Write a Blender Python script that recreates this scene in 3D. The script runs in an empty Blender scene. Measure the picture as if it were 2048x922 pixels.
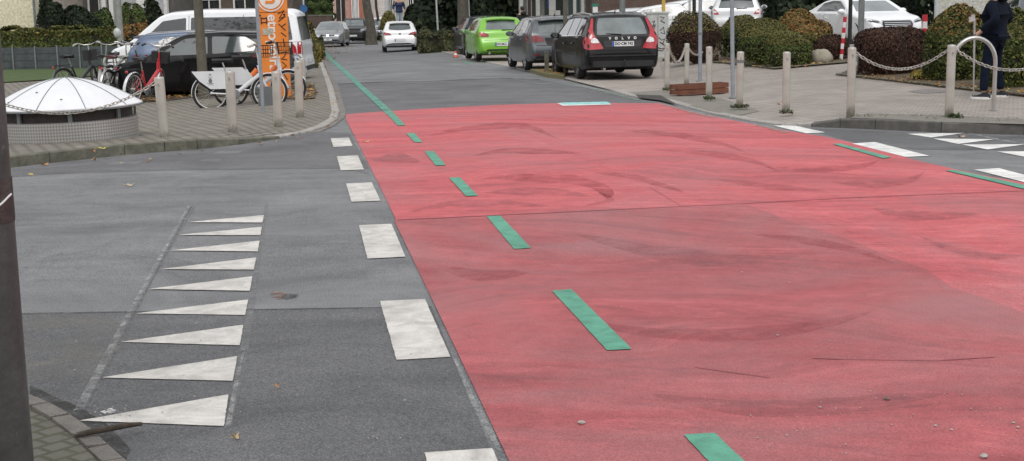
import bpy, bmesh, math, random
import numpy as np
from mathutils import Vector, Matrix
from mathutils.bvhtree import BVHTree
random.seed(7)
RNG = np.random.default_rng(11)
sc = bpy.context.scene
COL = sc.collection
PI = math.pi
R = math.radians

# ------------------------------------------------------------------ camera
FPX, CX, CY = 2840.0, 1024.0, 461.0
CAMZ = 1.8
PITCH, ROLL = R(9.553), R(1.0)
F_ = Vector((0, math.cos(PITCH), -math.sin(PITCH)))
U0 = Vector((0, math.sin(PITCH), math.cos(PITCH)))
R0 = Vector((1, 0, 0))
RC = math.cos(ROLL) * R0 - math.sin(ROLL) * U0
UC = math.sin(ROLL) * R0 + math.cos(ROLL) * U0
cam_d = bpy.data.cameras.new('camera')
cam = bpy.data.objects.new('camera', cam_d)
COL.objects.link(cam)
M = Matrix.Identity(4)
for i in range(3):
    M[i][0], M[i][1], M[i][2] = RC[i], UC[i], -F_[i]
M[2][3] = CAMZ
cam.matrix_world = M
cam_d.sensor_width = 36
cam_d.lens = 36 * FPX / 2048
cam_d.clip_end = 2000
sc.camera = cam

def sm(t):
    t = max(0.0, min(1.0, t))
    return t * t * (3 - 2 * t)

def zg(x, y):
    t = y - 12
    b = -0.0145 * ((t + math.sqrt(t * t + 9)) / 2)
    b -= 0.20 * sm((-x - 2) / 5) * sm((y - 13) / 12)
    b += (0.42 + 0.20 * sm((y - 44) / 8)) * sm((x - 3.0) / 8) * sm((y - 17) / 22)
    return b

def ray(px, py):
    return F_ + (px - CX) / FPX * RC - (py - CY) / FPX * UC

def P(px, py, off=0.0):
    d = ray(px, py)
    z = off
    for _ in range(60):
        t = (z - CAMZ) / d.z
        x, y = d.x * t, d.y * t
        y = min(y, 220.0)
        z = 0.5 * z + 0.5 * (zg(x, y) + off)
    return Vector((x, y, zg(x, y) + off))

def AT(px, py, Y):
    d = ray(px, py)
    t = Y / d.y
    return Vector((d.x * t, Y, CAMZ + d.z * t))

def XAT(px, Y, off=0.0):
    """world point on the ground at depth Y in the column of px"""
    d = ray(px, 100)
    x = d.x * Y / d.y
    return Vector((x, Y, zg(x, Y) + off))

# ------------------------------------------------------------------ materials
def new_mat(name):
    m = bpy.data.materials.new(name); m.use_nodes = True
    nt = m.node_tree
    b = nt.nodes['Principled BSDF']
    return m, nt, b

def N(nt, t, **kw):
    n = nt.nodes.new(t)
    for k, v in kw.items():
        if k in n.inputs.keys() if isinstance(k, str) else False:
            n.inputs[k].default_value = v
        else:
            setattr(n, k, v)
    return n

def c4(c): return (c[0], c[1], c[2], 1.0)

def ramp(nt, fac, stops):
    r = nt.nodes.new('ShaderNodeValToRGB')
    el = r.color_ramp.elements
    while len(el) < len(stops): el.new(0.5)
    for e, (p, c) in zip(el, stops):
        e.position = p; e.color = c4(c)
    nt.links.new(fac, r.inputs[0])
    return r.outputs[0]

def mixc(nt, fac, a, b, mode='MIX'):
    m = nt.nodes.new('ShaderNodeMix'); m.data_type = 'RGBA'; m.blend_type = mode
    for sock, v in ((m.inputs[0], fac), (m.inputs[6], a), (m.inputs[7], b)):
        if isinstance(v, (int, float)): sock.default_value = v
        elif isinstance(v, tuple): sock.default_value = c4(v)
        else: nt.links.new(v, sock)
    return m.outputs[2]

def noise(nt, scale, detail=4, rough=0.6, vec=None, dist=0.0):
    n = nt.nodes.new('ShaderNodeTexNoise')
    n.inputs['Scale'].default_value = scale; n.inputs['Detail'].default_value = detail
    n.inputs['Roughness'].default_value = rough; n.inputs['Distortion'].default_value = dist
    if vec is not None: nt.links.new(vec, n.inputs['Vector'])
    return n.outputs[0]

def objvec(nt, scale=(1, 1, 1), rot=(0, 0, 0), loc=(0, 0, 0)):
    tc = nt.nodes.new('ShaderNodeTexCoord')
    mp = nt.nodes.new('ShaderNodeMapping')
    mp.inputs['Scale'].default_value = scale; mp.inputs['Rotation'].default_value = rot
    mp.inputs['Location'].default_value = loc
    nt.links.new(tc.outputs['Object'], mp.inputs[0])
    return mp.outputs[0]

def bump(nt, b, h, strength=0.3, dist=0.01):
    bp = nt.nodes.new('ShaderNodeBump')
    bp.inputs['Strength'].default_value = strength; bp.inputs['Distance'].default_value = dist
    nt.links.new(h, bp.inputs['Height']); nt.links.new(bp.outputs[0], b.inputs['Normal'])

MATS = {}
def mat(name, col, rough=0.5, metal=0.0, coat=0.0, var=0.12, vs=6.0, spec=0.5, bmp=0.0, dirt=None):
    if name in MATS: return MATS[name]
    m, nt, b = new_mat(name)
    v = objvec(nt)
    n1 = noise(nt, vs, 5, 0.6, v)
    lo = tuple(max(0, c * (1 - var)) for c in col); hi = tuple(min(1, c * (1 + var)) for c in col)
    cc = ramp(nt, n1, [(0.3, lo), (0.7, hi)])
    if dirt:
        n2 = noise(nt, vs * 3.1, 6, 0.7, v)
        f = ramp(nt, n2, [(0.5, (0, 0, 0)), (0.68, (1, 1, 1))])
        cc = mixc(nt, f, cc, dirt)
    nt.links.new(cc, b.inputs['Base Color'])
    b.inputs['Roughness'].default_value = rough; b.inputs['Metallic'].default_value = metal
    b.inputs['Coat Weight'].default_value = coat; b.inputs['Coat Roughness'].default_value = 0.04
    b.inputs['Specular IOR Level'].default_value = spec
    if bmp: bump(nt, b, noise(nt, vs * 8, 5, 0.6, v), bmp, 0.02)
    MATS[name] = m
    return m

# ------------------------------------------------------------------ objects
def tag(o, label=None, cat=None, group=None, kind=None):
    if label: o['label'] = label
    if cat: o['category'] = cat
    if group: o['group'] = group
    if kind: o['kind'] = kind
    return o

def empty(name, loc, rz=0.0, label=None, cat=None, group=None, kind=None):
    o = bpy.data.objects.new(name, None); COL.objects.link(o)
    o.location = loc; o.rotation_euler = (0, 0, rz)
    o.empty_display_size = 0.2
    return tag(o, label, cat, group, kind)

class MB:
    """collects shapes of ONE mesh"""
    def __init__(s): s.v = []; s.f = []; s.m = []; s.cur = 0
    def add(s, vs, fs):
        n = len(s.v); s.v += [tuple(v) for v in vs]
        s.f += [tuple(i + n for i in f) for f in fs]; s.m += [s.cur] * len(fs)
        return s
    def box(s, c, d, rz=0.0, rot=None, taper=1.0):
        x, y, z = d[0] / 2, d[1] / 2, d[2] / 2
        vs = [Vector((sx * x * (taper if sz > 0 else 1), sy * y * (taper if sz > 0 else 1), sz * z)) for sz in (-1, 1) for sy in (-1, 1) for sx in (-1, 1)]
        mt = rot if rot is not None else Matrix.Rotation(rz, 3, 'Z')
        c = Vector(c)
        vs = [mt @ v + c for v in vs]
        return s.add(vs, [(0, 2, 3, 1), (4, 5, 7, 6), (0, 1, 5, 4), (2, 6, 7, 3), (0, 4, 6, 2), (1, 3, 7, 5)])
    def tube(s, pts, rad, seg=10, cap=True, closed=False):
        pts = [Vector(p) for p in pts]; n = len(pts)
        rr = rad if isinstance(rad, (list, tuple)) else [rad] * n
        vs = []; prev = None
        for i, p in enumerate(pts):
            if closed: t = pts[(i + 1) % n] - pts[i - 1]
            else: t = pts[min(i + 1, n - 1)] - pts[max(i - 1, 0)]
            t.normalize()
            if prev is None:
                a = Vector((0, 0, 1)) if abs(t.z) < 0.9 else Vector((1, 0, 0))
                u = t.cross(a).normalized()
            else:
                u = (prev - prev.dot(t) * t).normalized()
            prev = u; w = t.cross(u)
            for k in range(seg):
                an = 2 * PI * k / seg
                vs.append(p + rr[i] * (math.cos(an) * u + math.sin(an) * w))
        fs = []
        for i in range(n if closed else n - 1):
            j = (i + 1) % n
            for k in range(seg):
                l = (k + 1) % seg
                fs.append((i * seg + k, i * seg + l, j * seg + l, j * seg + k))
        if cap and not closed:
            fs.append(tuple(range(seg - 1, -1, -1))); fs.append(tuple((n - 1) * seg + k for k in range(seg)))
        return s.add(vs, fs)
    def lathe(s, prof, c=(0, 0, 0), seg=24, axis='Z', capb=True, capt=True):
        c = Vector(c); vs = []; fs = []
        for (r, z) in prof:
            for k in range(seg):
                a = 2 * PI * k / seg
                p = Vector((r * math.cos(a), r * math.sin(a), z))
                if axis == 'Y': p = Vector((p.x, p.z, p.y))
                if axis == 'X': p = Vector((p.z, p.x, p.y))
                vs.append(p + c)
        for i in range(len(prof) - 1):
            for k in range(seg):
                l = (k + 1) % seg
                fs.append((i * seg + k, i * seg + l, (i + 1) * seg + l, (i + 1) * seg + k))
        if capb: fs.append(tuple(range(seg - 1, -1, -1)))
        if capt: fs.append(tuple((len(prof) - 1) * seg + k for k in range(seg)))
        return s.add(vs, fs)
    def ellip(s, c, r, seg=16, rings=10, jit=0.0):
        vs = []; fs = []
        c = Vector(c)
        for i in range(rings + 1):
            th = PI * i / rings
            for k in range(seg):
                a = 2 * PI * k / seg
                q = 1 + (random.uniform(-jit, jit) if jit else 0)
                vs.append(c + Vector((r[0] * q * math.sin(th) * math.cos(a), r[1] * q * math.sin(th) * math.sin(a), r[2] * q * math.cos(th))))
        for i in range(rings):
            for k in range(seg):
                l = (k + 1) % seg
                fs.append((i * seg + k, (i + 1) * seg + k, (i + 1) * seg + l, i * seg + l))
        return s.add(vs, fs)
    def poly(s, pts, thick=None, dirv=(0, 0, 1)):
        """flat polygon, optionally extruded"""
        pts = [Vector(p) for p in pts]; n = len(pts)
        if not thick: return s.add(pts, [tuple(range(n))])
        d = Vector(dirv).normalized() * thick
        vs = pts + [p + d for p in pts]
        fs = [tuple(range(n - 1, -1, -1)), tuple(range(n, 2 * n))]
        fs += [(i, (i + 1) % n, n + (i + 1) % n, n + i) for i in range(n)]
        return s.add(vs, fs)
    def build(s, name, m, parent=None, smooth=True, auto=40, clean=False):
        me = bpy.data.meshes.new(name)
        me.from_pydata(s.v, [], s.f)
        ms = m if isinstance(m, (list, tuple)) else [m]
        for q in ms: me.materials.append(q)
        if len(ms) > 1: me.polygons.foreach_set('material_index', s.m)
        if clean:
            b = bmesh.new(); b.from_mesh(me)
            bmesh.ops.remove_doubles(b, verts=b.verts, dist=1e-5)
            bmesh.ops.recalc_face_normals(b, faces=b.faces)
            b.to_mesh(me); b.free()
        if smooth:
            me.polygons.foreach_set('use_smooth', [True] * len(me.polygons))
            me.set_sharp_from_angle(angle=R(auto))
        me.update()
        o = bpy.data.objects.new(name, me); COL.objects.link(o)
        if parent is not None: o.parent = parent
        return o

def copy_tree(o, parent=None, linked=True):
    c = o.copy(); COL.objects.link(c)
    if parent is not None: c.parent = parent
    for ch in [q for q in ALLCH(o)]:
        copy_tree(ch, c)
    return c
def ALLCH(o): return [q for q in COL.objects if q.parent == o]

def text_mesh(name, body, size, mt, parent=None, extrude=0.002, align='CENTER', spacing=1.0, bold=0.0):
    cu = bpy.data.curves.new(name, 'FONT'); cu.body = body; cu.size = size
    cu.extrude = extrude; cu.align_x = align; cu.align_y = 'CENTER'; cu.space_character = spacing
    cu.offset = bold
    o = bpy.data.objects.new(name + '_tmp', cu); COL.objects.link(o)
    dg = bpy.context.evaluated_depsgraph_get()
    me = bpy.data.meshes.new_from_object(o.evaluated_get(dg))
    bpy.data.objects.remove(o); bpy.data.curves.remove(cu)
    me.materials.clear(); me.materials.append(mt)
    me.name = name
    q = bpy.data.objects.new(name, me); COL.objects.link(q)
    if parent is not None: q.parent = parent
    return q

# ------------------------------------------------------------------ sheets draped over the terrain
def sheet(name, pts, off, m, parent=None, cell=1.0, thick=0.0, offf=None, kind=None):
    """pts: list of world (x,y); draped at zg+off, optional skirt going down by thick"""
    bm = bmesh.new()
    vs = [bm.verts.new((p[0], p[1], 0)) for p in pts]
    bm.faces.new(vs)
    xs = [p[0] for p in pts]; ys = [p[1] for p in pts]
    def cuts(a, b):
        k = math.ceil(a / cell); out = []
        while k * cell < b: out.append(k * cell + 1e-4); k += 1
        return out
    for x in cuts(min(xs), max(xs)):
        bmesh.ops.bisect_plane(bm, geom=bm.verts[:] + bm.edges[:] + bm.faces[:], plane_co=(x, 0, 0), plane_no=(1, 0, 0))
    for y in cuts(min(ys), max(ys)):
        bmesh.ops.bisect_plane(bm, geom=bm.verts[:] + bm.edges[:] + bm.faces[:], plane_co=(0, y, 0), plane_no=(0, 1, 0))
    for v in bm.verts:
        v.co.z = zg(v.co.x, v.co.y) + (offf(v.co.x, v.co.y) if offf else off)
    for f in bm.faces:
        f.normal_update()
        if f.normal.z < 0: f.normal_flip()
        f.smooth = True
    if thick:
        be = [e for e in bm.edges if len(e.link_faces) == 1]
        r = bmesh.ops.extrude_edge_only(bm, edges=be)
        for g in r['geom']:
            if isinstance(g, bmesh.types.BMVert): g.co.z -= thick
            if isinstance(g, bmesh.types.BMFace): g.smooth = False
    me = bpy.data.meshes.new(name); bm.to_mesh(me); bm.free()
    me.materials.append(m)
    o = bpy.data.objects.new(name, me); COL.objects.link(o)
    if parent is not None: o.parent = parent
    if kind: o['kind'] = kind
    return o

def pix(pts, off=0.0):
    return [tuple(P(a, b, off)[:2]) for a, b in pts]
# ------------------------------------------------------------------ ground materials
def asphalt(name, base, dark=0.75, grain=1.0):
    m, nt, b = new_mat(name)
    v = objvec(nt)
    fine = noise(nt, 125, 2, 0.8, v)
    med = noise(nt, 9, 6, 0.78, v)
    big = noise(nt, 0.75, 7, 0.7, v, 0.8)
    streak = noise(nt, 1.0, 5, 0.6, objvec(nt, (0.35, 3.2, 1), (0, 0, R(-3))), 0.4)
    c = ramp(nt, fine, [(0.36, tuple(x * 0.42 * dark for x in base)), (0.50, base), (0.66, tuple(min(1, x * 2.1) for x in base))])
    c = mixc(nt, 0.35 * grain, c, ramp(nt, med, [(0.3, tuple(x * 0.75 for x in base)), (0.7, tuple(x * 1.25 for x in base))]))
    c = mixc(nt, 0.8, c, ramp(nt, big, [(0.34, (0.66, 0.66, 0.67)), (0.66, (1.24, 1.23, 1.22))]), 'MULTIPLY')
    c = mixc(nt, 0.7, c, ramp(nt, streak, [(0.3, (0.8, 0.8, 0.81)), (0.7, (1.12, 1.12, 1.11))]), 'MULTIPLY')
    nt.links.new(c, b.inputs['Base Color'])
    b.inputs['Roughness'].default_value = 0.82
    b.inputs['Specular IOR Level'].default_value = 0.4
    bump(nt, b, noise(nt, 130, 4, 0.75, v), 0.55, 0.006)
    return m

M_road = asphalt('asphalt', (0.202, 0.204, 0.208))
M_road_dark = asphalt('asphalt_dark', (0.130, 0.131, 0.134))
M_road_mid = asphalt('asphalt_mid', (0.150, 0.150, 0.155))


def worn_mat(name, col, lo, hi, s=14, mx=1.0, stretch=(1, 1, 1)):
    """thin worn film with gaps where the road shows through"""
    m, nt, b = new_mat(name)
    v = objvec(nt, stretch)
    n1 = noise(nt, s, 6, 0.78, v, 0.4)
    f = ramp(nt, n1, [(lo, (0, 0, 0)), (hi, (mx, mx, mx))])
    c = ramp(nt, noise(nt, 100, 3, .8, v), [(.35, tuple(x * .6 for x in col)), (.65, tuple(x * 1.35 for x in col))])
    nt.links.new(c, b.inputs['Base Color']); nt.links.new(f, b.inputs['Alpha']); b.inputs['Roughness'].default_value = .85
    return m
def red_mat(name, c0, c1, c2, wash, alpha=None):
    """red coating: broad sweep marks left by turning tyres and the roller, worn blotches"""
    m, nt, b = new_mat(name)
    tc = nt.nodes.new('ShaderNodeTexCoord'); v0 = objvec(nt)
    # polar coordinates about a point off to the left give arcs across the surface
    sub = nt.nodes.new('ShaderNodeVectorMath'); sub.operation = 'SUBTRACT'
    sub.inputs[1].default_value = (1.5, 2.0, 0)
    nt.links.new(tc.outputs['Object'], sub.inputs[0])
    wob = nt.nodes.new('ShaderNodeTexNoise'); wob.inputs['Scale'].default_value = 0.22; wob.inputs['Detail'].default_value = 2
    nt.links.new(tc.outputs['Object'], wob.inputs['Vector'])
    ws = nt.nodes.new('ShaderNodeVectorMath'); ws.operation = 'SCALE'; ws.inputs['Scale'].default_value = 4.5
    nt.links.new(wob.outputs['Color'], ws.inputs[0])
    ad = nt.nodes.new('ShaderNodeVectorMath'); ad.operation = 'ADD'
    nt.links.new(sub.outputs[0], ad.inputs[0]); nt.links.new(ws.outputs[0], ad.inputs[1])
    ln = nt.nodes.new('ShaderNodeVectorMath'); ln.operation = 'LENGTH'
    nt.links.new(ad.outputs[0], ln.inputs[0])
    sp = nt.nodes.new('ShaderNodeSeparateXYZ'); nt.links.new(ad.outputs[0], sp.inputs[0])
    at = nt.nodes.new('ShaderNodeMath'); at.operation = 'ARCTAN2'
    nt.links.new(sp.outputs[1], at.inputs[0]); nt.links.new(sp.outputs[0], at.inputs[1])
    cb = nt.nodes.new('ShaderNodeCombineXYZ')
    nt.links.new(ln.outputs['Value'], cb.inputs[0]); nt.links.new(at.outputs[0], cb.inputs[1])
    mp = nt.nodes.new('ShaderNodeMapping'); mp.inputs['Scale'].default_value = (1.1, 2.6, 1)
    nt.links.new(cb.outputs[0], mp.inputs[0])
    arcs = noise(nt, 1.5, 6, 0.62, mp.outputs[0], 0.3)
    mp2 = nt.nodes.new('ShaderNodeMapping'); mp2.inputs['Scale'].default_value = (3.4, 4.5, 1)
    nt.links.new(cb.outputs[0], mp2.inputs[0])
    arcs2 = noise(nt, 1.8, 7, 0.75, mp2.outputs[0], 0.9)
    v = objvec(nt)
    fine = noise(nt, 130, 2, 0.8, v)
    blot = noise(nt, 0.42, 6, 0.65, v, 1.2)
    c = ramp(nt, arcs, [(0.36, c0), (0.49, c1), (0.64, c2)])
    c = mixc(nt, 0.55, c, ramp(nt, arcs2, [(0.38, c0), (0.47, c1), (0.55, c1), (0.63, c2)]))
    c = mixc(nt, 0.7, c, ramp(nt, noise(nt, 5.5, 7, .78, v0), [(.36, (.80, .78, .78)), (.64, (1.16, 1.16, 1.14))]), 'MULTIPLY')
    c = mixc(nt, ramp(nt, blot, [(0.42, (0, 0, 0)), (0.66, (wash, wash, wash))]), c, (0.37, 0.19, 0.195))
    c = mixc(nt, 0.75, c, ramp(nt, fine, [(0.34, (0.58, 0.55, 0.56)), (0.5, (1, 1, 1)), (0.68, (1.35, 1.42, 1.40))]), 'MULTIPLY')
    nt.links.new(c, b.inputs['Base Color'])
    b.inputs['Roughness'].default_value = 0.75
    b.inputs['Specular IOR Level'].default_value = 0.45
    bump(nt, b, noise(nt, 120, 4, 0.75, v), 0.4, 0.005)
    if alpha:
        nt.links.new(ramp(nt, noise(nt, 1.3, 8, 0.72, v, 0.8), [(alpha[0], (0, 0, 0)), (alpha[1], (1, 1, 1))]), b.inputs['Alpha'])
    return m
M_red = red_mat('red_coating', (0.34, 0.072, 0.080), (0.565, 0.110, 0.122), (0.70, 0.180, 0.192), 0.40)
M_red_worn = red_mat('red_coating_worn', (0.27, 0.070, 0.076), (0.415, 0.094, 0.102), (0.55, 0.138, 0.148), 0.55)

def paint_mat(name, col, worn, amt=0.62, grain=120):
    m, nt, b = new_mat(name)
    v = objvec(nt)
    n1 = noise(nt, grain, 4, 0.75, v); n2 = noise(nt, 5, 5, 0.7, v, 0.5)
    c = ramp(nt, n2, [(0.32, tuple(x * 0.66 for x in col)), (0.5, tuple(x * .9 for x in col)), (0.62, tuple(min(1, x * 1.08) for x in col))])
    c = mixc(nt, ramp(nt, n1, [(amt, (0, 0, 0)), (amt + 0.1, (0.8, 0.8, 0.8))]), c, worn)
    nt.links.new(c, b.inputs['Base Color']); b.inputs['Roughness'].default_value = 0.7
    n3 = noise(nt, 26, 9, 0.82, v, .3)
    nt.links.new(ramp(nt, n3, [(.33, (0, 0, 0)), (.39, (1, 1, 1))]), b.inputs['Alpha'])
    bump(nt, b, noise(nt, 150, 3, 0.7, v), 0.35, 0.004)
    return m
M_white = paint_mat('white_road_paint', (0.67, 0.64, 0.595), (0.3, 0.29, 0.28), .58)
M_white2 = paint_mat('fresh_white_road_paint', (0.84, 0.83, 0.80), (0.5, 0.49, 0.48))
M_green = paint_mat('green_road_paint', (0.115, 0.38, 0.26), (0.08, 0.2, 0.15), 0.55)
M_cyan = paint_mat('cyan_road_paint', (0.35, 0.75, 0.72), (0.5, 0.6, 0.6))
M_road_sand = worn_mat('asphalt_sandy', (0.26, 0.25, 0.225), .40, .78, 2.2, .75)
M_scrape = worn_mat('scraped_paint', (0.48, 0.48, 0.47), .42, .68, 7, .85)
M_scrape2 = worn_mat('scraped_paint_faint', (0.25, 0.25, 0.25), .30, .66, 7, .85)
M_seam = worn_mat('tar_seam', (0.085, 0.085, 0.087), .36, .60, 5, .75)
M_seam_d = worn_mat('groove', (0.09, 0.09, 0.09), .42, .66, 9, .6)

M_greenfaint = worn_mat('faint_green_road_paint', (0.30, 0.36, 0.30), .38, .62, 5, .8)
M_greenthin = worn_mat('thin_green_road_paint', (0.15, 0.40, 0.30), .30, .52, 5, .9)
def paving(name, c1, c2, mortar, bw, bh, rot, msize=0.012, off=0.5, moss=None):
    m, nt, b = new_mat(name)
    v = objvec(nt, (1, 1, 1), (0, 0, rot))
    br = nt.nodes.new('ShaderNodeTexBrick')
    nt.links.new(v, br.inputs['Vector'])
    br.inputs['Color1'].default_value = c4(c1); br.inputs['Color2'].default_value = c4(c2)
    br.inputs['Mortar'].default_value = c4(mortar); br.inputs['Scale'].default_value = 1
    br.inputs['Mortar Size'].default_value = msize; br.inputs['Mortar Smooth'].default_value = 0.3
    br.inputs['Brick Width'].default_value = bw; br.inputs['Row Height'].default_value = bh
    br.offset = off
    v2 = objvec(nt)
    c = mixc(nt, 0.8, br.outputs[0], ramp(nt, noise(nt, 1.1, 5, 0.65, v2, 0.5), [(0.3, (0.74, 0.74, 0.72)), (0.7, (1.14, 1.13, 1.12))]), 'MULTIPLY')
    c = mixc(nt, 0.6, c, ramp(nt, noise(nt, 90, 3, 0.7, v2), [(0.3, (0.75, 0.75, 0.75)), (0.7, (1.25, 1.25, 1.25))]), 'MULTIPLY')
    if moss:
        c = mixc(nt, ramp(nt, noise(nt, 2.3, 6, 0.7, v2, 0.6), [(0.52, (0, 0, 0)), (0.68, (0.7, 0.7, 0.7))]), c, moss)
    nt.links.new(c, b.inputs['Base Color']); b.inputs['Roughness'].default_value = 0.85
    bp = nt.nodes.new('ShaderNodeBump'); bp.invert = True
    bp.inputs['Strength'].default_value = 0.6; bp.inputs['Distance'].default_value = 0.012
    nt.links.new(br.outputs['Fac'], bp.inputs['Height']); nt.links.new(bp.outputs[0], b.inputs['Normal'])
    return m
M_pave_l = paving('left_paving', (0.33, 0.295, 0.255), (0.26, 0.232, 0.205), (0.06, 0.055, 0.04), 0.24, 0.125, R(-66), 0.020, moss=(0.17, 0.17, 0.10))
M_pave_r = paving('right_paving', (0.41, 0.362, 0.322), (0.335, 0.295, 0.265), (0.19, 0.17, 0.15), 0.20, 0.10, R(38), 0.010)
M_pave_park = paving('parking_paving', (0.42, 0.365, 0.33), (0.37, 0.32, 0.29), (0.27, 0.24, 0.21), 0.20, 0.10, R(9), 0.008)
M_kerb = paving('kerb_stone', (0.36, 0.34, 0.315), (0.31, 0.295, 0.275), (0.12, 0.12, 0.11), 0.9, 4.0, R(0), 0.02, off=0.0)
M_kerb_dark = mat('kerb_stone_dark', (0.115, 0.108, 0.10), 0.85, var=0.3, vs=7, bmp=0.3)
M_kerb_mossy = mat('kerb_stone_mossy', (0.15, 0.145, 0.115), 0.9, var=0.35, vs=6, bmp=0.4, dirt=(0.10, 0.105, 0.06))
M_kerb_light = mat('kerb_stone_light', (0.40, 0.375, 0.345), 0.85, var=0.22, vs=5, bmp=0.3, dirt=(0.2, 0.19, 0.17))
M_gutter = paving('gutter_stone', (0.27, 0.245, 0.225), (0.22, 0.20, 0.185), (0.13, 0.12, 0.11), 0.3, 0.16, R(9), 0.012)
def patchy(name, a, b2, c, s=3):
    m, nt, b = new_mat(name); v = objvec(nt)
    cc = ramp(nt, noise(nt, s, 6, 0.7, v, 0.4), [(0.3, a), (0.5, b2), (0.7, c)])
    cc = mixc(nt, 0.8, cc, ramp(nt, noise(nt, s * 14, 4, 0.7, v), [(0.3, (0.6, 0.6, 0.6)), (0.7, (1.35, 1.35, 1.35))]), 'MULTIPLY')
    nt.links.new(cc, b.inputs['Base Color']); b.inputs['Roughness'].default_value = 0.95
    bump(nt, b, noise(nt, s * 12, 5, 0.7, v), 0.6, 0.03)
    return m
M_soil = patchy('leafy_soil', (0.075, 0.055, 0.04), (0.13, 0.095, 0.06), (0.11, 0.12, 0.05))
M_grass = patchy('short_grass', (0.045, 0.075, 0.022), (0.07, 0.105, 0.03), (0.10, 0.13, 0.04), 1.5)
M_moss = patchy('mossy_dirt', (0.17, 0.165, 0.125), (0.27, 0.25, 0.22), (0.22, 0.21, 0.17), 5)
M_ground = patchy('ground_earth', (0.10, 0.095, 0.07), (0.12, 0.13, 0.07), (0.14, 0.12, 0.09), 0.3)

# one big ground sheet to the horizon
def big_ground():
    xs = [-600, -300, -150, -90, -60] + list(range(-50, 51, 4)) + [60, 90, 150, 300, 600]
    ys = [-300, -120, -50, -20] + list(range(-12, 133, 4)) + [150, 190, 260, 400, 800]
    mb = MB(); nx = len(xs)
    vs = [(x, y, zg(x, min(y, 190)) - 0.12) for y in ys for x in xs]
    fs = [(j * nx + i, j * nx + i + 1, (j + 1) * nx + i + 1, (j + 1) * nx + i) for j in range(len(ys) - 1) for i in range(nx - 1)]
    mb.add(vs, fs)
    o = mb.build('ground', M_ground); tag(o, 'bare earth ground around the streets', None, None, 'structure')
big_ground()

road = sheet('road', [(-42, -4), (32, -4), (32, 125), (-42, 125)], 0.0, M_road, cell=1.0, kind='structure')
tag(road, 'weathered grey asphalt carriageway of the crossing and the street')

def ragged(poly, amp=0.0018, step=0.035):
    """real paint edges are never ruler straight"""
    out = []; n = len(poly)
    for i in range(n):
        a, b_ = Vector(poly[i]), Vector(poly[(i + 1) % n]); L = (b_ - a).length
        t = (b_ - a) / max(L, 1e-6); nn = Vector((-t.y, t.x)); k = max(1, min(60, int(L / step)))
        for j in range(k):
            q = a.lerp(b_, j / k) + (nn * random.uniform(-amp, amp) if j else (t * random.uniform(0, amp * 2)))
            out.append((q.x, q.y))
    return out
def mark(name, pts, mt, off=0.008, label=None, cell=1.0):
    pl_ = pix(pts)
    if name in ('yield_triangle', 'white_block', 'green_dash', 'stain'): pl_ = ragged(pl_)
    o = sheet(name, pl_, off, mt, parent=road, cell=cell)
    if label: o['label'] = label
    return o

# patches of other asphalt
mark('asphalt_patch', [(-900, 640), (300, 622), (862, 613), (1150, 1300), (700, 2400), (-900, 2400)], M_road_dark, 0.002, 'darker asphalt in front of the joint')
mark('asphalt_patch', [(-200, 372), (90, 349), (330, 341), (738, 337), (700, 268), (640, 262), (470, 293), (330, 302), (90, 330), (-200, 360)], M_road_mid, 0.002, 'dark asphalt strip along the left kerb')
mark('asphalt_patch', [(692, 229), (860, 219), (1000, 212), (1130, 208), (1330, 209), (1180, 176), (1080, 160), (1008, 157), (840, 163), (676, 168)], M_road_mid, 0.002, 'newer dark asphalt behind the red surface')
mark('asphalt_patch', [(1600, 256), (1640, 257), (1880, 268), (2400, 284), (2400, 306), (1960, 300), (1840, 300), (1720, 288)], M_road_dark, 0.002, 'dark asphalt strip along the right kerb')
mark('asphalt_patch', [(-60, 628), (120, 626), (235, 640), (262, 672), (215, 735), (150, 790), (100, 800), (-60, 760)], M_road_sand, 0.0030, 'sandy bleached asphalt beside the pole')
for a, b_ in (((-300, 634), (862, 613)),):
    mark('joint', [a, b_, (b_[0] + 1, b_[1] + 2.2), (a[0], a[1] + 2.2)], M_seam, 0.0036)
mark('joint', [(1008, 156), (1080, 158.5), (1080, 160), (1008, 157.5), (840, 164), (676, 169), (676, 167.5), (840, 162.5)], M_seam, 0.0036)

# red surface
red_pts = [(692, 229), (860, 217.5), (1000, 210), (1130, 206.5), (1320, 207), (1370, 220), (1430, 234), (1500, 248), (1560, 259.5), (1600, 266.5), (1651, 274),
           (1721, 290), (1831, 321), (1952, 349), (2048, 366), (2400, 455), (5200, 1170), (5200, 2600), (1860, 2600), (1017, 922), (692, 240)]
red = sheet('red_road_surface', pix(red_pts), 0.005, M_red, cell=1.0, kind='structure')
tag(red, 'wide red coated road surface with sweep marks across the crossing')
worn = [(788, 442), (815, 440), (1100, 427), (1490, 408.5), (1530, 424), (1600, 452), (1690, 478), (1760, 508), (1850, 540), (1905, 578), (1980, 602), (2080, 640), (2300, 700), (3600, 1080), (3600, 2500), (1769, 2500), (1017, 922)]
o = sheet('worn_coating', pix(worn), 0.0075, M_red_worn, parent=red); o['label'] = 'duller worn red coating nearest the camera'
M_rseam = mat('red_seam', (0.36, 0.095, 0.11), 0.8, var=0.2)
def redline(pts, w=1.4, mt=None):
    up = [(x, y - w / 2) for x, y in pts]; dn = [(x, y + w / 2) for x, y in pts][::-1]
    return sheet('seam', pix(up + dn), 0.0116, mt or M_rseam, parent=red)
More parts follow.
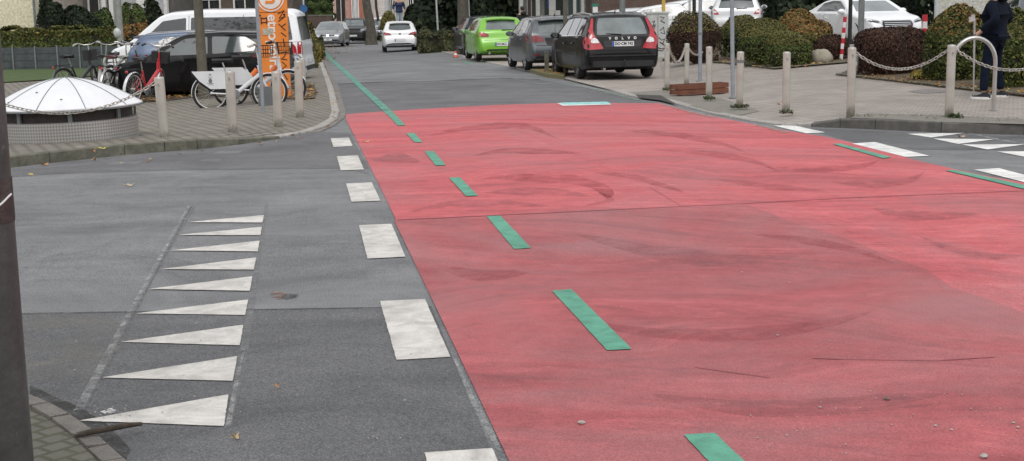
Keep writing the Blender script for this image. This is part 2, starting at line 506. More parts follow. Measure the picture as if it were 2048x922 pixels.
def swirl(pts, w, mt, off):
    # smooth the hand-picked points, taper both ends
    P_ = [Vector(p) for p in pts]; q = []
    for i in range(len(P_) - 1):
        p0, p1, p2, p3 = P_[max(i - 1, 0)], P_[i], P_[i + 1], P_[min(i + 2, len(P_) - 1)]
        for j in range(5):
            t = j / 5; q.append(.5 * ((2 * p1) + (p2 - p0) * t + (2 * p0 - 5 * p1 + 4 * p2 - p3) * t * t + (3 * p1 - p0 - 3 * p2 + p3) * t ** 3))
    q.append(P_[-1]); n = len(q)
    up = [(p.x, p.y - w * math.sin(PI * i / (n - 1)) * random.uniform(.8, 1.2)) for i, p in enumerate(q)]
    dn = [(p.x, p.y + w * math.sin(PI * i / (n - 1)) * random.uniform(.8, 1.2)) for i, p in enumerate(q)]
    return sheet('tyre_sweep', ragged(pix(up + dn[1:-1][::-1]), .01, .2), off, mt, parent=red)
SD = worn_mat('sweep_dark', (0.36, 0.07, 0.082), .36, .76, 3.2, .52)
SG = worn_mat('sweep_grey', (0.33, 0.125, 0.135), .36, .76, 3.6, .50)
SL = worn_mat('sweep_light', (0.82, 0.25, 0.27), .40, .74, 3.2, .5)
_k = 0
for mt_, w_, pts_ in [(SD, 3.5, [(856, 272), (904, 263), (969, 254), (1034, 252), (1077, 261), (1121, 282)]), (SG, 5, [(743, 321), (795, 317), (843, 326)]),
    (SD, 5, [(960, 360), (1012, 356), (1099, 358), (1164, 365), (1216, 382), (1225, 400), (1164, 415)]), (SG, 4, [(969, 386), (1034, 384), (1121, 386), (1186, 395)]),
    (SD, 3, [(1186, 347), (1251, 352), (1316, 369), (1381, 391)]), (SD, 3, [(947, 313), (1012, 302), (1099, 304), (1164, 308)]), (SL, 4, [(1034, 262), (1121, 292), (1207, 330), (1290, 372)]),
    (SD, 3, [(1540, 345), (1606, 342), (1685, 338), (1735, 331), (1760, 320)]), (SD, 4, [(1660, 364), (1707, 368), (1769, 370), (1825, 360), (1850, 344)]), (SG, 5, [(1741, 417), (1797, 431), (1882, 434), (1960, 430)]),
    (SL, 6, [(1500, 412), (1640, 436), (1760, 478), (1900, 540), (2060, 600)]), (SG, 8, [(1150, 470), (1300, 505), (1450, 522), (1600, 515)]), (SL, 5, [(860, 470), (960, 455), (1090, 470), (1180, 500)]),
    (SD, 7, [(1130, 640), (1300, 668), (1480, 672), (1650, 650), (1760, 620)]), (SL, 6, [(1180, 600), (1330, 625), (1500, 630), (1680, 610)]), (SG, 10, [(1290, 790), (1500, 822), (1700, 812), (1900, 790)]),
    (SD, 3, [(1240, 262), (1330, 268), (1430, 285), (1500, 310)]), (SD, 3, [(1300, 300), (1400, 306), (1500, 322), (1560, 345)]), (SL, 3, [(1180, 240), (1290, 250), (1380, 270)]),
    (SG, 4, [(820, 425), (900, 410), (1000, 408), (1100, 414)]), (SL, 9, [(1030, 850), (1200, 862), (1400, 855)]), (SD, 6, [(880, 540), (960, 552), (1060, 548)]),
    (SD, 4, [(1500, 470), (1600, 482), (1700, 500), (1790, 530)]), (SG, 4, [(1830, 470), (1900, 500), (1990, 515), (2048, 512)]), (SD, 3, [(1430, 360), (1540, 375), (1660, 384)])]:
    _k += 1; swirl(pts_, w_ * 1.9, mt_, .0084 + .00010 * _k)
redline([(795, 442), (1100, 427.5), (1490, 408.5), (1700, 397), (2048, 383)], .8)
redline([(1300, 376), (1360, 412)], .7)
redline([(1390, 738), (1460, 748), (1540, 759)], 1.0)
redline([(1625, 720), (1680, 722)], 1.4)
redline([(1880, 724.5), (1990, 717.5)], 1.3)
redline([(1680, 722), (1880, 725)], 0.8)

# markings
tri = [((374.6, 445.8), (527.8, 431.6), (525, 446.5)), ((357, 471.4), (523.7, 455.2), (521, 472)), ((341.5, 502.5), (519, 483), (515.6, 504.5)),
       ((322, 540), (513, 516.6), (507.5, 541)), ((296, 580), (505, 554.4), (500, 583.5)), ((270.6, 629), (496.7, 601), (490.6, 632)),
       ((241, 686), (486.6, 651.6), (480, 692.8)), ((202.5, 757.6), (475, 714.4), (465.7, 764.3)), ((159, 844), (457, 791.3), (448, 854.8))]
for t in tri: mark('yield_triangle', t, M_white, 0.0068)
for t in [((1814.8, 268.5), (1930, 266.8), (1862, 276)), ((1866, 278), (1989, 279.5), (1916, 289)), ((1924, 290), (2051, 289.6), (1975, 300)), ((1994.7, 304.3), (2118, 303), (2051, 315)), ((2060, 318), (2190, 317), (2125, 330))]:
    mark('yield_triangle', t, M_white2, 0.0068)
mark('scraped_line', [(1932, 266.5), (1940, 266.6), (2010, 281), (2070, 292), (2060, 292), (1989, 279.8)], M_scrape, 0.0062)
mark('scraped_line', [(377, 412), (392, 412), (300, 570), (180, 820), (148, 822), (232, 690), (292, 575)], M_scrape2, 0.0044)
mark('scraped_line', [(383, 412), (386, 412), (268, 632), (215, 745), (176, 818), (170, 818), (208, 745), (264, 632)], M_seam_d, 0.0060)
mark('scraped_line', [(376, 412), (381, 412), (262, 630), (168, 818), (146, 824), (236, 660)], M_scrape, 0.0052)
mark('scraped_line', [(486, 700), (490, 700), (470, 800), (462, 850), (452, 852), (468, 770)], M_scrape, 0.0052)
mark('scraped_line', [(200, 826), (222, 818), (236, 824), (216, 832)], worn_mat('white_spill', (.7, .7, .68), .45, .55, 40, 1.0), 0.0058)
mark('dirt', [(60, 770), (110, 795), (160, 815), (215, 850), (262, 900), (250, 925), (190, 874), (140, 843), (98, 818), (60, 802)], worn_mat('gutter_dirt', (.045, .042, .036), .34, .66, 8, .9), 0.0040)
mark('scraped_line', [(530, 408), (536, 408), (520, 520), (498, 700), (462, 855), (449, 856), (480, 700), (508, 545)], M_scrape2, 0.0044)
for q in [[(661.5, 277.7), (697.6, 276), (705.5, 293), (667, 295)], [(673.6, 313.7), (715.8, 312), (728, 340), (681.6, 342)],
          [(692, 368), (743.5, 365.8), (761, 402.6), (703, 405)], [(718, 452), (783, 449), (811, 515), (735, 519)],
          [(760, 604), (850, 600), (901, 716), (793, 722)], [(849, 908), (984, 899), (1128, 1200), (932, 1208)]]:
    mark('white_block', q, M_white, 0.0068)
for q in [[(1547, 252), (1585, 251), (1650, 265.5), (1612, 267.5)], [(1704, 288), (1749.5, 285), (1859, 312.8), (1811.5, 315)], [(1948, 340.4), (1997.5, 337.3), (2120, 370), (2078, 373)]]:
    mark('white_block', q, M_white2, 0.0068)
mark('ghost_block', [(707, 341), (728, 341), (741, 348), (735, 349)], M_scrape2, 0.0044)
mark('scraped_line', [(905, 715), (912, 720), (950, 800), (985, 862), (1003, 905), (992, 900), (945, 815)], M_scrape, 0.0052)
def gmark(name, pts, mt=None, off=0.0125, label=None):
    o = sheet(name, ragged(pix(pts)), off, mt or M_green, parent=red)
    if label: o['label'] = label
    return o
for q in [[(812, 268), (829.7, 268), (845, 286), (829.7, 286.4)], [(848.7, 304), (867.7, 304), (891.6, 332.7), (871.5, 333)],
          [(898, 357.4), (919.7, 356.6), (956, 393.5), (932, 394.6)], [(973, 435), (1001, 434), (1062, 499), (1028, 501)],
          [(1104, 585), (1143, 582), (1263.6, 702.4), (1214, 705)], [(1367, 874.5), (1429.5, 871), (1727, 1160), (1641, 1163)]]:
    gmark('green_dash', q)
mark('green_line', [(644, 103), (651, 103), (688, 137), (731, 177), (790, 229), (773, 230), (719, 178), (679, 138)], M_greenthin, 0.010, 'faded continuous green line on grey asphalt')
gmark('green_dash', [(774, 229), (788, 228), (811, 252), (795.5, 252.6)])
mark('green_line', [(1017, 154.5), (1071, 166.8), (1154, 171.2), (1210, 181), (1290, 203), (1278, 203), (1200, 183.5), (1154, 173), (1071, 168.8), (1017, 156)], M_greenfaint, 0.010)
mark('green_line', [(930, 124), (945, 128), (943, 130), (929, 126)], M_greenthin, 0.010)
gmark('green_dash', [(1318, 210), (1324, 209.5), (1436, 237), (1422, 237)], M_greenfaint)
gmark('green_dash', [(1510, 252), (1519, 251), (1582, 266), (1568, 268)], M_greenfaint)
gmark('green_dash', [(1665, 289.5), (1680, 288.8), (1783, 316.4), (1766, 318.7)])
gmark('green_dash', [(1890, 343), (1907, 341.5), (2051, 373), (2120, 390), (2105, 394), (2030, 376)])
gmark('white_block', [(1114, 207.5), (1216, 205.5), (1223, 210.5), (1126, 213)], M_white2, 0.0125, 'short white bar with cyan upper half')
gmark('cyan_strip', [(1121, 206.8), (1214, 205.0), (1221, 209), (1128, 210.5)], M_cyan, 0.0150)

# ------------------------------------------------------------------ pavements
def offL(x, y): return 0.025 + 0.10 * sm((-x - 3.2) / 0.8) * (1 - 0.0)
kl = [(-400, 382), (-60, 343), (20, 336), (100, 326), (250, 310), (330, 303.5), (395, 299), (480, 289), (560, 277), (620, 265), (652, 254), (674, 240), (679, 225), (672, 200), (664, 178), (655, 155), (645, 128), (637, 108), (629, 92)]
kerbL = pix(kl)
far = P(629, 92)
inner = []
def inset(line, d):
    out = []
    n = len(line)
    for i, p in enumerate(line):
        a = Vector(line[max(i - 1, 0)]); b_ = Vector(line[min(i + 1, n - 1)])
        t = (b_ - a).normalized(); nn = Vector((-t.y, t.x))
        out.append((p[0] + nn.x * d, p[1] + nn.y * d))
    return out
innerL = inset(kerbL, 0.13)
pav_left = sheet('pavement', innerL + [(-22, far.y + 20), (-42, far.y + 20), (-42, 12)], 0, M_pave_l, offf=offL, kind='structure')
tag(pav_left, 'brown grey block paving with mossy joints on the left corner')
def kerb(name, outer, inn, offf, mt, extra=0.004, parent=None, foot=0.05):
    mb = MB(); n = len(outer)
    vs = []
    for (ox, oy), (ix, iy) in zip(outer, inn):
        vs += [(ox, oy, zg(ox, oy) - foot), (ox, oy, zg(ox, oy) + offf(ox, oy) + extra - 0.008), (ox + (ix - ox) * .12, oy + (iy - oy) * .12, zg(ox, oy) + offf(ox, oy) + extra), (ix, iy, zg(ix, iy) + offf(ix, iy) + extra), (ix, iy, zg(ix, iy) - foot)]
    fs = []
    for i in range(n - 1):
        for k in range(4):
            fs.append((i * 5 + k, i * 5 + k + 1, (i + 1) * 5 + k + 1, (i + 1) * 5 + k))
    fs += [(4, 3, 2, 1, 0), tuple((n - 1) * 5 + k for k in range(5))]
    mb.add(vs, fs)
    o = mb.build(name, mt, parent, smooth=False)
    o['kind'] = 'structure'
    return o
def resample(line, step):
    out = [tuple(line[0])]; cur = Vector(line[0]); i = 1
    acc = []
    for i in range(1, len(line)):
        a = Vector(line[i - 1]); b_ = Vector(line[i]); L = (b_ - a).length
        k = max(1, int(L / step))
        for j in range(1, k + 1): out.append(tuple(a + (b_ - a) * j / k))
    return out
def kerb_run(outer, d, offf, mtf, gap=0.02, step=1.0, name='kerb', label=None):
    """individual kerb stones laid end to end, all one structure"""
    pts = resample(outer, step); inn = inset(pts, d)
    first = None
    for mt in set(mtf(*p) for p in pts):
        mb = MB()
        for i in range(len(pts) - 1):
            if mtf(*pts[i]) is not mt: continue
            a, b_, c, e = Vector(pts[i]), Vector(pts[i + 1]), Vector(inn[i + 1]), Vector(inn[i])
            t = (b_ - a).normalized() * gap / 2 * 0.5
            q = [a + t, b_ - t, c - t, e + t]
            h = random.uniform(0, 0.006)
            top = [(p.x, p.y, zg(p.x, p.y) + offf(p.x, p.y) + h) for p in q]
            # little bevel at the road side
            bev = 0.12
            f0 = [(q[0].x, q[0].y, top[0][2] - 0.014), (q[1].x, q[1].y, top[1][2] - 0.014)]
            t0 = q[0].lerp(q[3], bev); t1 = q[1].lerp(q[2], bev)
            vs = [(q[0].x, q[0].y, zg(*q[0]) - .03), (q[1].x, q[1].y, zg(*q[1]) - .03), f0[0], f0[1], (t0.x, t0.y, top[0][2]), (t1.x, t1.y, top[1][2]), top[3], top[2],
                  (q[3].x, q[3].y, zg(*q[3]) - .03), (q[2].x, q[2].y, zg(*q[2]) - .03)]
            mb.add(vs, [(0, 1, 3, 2), (2, 3, 5, 4), (4, 5, 7, 6), (6, 7, 9, 8), (0, 2, 4, 6, 8), (1, 9, 7, 5, 3)])
        o = mb.build(name, mt, smooth=False); o['kind'] = 'structure'
        if label: o['label'] = label
kerb_run(kerbL, 0.13, lambda x, y: offL(x, y) + 0.004, lambda x, y: M_kerb_mossy if x < -3.3 and y < 24 else M_kerb_light, label='kerb stones round the left corner')
# gutter strip beside left kerb round the corner
gl = [(640, 264), (668, 252), (688, 236), (692, 226), (684, 200), (676, 180), (667, 157), (656, 130), (646, 108), (636, 92)]
gin = kl[9:][:]
gut = sheet('gutter', pix(gl) + pix(gin[::-1]), 0.006, M_gutter, kind='structure')
tag(gut, 'stone gutter strip along the left kerb')

def offR(x, y):
    # flush beside the red surface, kerb height along the side street
    return 0.025 + 0.105 * sm((x - 3.95) / 0.75) * (1 - sm((y - 24) / 6) * 0.0)
kr = [(2900, 320), (2400, 286), (2048, 270), (1882, 265.5), (1750, 259), (1680, 256), (1622, 254), (1560, 251), (1500, 243.5), (1430, 230), (1370, 214), (1322, 201), (1262, 194), (1186, 172), (1105, 153), (1050, 141), (985, 127.5), (905, 109.5), (838, 96.5)]
kerbR = pix(kr)
kerbR[:1] = [kerbR[0]]
innerR = inset(kerbR, -0.13)
farR = P(838, 96.5)
pav_right = sheet('pavement', innerR + [(farR.x - 2, farR.y + 25), (30, farR.y + 25), (31, 20)], 0, M_pave_r, offf=offR, kind='structure')
tag(pav_right, 'pale grey paved area on the right side')
kerb_run(kerbR, -0.13, lambda x, y: offR(x, y) + 0.004, lambda x, y: M_kerb_dark if x > 4.3 and y < 22 else M_kerb_light, label='kerb stones round the right corner')
# mossy strip behind right kerb
mo = sheet('moss_strip', pix([(1700, 236.8), (1712, 231), (1740, 228), (1900, 232), (2060, 240), (2060, 250), (1880, 245), (1770, 238.5)], 0.13), 0, M_moss, offf=lambda x, y: offR(x, y) + .009, kind='stuff')
tag(mo, 'moss and dirt along the back of the right kerb')
mo2 = sheet('moss_strip', pix([(1250, 186), (1330, 180), (1350, 190), (1440, 196), (1520, 222), (1480, 231), (1420, 222), (1370, 208), (1325, 195)], 0.03), 0, M_moss, offf=lambda x, y: offR(x, y) + .007, kind='stuff')
tag(mo2, 'mossy dirt around the wooden planter box')
M_dkpatch = asphalt('dark_kerb_patch', (0.06, 0.055, 0.05))
sheet('drain_patch', pix([(1268, 189), (1322, 191), (1356, 210), (1322, 201), (1282, 196)], 0.03), 0, M_dkpatch, offf=lambda x, y: offR(x, y) + .008, kind='structure')
# parking bays beyond, red-brown pavers under the cars on the right
pk = sheet('parking_bay', pix([(1186, 171), (1250, 186), (1330, 182), (1320, 128), (1180, 112), (1060, 96), (905, 84), (842, 94), (905, 107), (985, 125), (1050, 138)], 0.03), 0, M_pave_park, offf=lambda x, y: offR(x, y) + .005, kind='structure')
tag(pk, 'block paved parking bay beside the right kerb')
pk2 = sheet('car_park', pix([(1340, 120), (1700, 124), (2100, 150), (2500, 150), (1900, 62), (1060, 62)], 0.1), 0, M_road_mid, offf=lambda x, y: offR(x, y) + .012, kind='structure')
tag(pk2, 'asphalt car park behind the shrub beds')

# planting beds
def bed(pts, off, label, fn, mt=M_soil):
    o = sheet('planting_bed', pix(pts, off), 0, mt, offf=fn, kind='structure'); tag(o, label)
    return o
fR = lambda x, y: offR(x, y) + 0.035
bed([(1318, 117), (1440, 125), (1548, 137), (1640, 129), (1700, 124), (1690, 84), (1560, 62), (1420, 66), (1330, 88)], 0.16, 'soil bed under the rounded shrubs', fR)
bed([(1676, 149), (1890, 173), (2060, 192), (2300, 212), (2300, 120), (1880, 80), (1790, 92), (1740, 118)], 0.16, 'soil bed under the large shrubs on the right', fR)
def edging(pts, off, fn, w=0.06, h=0.05, name='bed_edging'):
    line = resample(pix(pts, off), 0.8)
    a = inset(line, w / 2); b_ = inset(line, -w / 2)
    kerb(name, b_, a, lambda x, y: fn(x, y) + h, M_kerb_mossy, 0.0)
edging([(1318, 118), (1440, 126), (1548, 138), (1640, 130), (1692, 125)], 0.14, offR)
edging([(1674, 150), (1760, 159), (1890, 174), (2060, 193), (2300, 216)], 0.14, offR)
fL = lambda x, y: offL(x, y) + 0.012
bed([(236, 211), (330, 205), (400, 196), (520, 192), (560, 199), (600, 203), (630, 197), (634, 186), (628, 172), (560, 172), (420, 176), (236, 180)], 0.1, 'leaf covered verge behind the bicycles', fL)
lawn = sheet('lawn', pix([(-60, 152), (-60, 131), (140, 129), (250, 128), (252, 150), (180, 156), (60, 165), (-60, 172)], 0.1), 0, M_grass, offf=lambda x, y: offL(x, y) + .03, kind='structure')
tag(lawn, 'short green lawn in front of the grey fence')
# near left corner kerb + paving
M_pave_n = paving('near_paving', (0.16, 0.15, 0.125), (0.13, 0.122, 0.10), (0.085, 0.085, 0.055), 0.11, 0.10, R(-50), 0.012, moss=(0.13, 0.13, 0.085))
nl = [(-60, 772), (58, 804), (98, 822), (140, 846), (186, 878), (248, 935), (330, 1020), (410, 1130)]
nk = pix(nl); nin = inset(nk, -0.085)
def offN(x, y): return 0.03
nearp = sheet('pavement', nin + [tuple(P(420, 2000)[:2]), tuple(P(-600, 2000)[:2]), tuple(P(-400, 800)[:2])], 0.03, M_pave_n, kind='structure')
tag(nearp, 'mossy corner of pavement at the bottom left')
mb = MB()
pts = resample(nk, 0.16); inn = inset(pts, -0.08)
for i in range(len(pts) - 1):
    a, b_, c, e = [Vector(q) for q in (pts[i], pts[i + 1], inn[i + 1], inn[i])]
    g = 0.04
    q = [a.lerp(b_, g), b_.lerp(a, g), c.lerp(e, g), e.lerp(c, g)]
    h = 0.032 + random.uniform(0, .008)
    mb.add([(p.x, p.y, h + random.uniform(-.003, .003)) for p in q] + [(p.x, p.y, -.02) for p in q], [(3, 2, 1, 0), (0, 1, 5, 4), (1, 2, 6, 5), (2, 3, 7, 6), (3, 0, 4, 7)])
o = mb.build('kerb', patchy('small_setts', (.15, .14, .12), (.22, .20, .18), (.27, .25, .225), 8), smooth=False); tag(o, 'row of small kerb setts at the bottom left', kind='structure')
# ------------------------------------------------------------------ vehicles
def paint(name, col, metal=0.0, rough=0.35, spec=.5, cw=.8):
    m, nt, b = new_mat(name)
    v = objvec(nt)
    cc = ramp(nt, noise(nt, 3.5, 4, 0.6, v), [(0.3, tuple(c * 0.95 for c in col)), (0.7, tuple(min(1, c * 1.04) for c in col))])
    # road film along the lower body
    sp = nt.nodes.new('ShaderNodeSeparateXYZ'); nt.links.new(v, sp.inputs[0])
    nz = nt.nodes.new('ShaderNodeMath'); nz.operation = 'MULTIPLY_ADD'; nz.inputs[1].default_value = 0.35
    nt.links.new(noise(nt, 5, 5, 0.7, v), nz.inputs[0]); nt.links.new(sp.outputs[2], nz.inputs[2])
    f = ramp(nt, nz.outputs[0], [(0.30, (0.28, 0.28, 0.28)), (0.55, (0, 0, 0))])
    cc = mixc(nt, f, cc, tuple(.8 * c + .012 for c in col))
    nt.links.new(cc, b.inputs['Base Color'])
    b.inputs['Metallic'].default_value = metal; b.inputs['Roughness'].default_value = rough
    b.inputs['Coat Weight'].default_value = cw; b.inputs['Specular IOR Level'].default_value = spec; b.inputs['Coat Roughness'].default_value = 0.06
    return m
M_glass = mat('car_glass', (0.022, 0.028, 0.028), 0.04, spec=0.9, var=0.3, coat=0.6)
M_glass_l = mat('car_glass_tinted', (0.05, 0.065, 0.066), 0.06, spec=1.0, var=0.4, vs=2, coat=1.0)
M_glass_int = mat('car_glass_pale', (0.14, 0.165, 0.165), 0.05, spec=1.0, var=0.45, vs=1.6, coat=1.0)
M_blk = mat('black_trim', (0.018, 0.018, 0.019), 0.55, var=0.3)
M_gap = mat('panel_gap', (0.006, 0.006, 0.006), 0.9)
M_rub = mat('tyre_rubber', (0.022, 0.022, 0.022), 0.85, var=0.3, vs=12, bmp=0.2)
M_rim = mat('alloy_rim', (0.55, 0.55, 0.56), 0.32, 0.85, var=0.1)
M_rimd = mat('dark_rim', (0.16, 0.16, 0.165), 0.4, 0.7)
M_red_l = mat('tail_lamp_red', (0.42, 0.008, 0.016), 0.12, coat=1.0, var=0.25, vs=14)
M_red_d = mat('tail_lamp_dark', (0.22, 0.008, 0.014), 0.12, coat=1.0, var=0.3, vs=14)
M_clear = mat('lamp_clear', (0.72, 0.70, 0.68), 0.1, 0.4, coat=1.0, var=0.3, vs=20)
M_head = mat('headlamp', (0.42, 0.45, 0.48), 0.08, 0.6, coat=1.0, var=0.5, vs=18)
M_plate = mat('number_plate_white', (0.78, 0.78, 0.78), 0.4, var=0.03)
M_pblue = mat('number_plate_blue', (0.02, 0.09, 0.42), 0.4)
M_ptext = mat('number_plate_text', (0.015, 0.015, 0.015), 0.5)
M_chrome = mat('chrome', (0.75, 0.75, 0.76), 0.14, 1.0, var=0.05)
M_steel = mat('brushed_steel', (0.56, 0.55, 0.53), 0.36, 0.9, var=0.12, vs=9)

def smooth_prof(pts, samples):
    """points along a polyline by arc length, lightly rounded"""
    P_ = [Vector(p) for p in pts]
    d = [0]
    for a, b in zip(P_, P_[1:]): d.append(d[-1] + (b - a).length)
    def at(s):
        s = max(0, min(d[-1], s))
        for i in range(len(d) - 1):
            if s <= d[i + 1]:
                return P_[i].lerp(P_[i + 1], (s - d[i]) / max(1e-9, d[i + 1] - d[i]))
        return P_[-1]
    out = []
    for k in range(samples):
        s = d[-1] * k / (samples - 1)
        h = min(0.10, s, d[-1] - s)
        p = Vector((0, 0)); 
        for w, q in ((1, -1), (2, -.5), (3, 0), (2, .5), (1, 1)): p += at(s + q * h) * w / 9
        out.append(p)
    return out

def interp(tab, x):
    if x <= tab[0][0]: return tab[0][1]
    for (a, fa), (b, fb) in zip(tab, tab[1:]):
        if x <= b: return fa + (fb - fa) * (x - a) / (b - a)
    return tab[-1][1]

def car_body(spec, body_m):
    L, W = spec['L'], spec['W']; hl = L / 2
    prof = smooth_prof(spec['top'], spec.get('n', 90))
    belt = spec['belt']; k = spec.get('tumble', 0.42)
    plan = spec.get('plan') or [(-hl, 0.80), (-hl + .06, .87), (-hl + .18, .93), (-hl + .5, .985), (-hl + 1.0, 1), (hl - 1.2, 1), (hl - .55, .965), (hl - .25, .90), (hl - .08, .80), (hl, .70)]
    bot = spec.get('bot') or [(-hl, .36), (-hl + .12, .28), (-hl + .6, .20), (hl - .7, .19), (hl - .12, .22), (hl, .30)]
    NS, NT = 16, 5
    vs = []; rings = 0
    for p in prof:
        x, zt = p.x, p.y
        w = W / 2 * interp(plan, x)
        # the greenhouse narrows in plan with the body
        zb = min(interp(bot, x), zt - .12)
        bz = min(interp(belt, x), zt)
        crown = 0.02 + 0.015 * sm((zt - bz - .05) / .25)
        r = min(spec.get('r', .09), (zt - zb) * .3)
        def hw(z):
            if z < zb + .18: a = 1 - .055 * ((zb + .18 - z) / .18) ** 2
            else: a = 1
            q = (z - .58) / .5
            a -= .018 * q * q
            v = w * a
            if z > bz: v -= .015 * min(1, (z - bz) / .03) + k * (z - bz)
            return v
        ring = [(0, zb), (hw(zb) * .6, zb), (hw(zb) - .03, zb)]
        z0, z1 = zb + .02, zt - r
        for i in range(NS):
            # put a point exactly at the belt so the shoulder stays crisp
            z = z0 + (z1 - z0) * i / (NS - 1)
            ring.append((hw(z), z))
        if bz > z0 + .02 and bz < z1 - .02:
            i = min(range(3, 3 + NS), key=lambda j: abs(ring[j][1] - bz))
            if 3 < i < 2 + NS: ring[i] = (hw(bz), bz)
        wt = hw(z1)
        for i in range(1, 6):
            a = PI / 2 * i / 5
            ring.append((wt - r * (1 - math.cos(a)) - .0, z1 + r * math.sin(a)))
        we = wt - r
        for i in range(1, NT + 1):
            u = 1 - i / NT
            ring.append((we * u, zt + crown * (1 - u * u)))
        pts = [(y, z) for y, z in ring] + [(-y, z) for y, z in ring[1:-1]][::-1]
        rings = len(pts)
        vs += [(x, y, z) for y, z in pts]
    n = len(prof)
    fs = []
    for i in range(n - 1):
        for j in range(rings):
            q = (j + 1) % rings
            fs.append((i * rings + j, (i + 1) * rings + j, (i + 1) * rings + q, i * rings + q))
    fs.append(tuple(range(rings))); fs.append(tuple((n - 1) * rings + j for j in range(rings - 1, -1, -1)))
    return vs, fs

AX = {'rear': ((-1, 0, 0), lambda a, b: (-9, a, b)), 'front': ((1, 0, 0), lambda a, b: (9, a, b)),
      'left': ((0, 1, 0), lambda a, b: (a, 9, b)), 'right': ((0, -1, 0), lambda a, b: (a, -9, b)), 'top': ((0, 0, 1), lambda a, b: (a, b, 9))}
def decal(name, bvh, poly, axis, mt, parent, off=0.006, cell=0.07, smooth_sub=2, label=None):
    """a panel that follows the body surface"""
    if smooth_sub:
        # round the corners a little
        q = []
        n = len(poly)
        for i in range(n):
            a, b, c = Vector(poly[i - 1]), Vector(poly[i]), Vector(poly[(i + 1) % n])
            la, lc = (a - b).length, (c - b).length
            d = min(.035, la * .3, lc * .3)
            pa = b + (a - b).normalized() * d; pc = b + (c - b).normalized() * d
            q += [tuple(pa), tuple((pa + pc + 2 * b) / 4), tuple(pc)]
        poly = q
    bm = bmesh.new()
    bm.faces.new([bm.verts.new((p[0], p[1], 0)) for p in poly])
    for ax in (0, 1):
        lo = min(p[ax] for p in poly); hi = max(p[ax] for p in poly); k = math.ceil(lo / cell)
        while k * cell < hi:
            co = [0, 0, 0]; co[ax] = k * cell + 1e-4; no = [0, 0, 0]; no[ax] = 1
            bmesh.ops.bisect_plane(bm, geom=bm.verts[:] + bm.edges[:] + bm.faces[:], plane_co=co, plane_no=no); k += 1
    d, fn = AX[axis]; d = Vector(d); miss = []
    for v in bm.verts:
        o = Vector(fn(v.co.x, v.co.y))
        h = bvh.ray_cast(o, -d)
        if h[0] is None: miss.append(v)
        else:
            nn = h[1] if h[1].dot(d) > 0 else -h[1]
            v.co = h[0] + (nn * .6 + d * .4).normalized() * off
    if miss: bmesh.ops.delete(bm, geom=miss, context='VERTS')
    bmesh.ops.recalc_face_normals(bm, faces=bm.faces)
    for f in bm.faces:
        f.smooth = True
        if f.normal.dot(d) < 0: f.normal_flip()
    me = bpy.data.meshes.new(name); bm.to_mesh(me); bm.free()
    me.materials.append(mt)
    o = bpy.data.objects.new(name, me); COL.objects.link(o); o.parent = parent
    if label: o['label'] = label
    return o

def mir(poly): return [(-a, b) for a, b in poly][::-1]

def wheel(parent, x, y, r, rimm, side, w=.20, spokes=5):
    e = bpy.data.objects.new('wheel', None); COL.objects.link(e); e.parent = parent; e.location = (x, y, r)
    mb = MB()
    rr = r * .68
    mb.lathe([(rr, -w / 2 + .01), (r - .03, -w / 2), (r - .006, -w / 2 + .03), (r, -w / 2 + .06), (r, w / 2 - .06), (r - .006, w / 2 - .03), (r - .03, w / 2), (rr, w / 2 - .01)], seg=36, axis='Y', capb=False, capt=False)
    mb.lathe([(0.0, 0), (rr + .005, 0)], (0, -side * .03, 0), seg=24, axis='Y', capb=False, capt=False)
    mb.build('tyre', M_rub, e, clean=True)
    mb = MB()
    s = side * (w / 2 - .02)
    mb.lathe([(rr - .03, s - side * .02), (rr - .012, s), (rr + .004, s)], seg=30, axis='Y', capb=False, capt=False)
    mb.lathe([(.001, s - side * .015), (.05, s - side * .015), (.065, s - side * .04)], seg=16, axis='Y', capb=False, capt=False)
    for k in range(spokes):
        a = 2 * PI * k / spokes + .3
        for da in (-.10, .10):
            c0 = Vector((.045 * math.cos(a + da * 2), s - side * .03, .045 * math.sin(a + da * 2)))
            c1 = Vector((rr * math.cos(a + da * 1.1), s - side * .012, rr * math.sin(a + da * 1.1)))
            mb.tube([c0, c1], [.026, .02], 6)
    mb.build('rim', rimm, e)
    return e

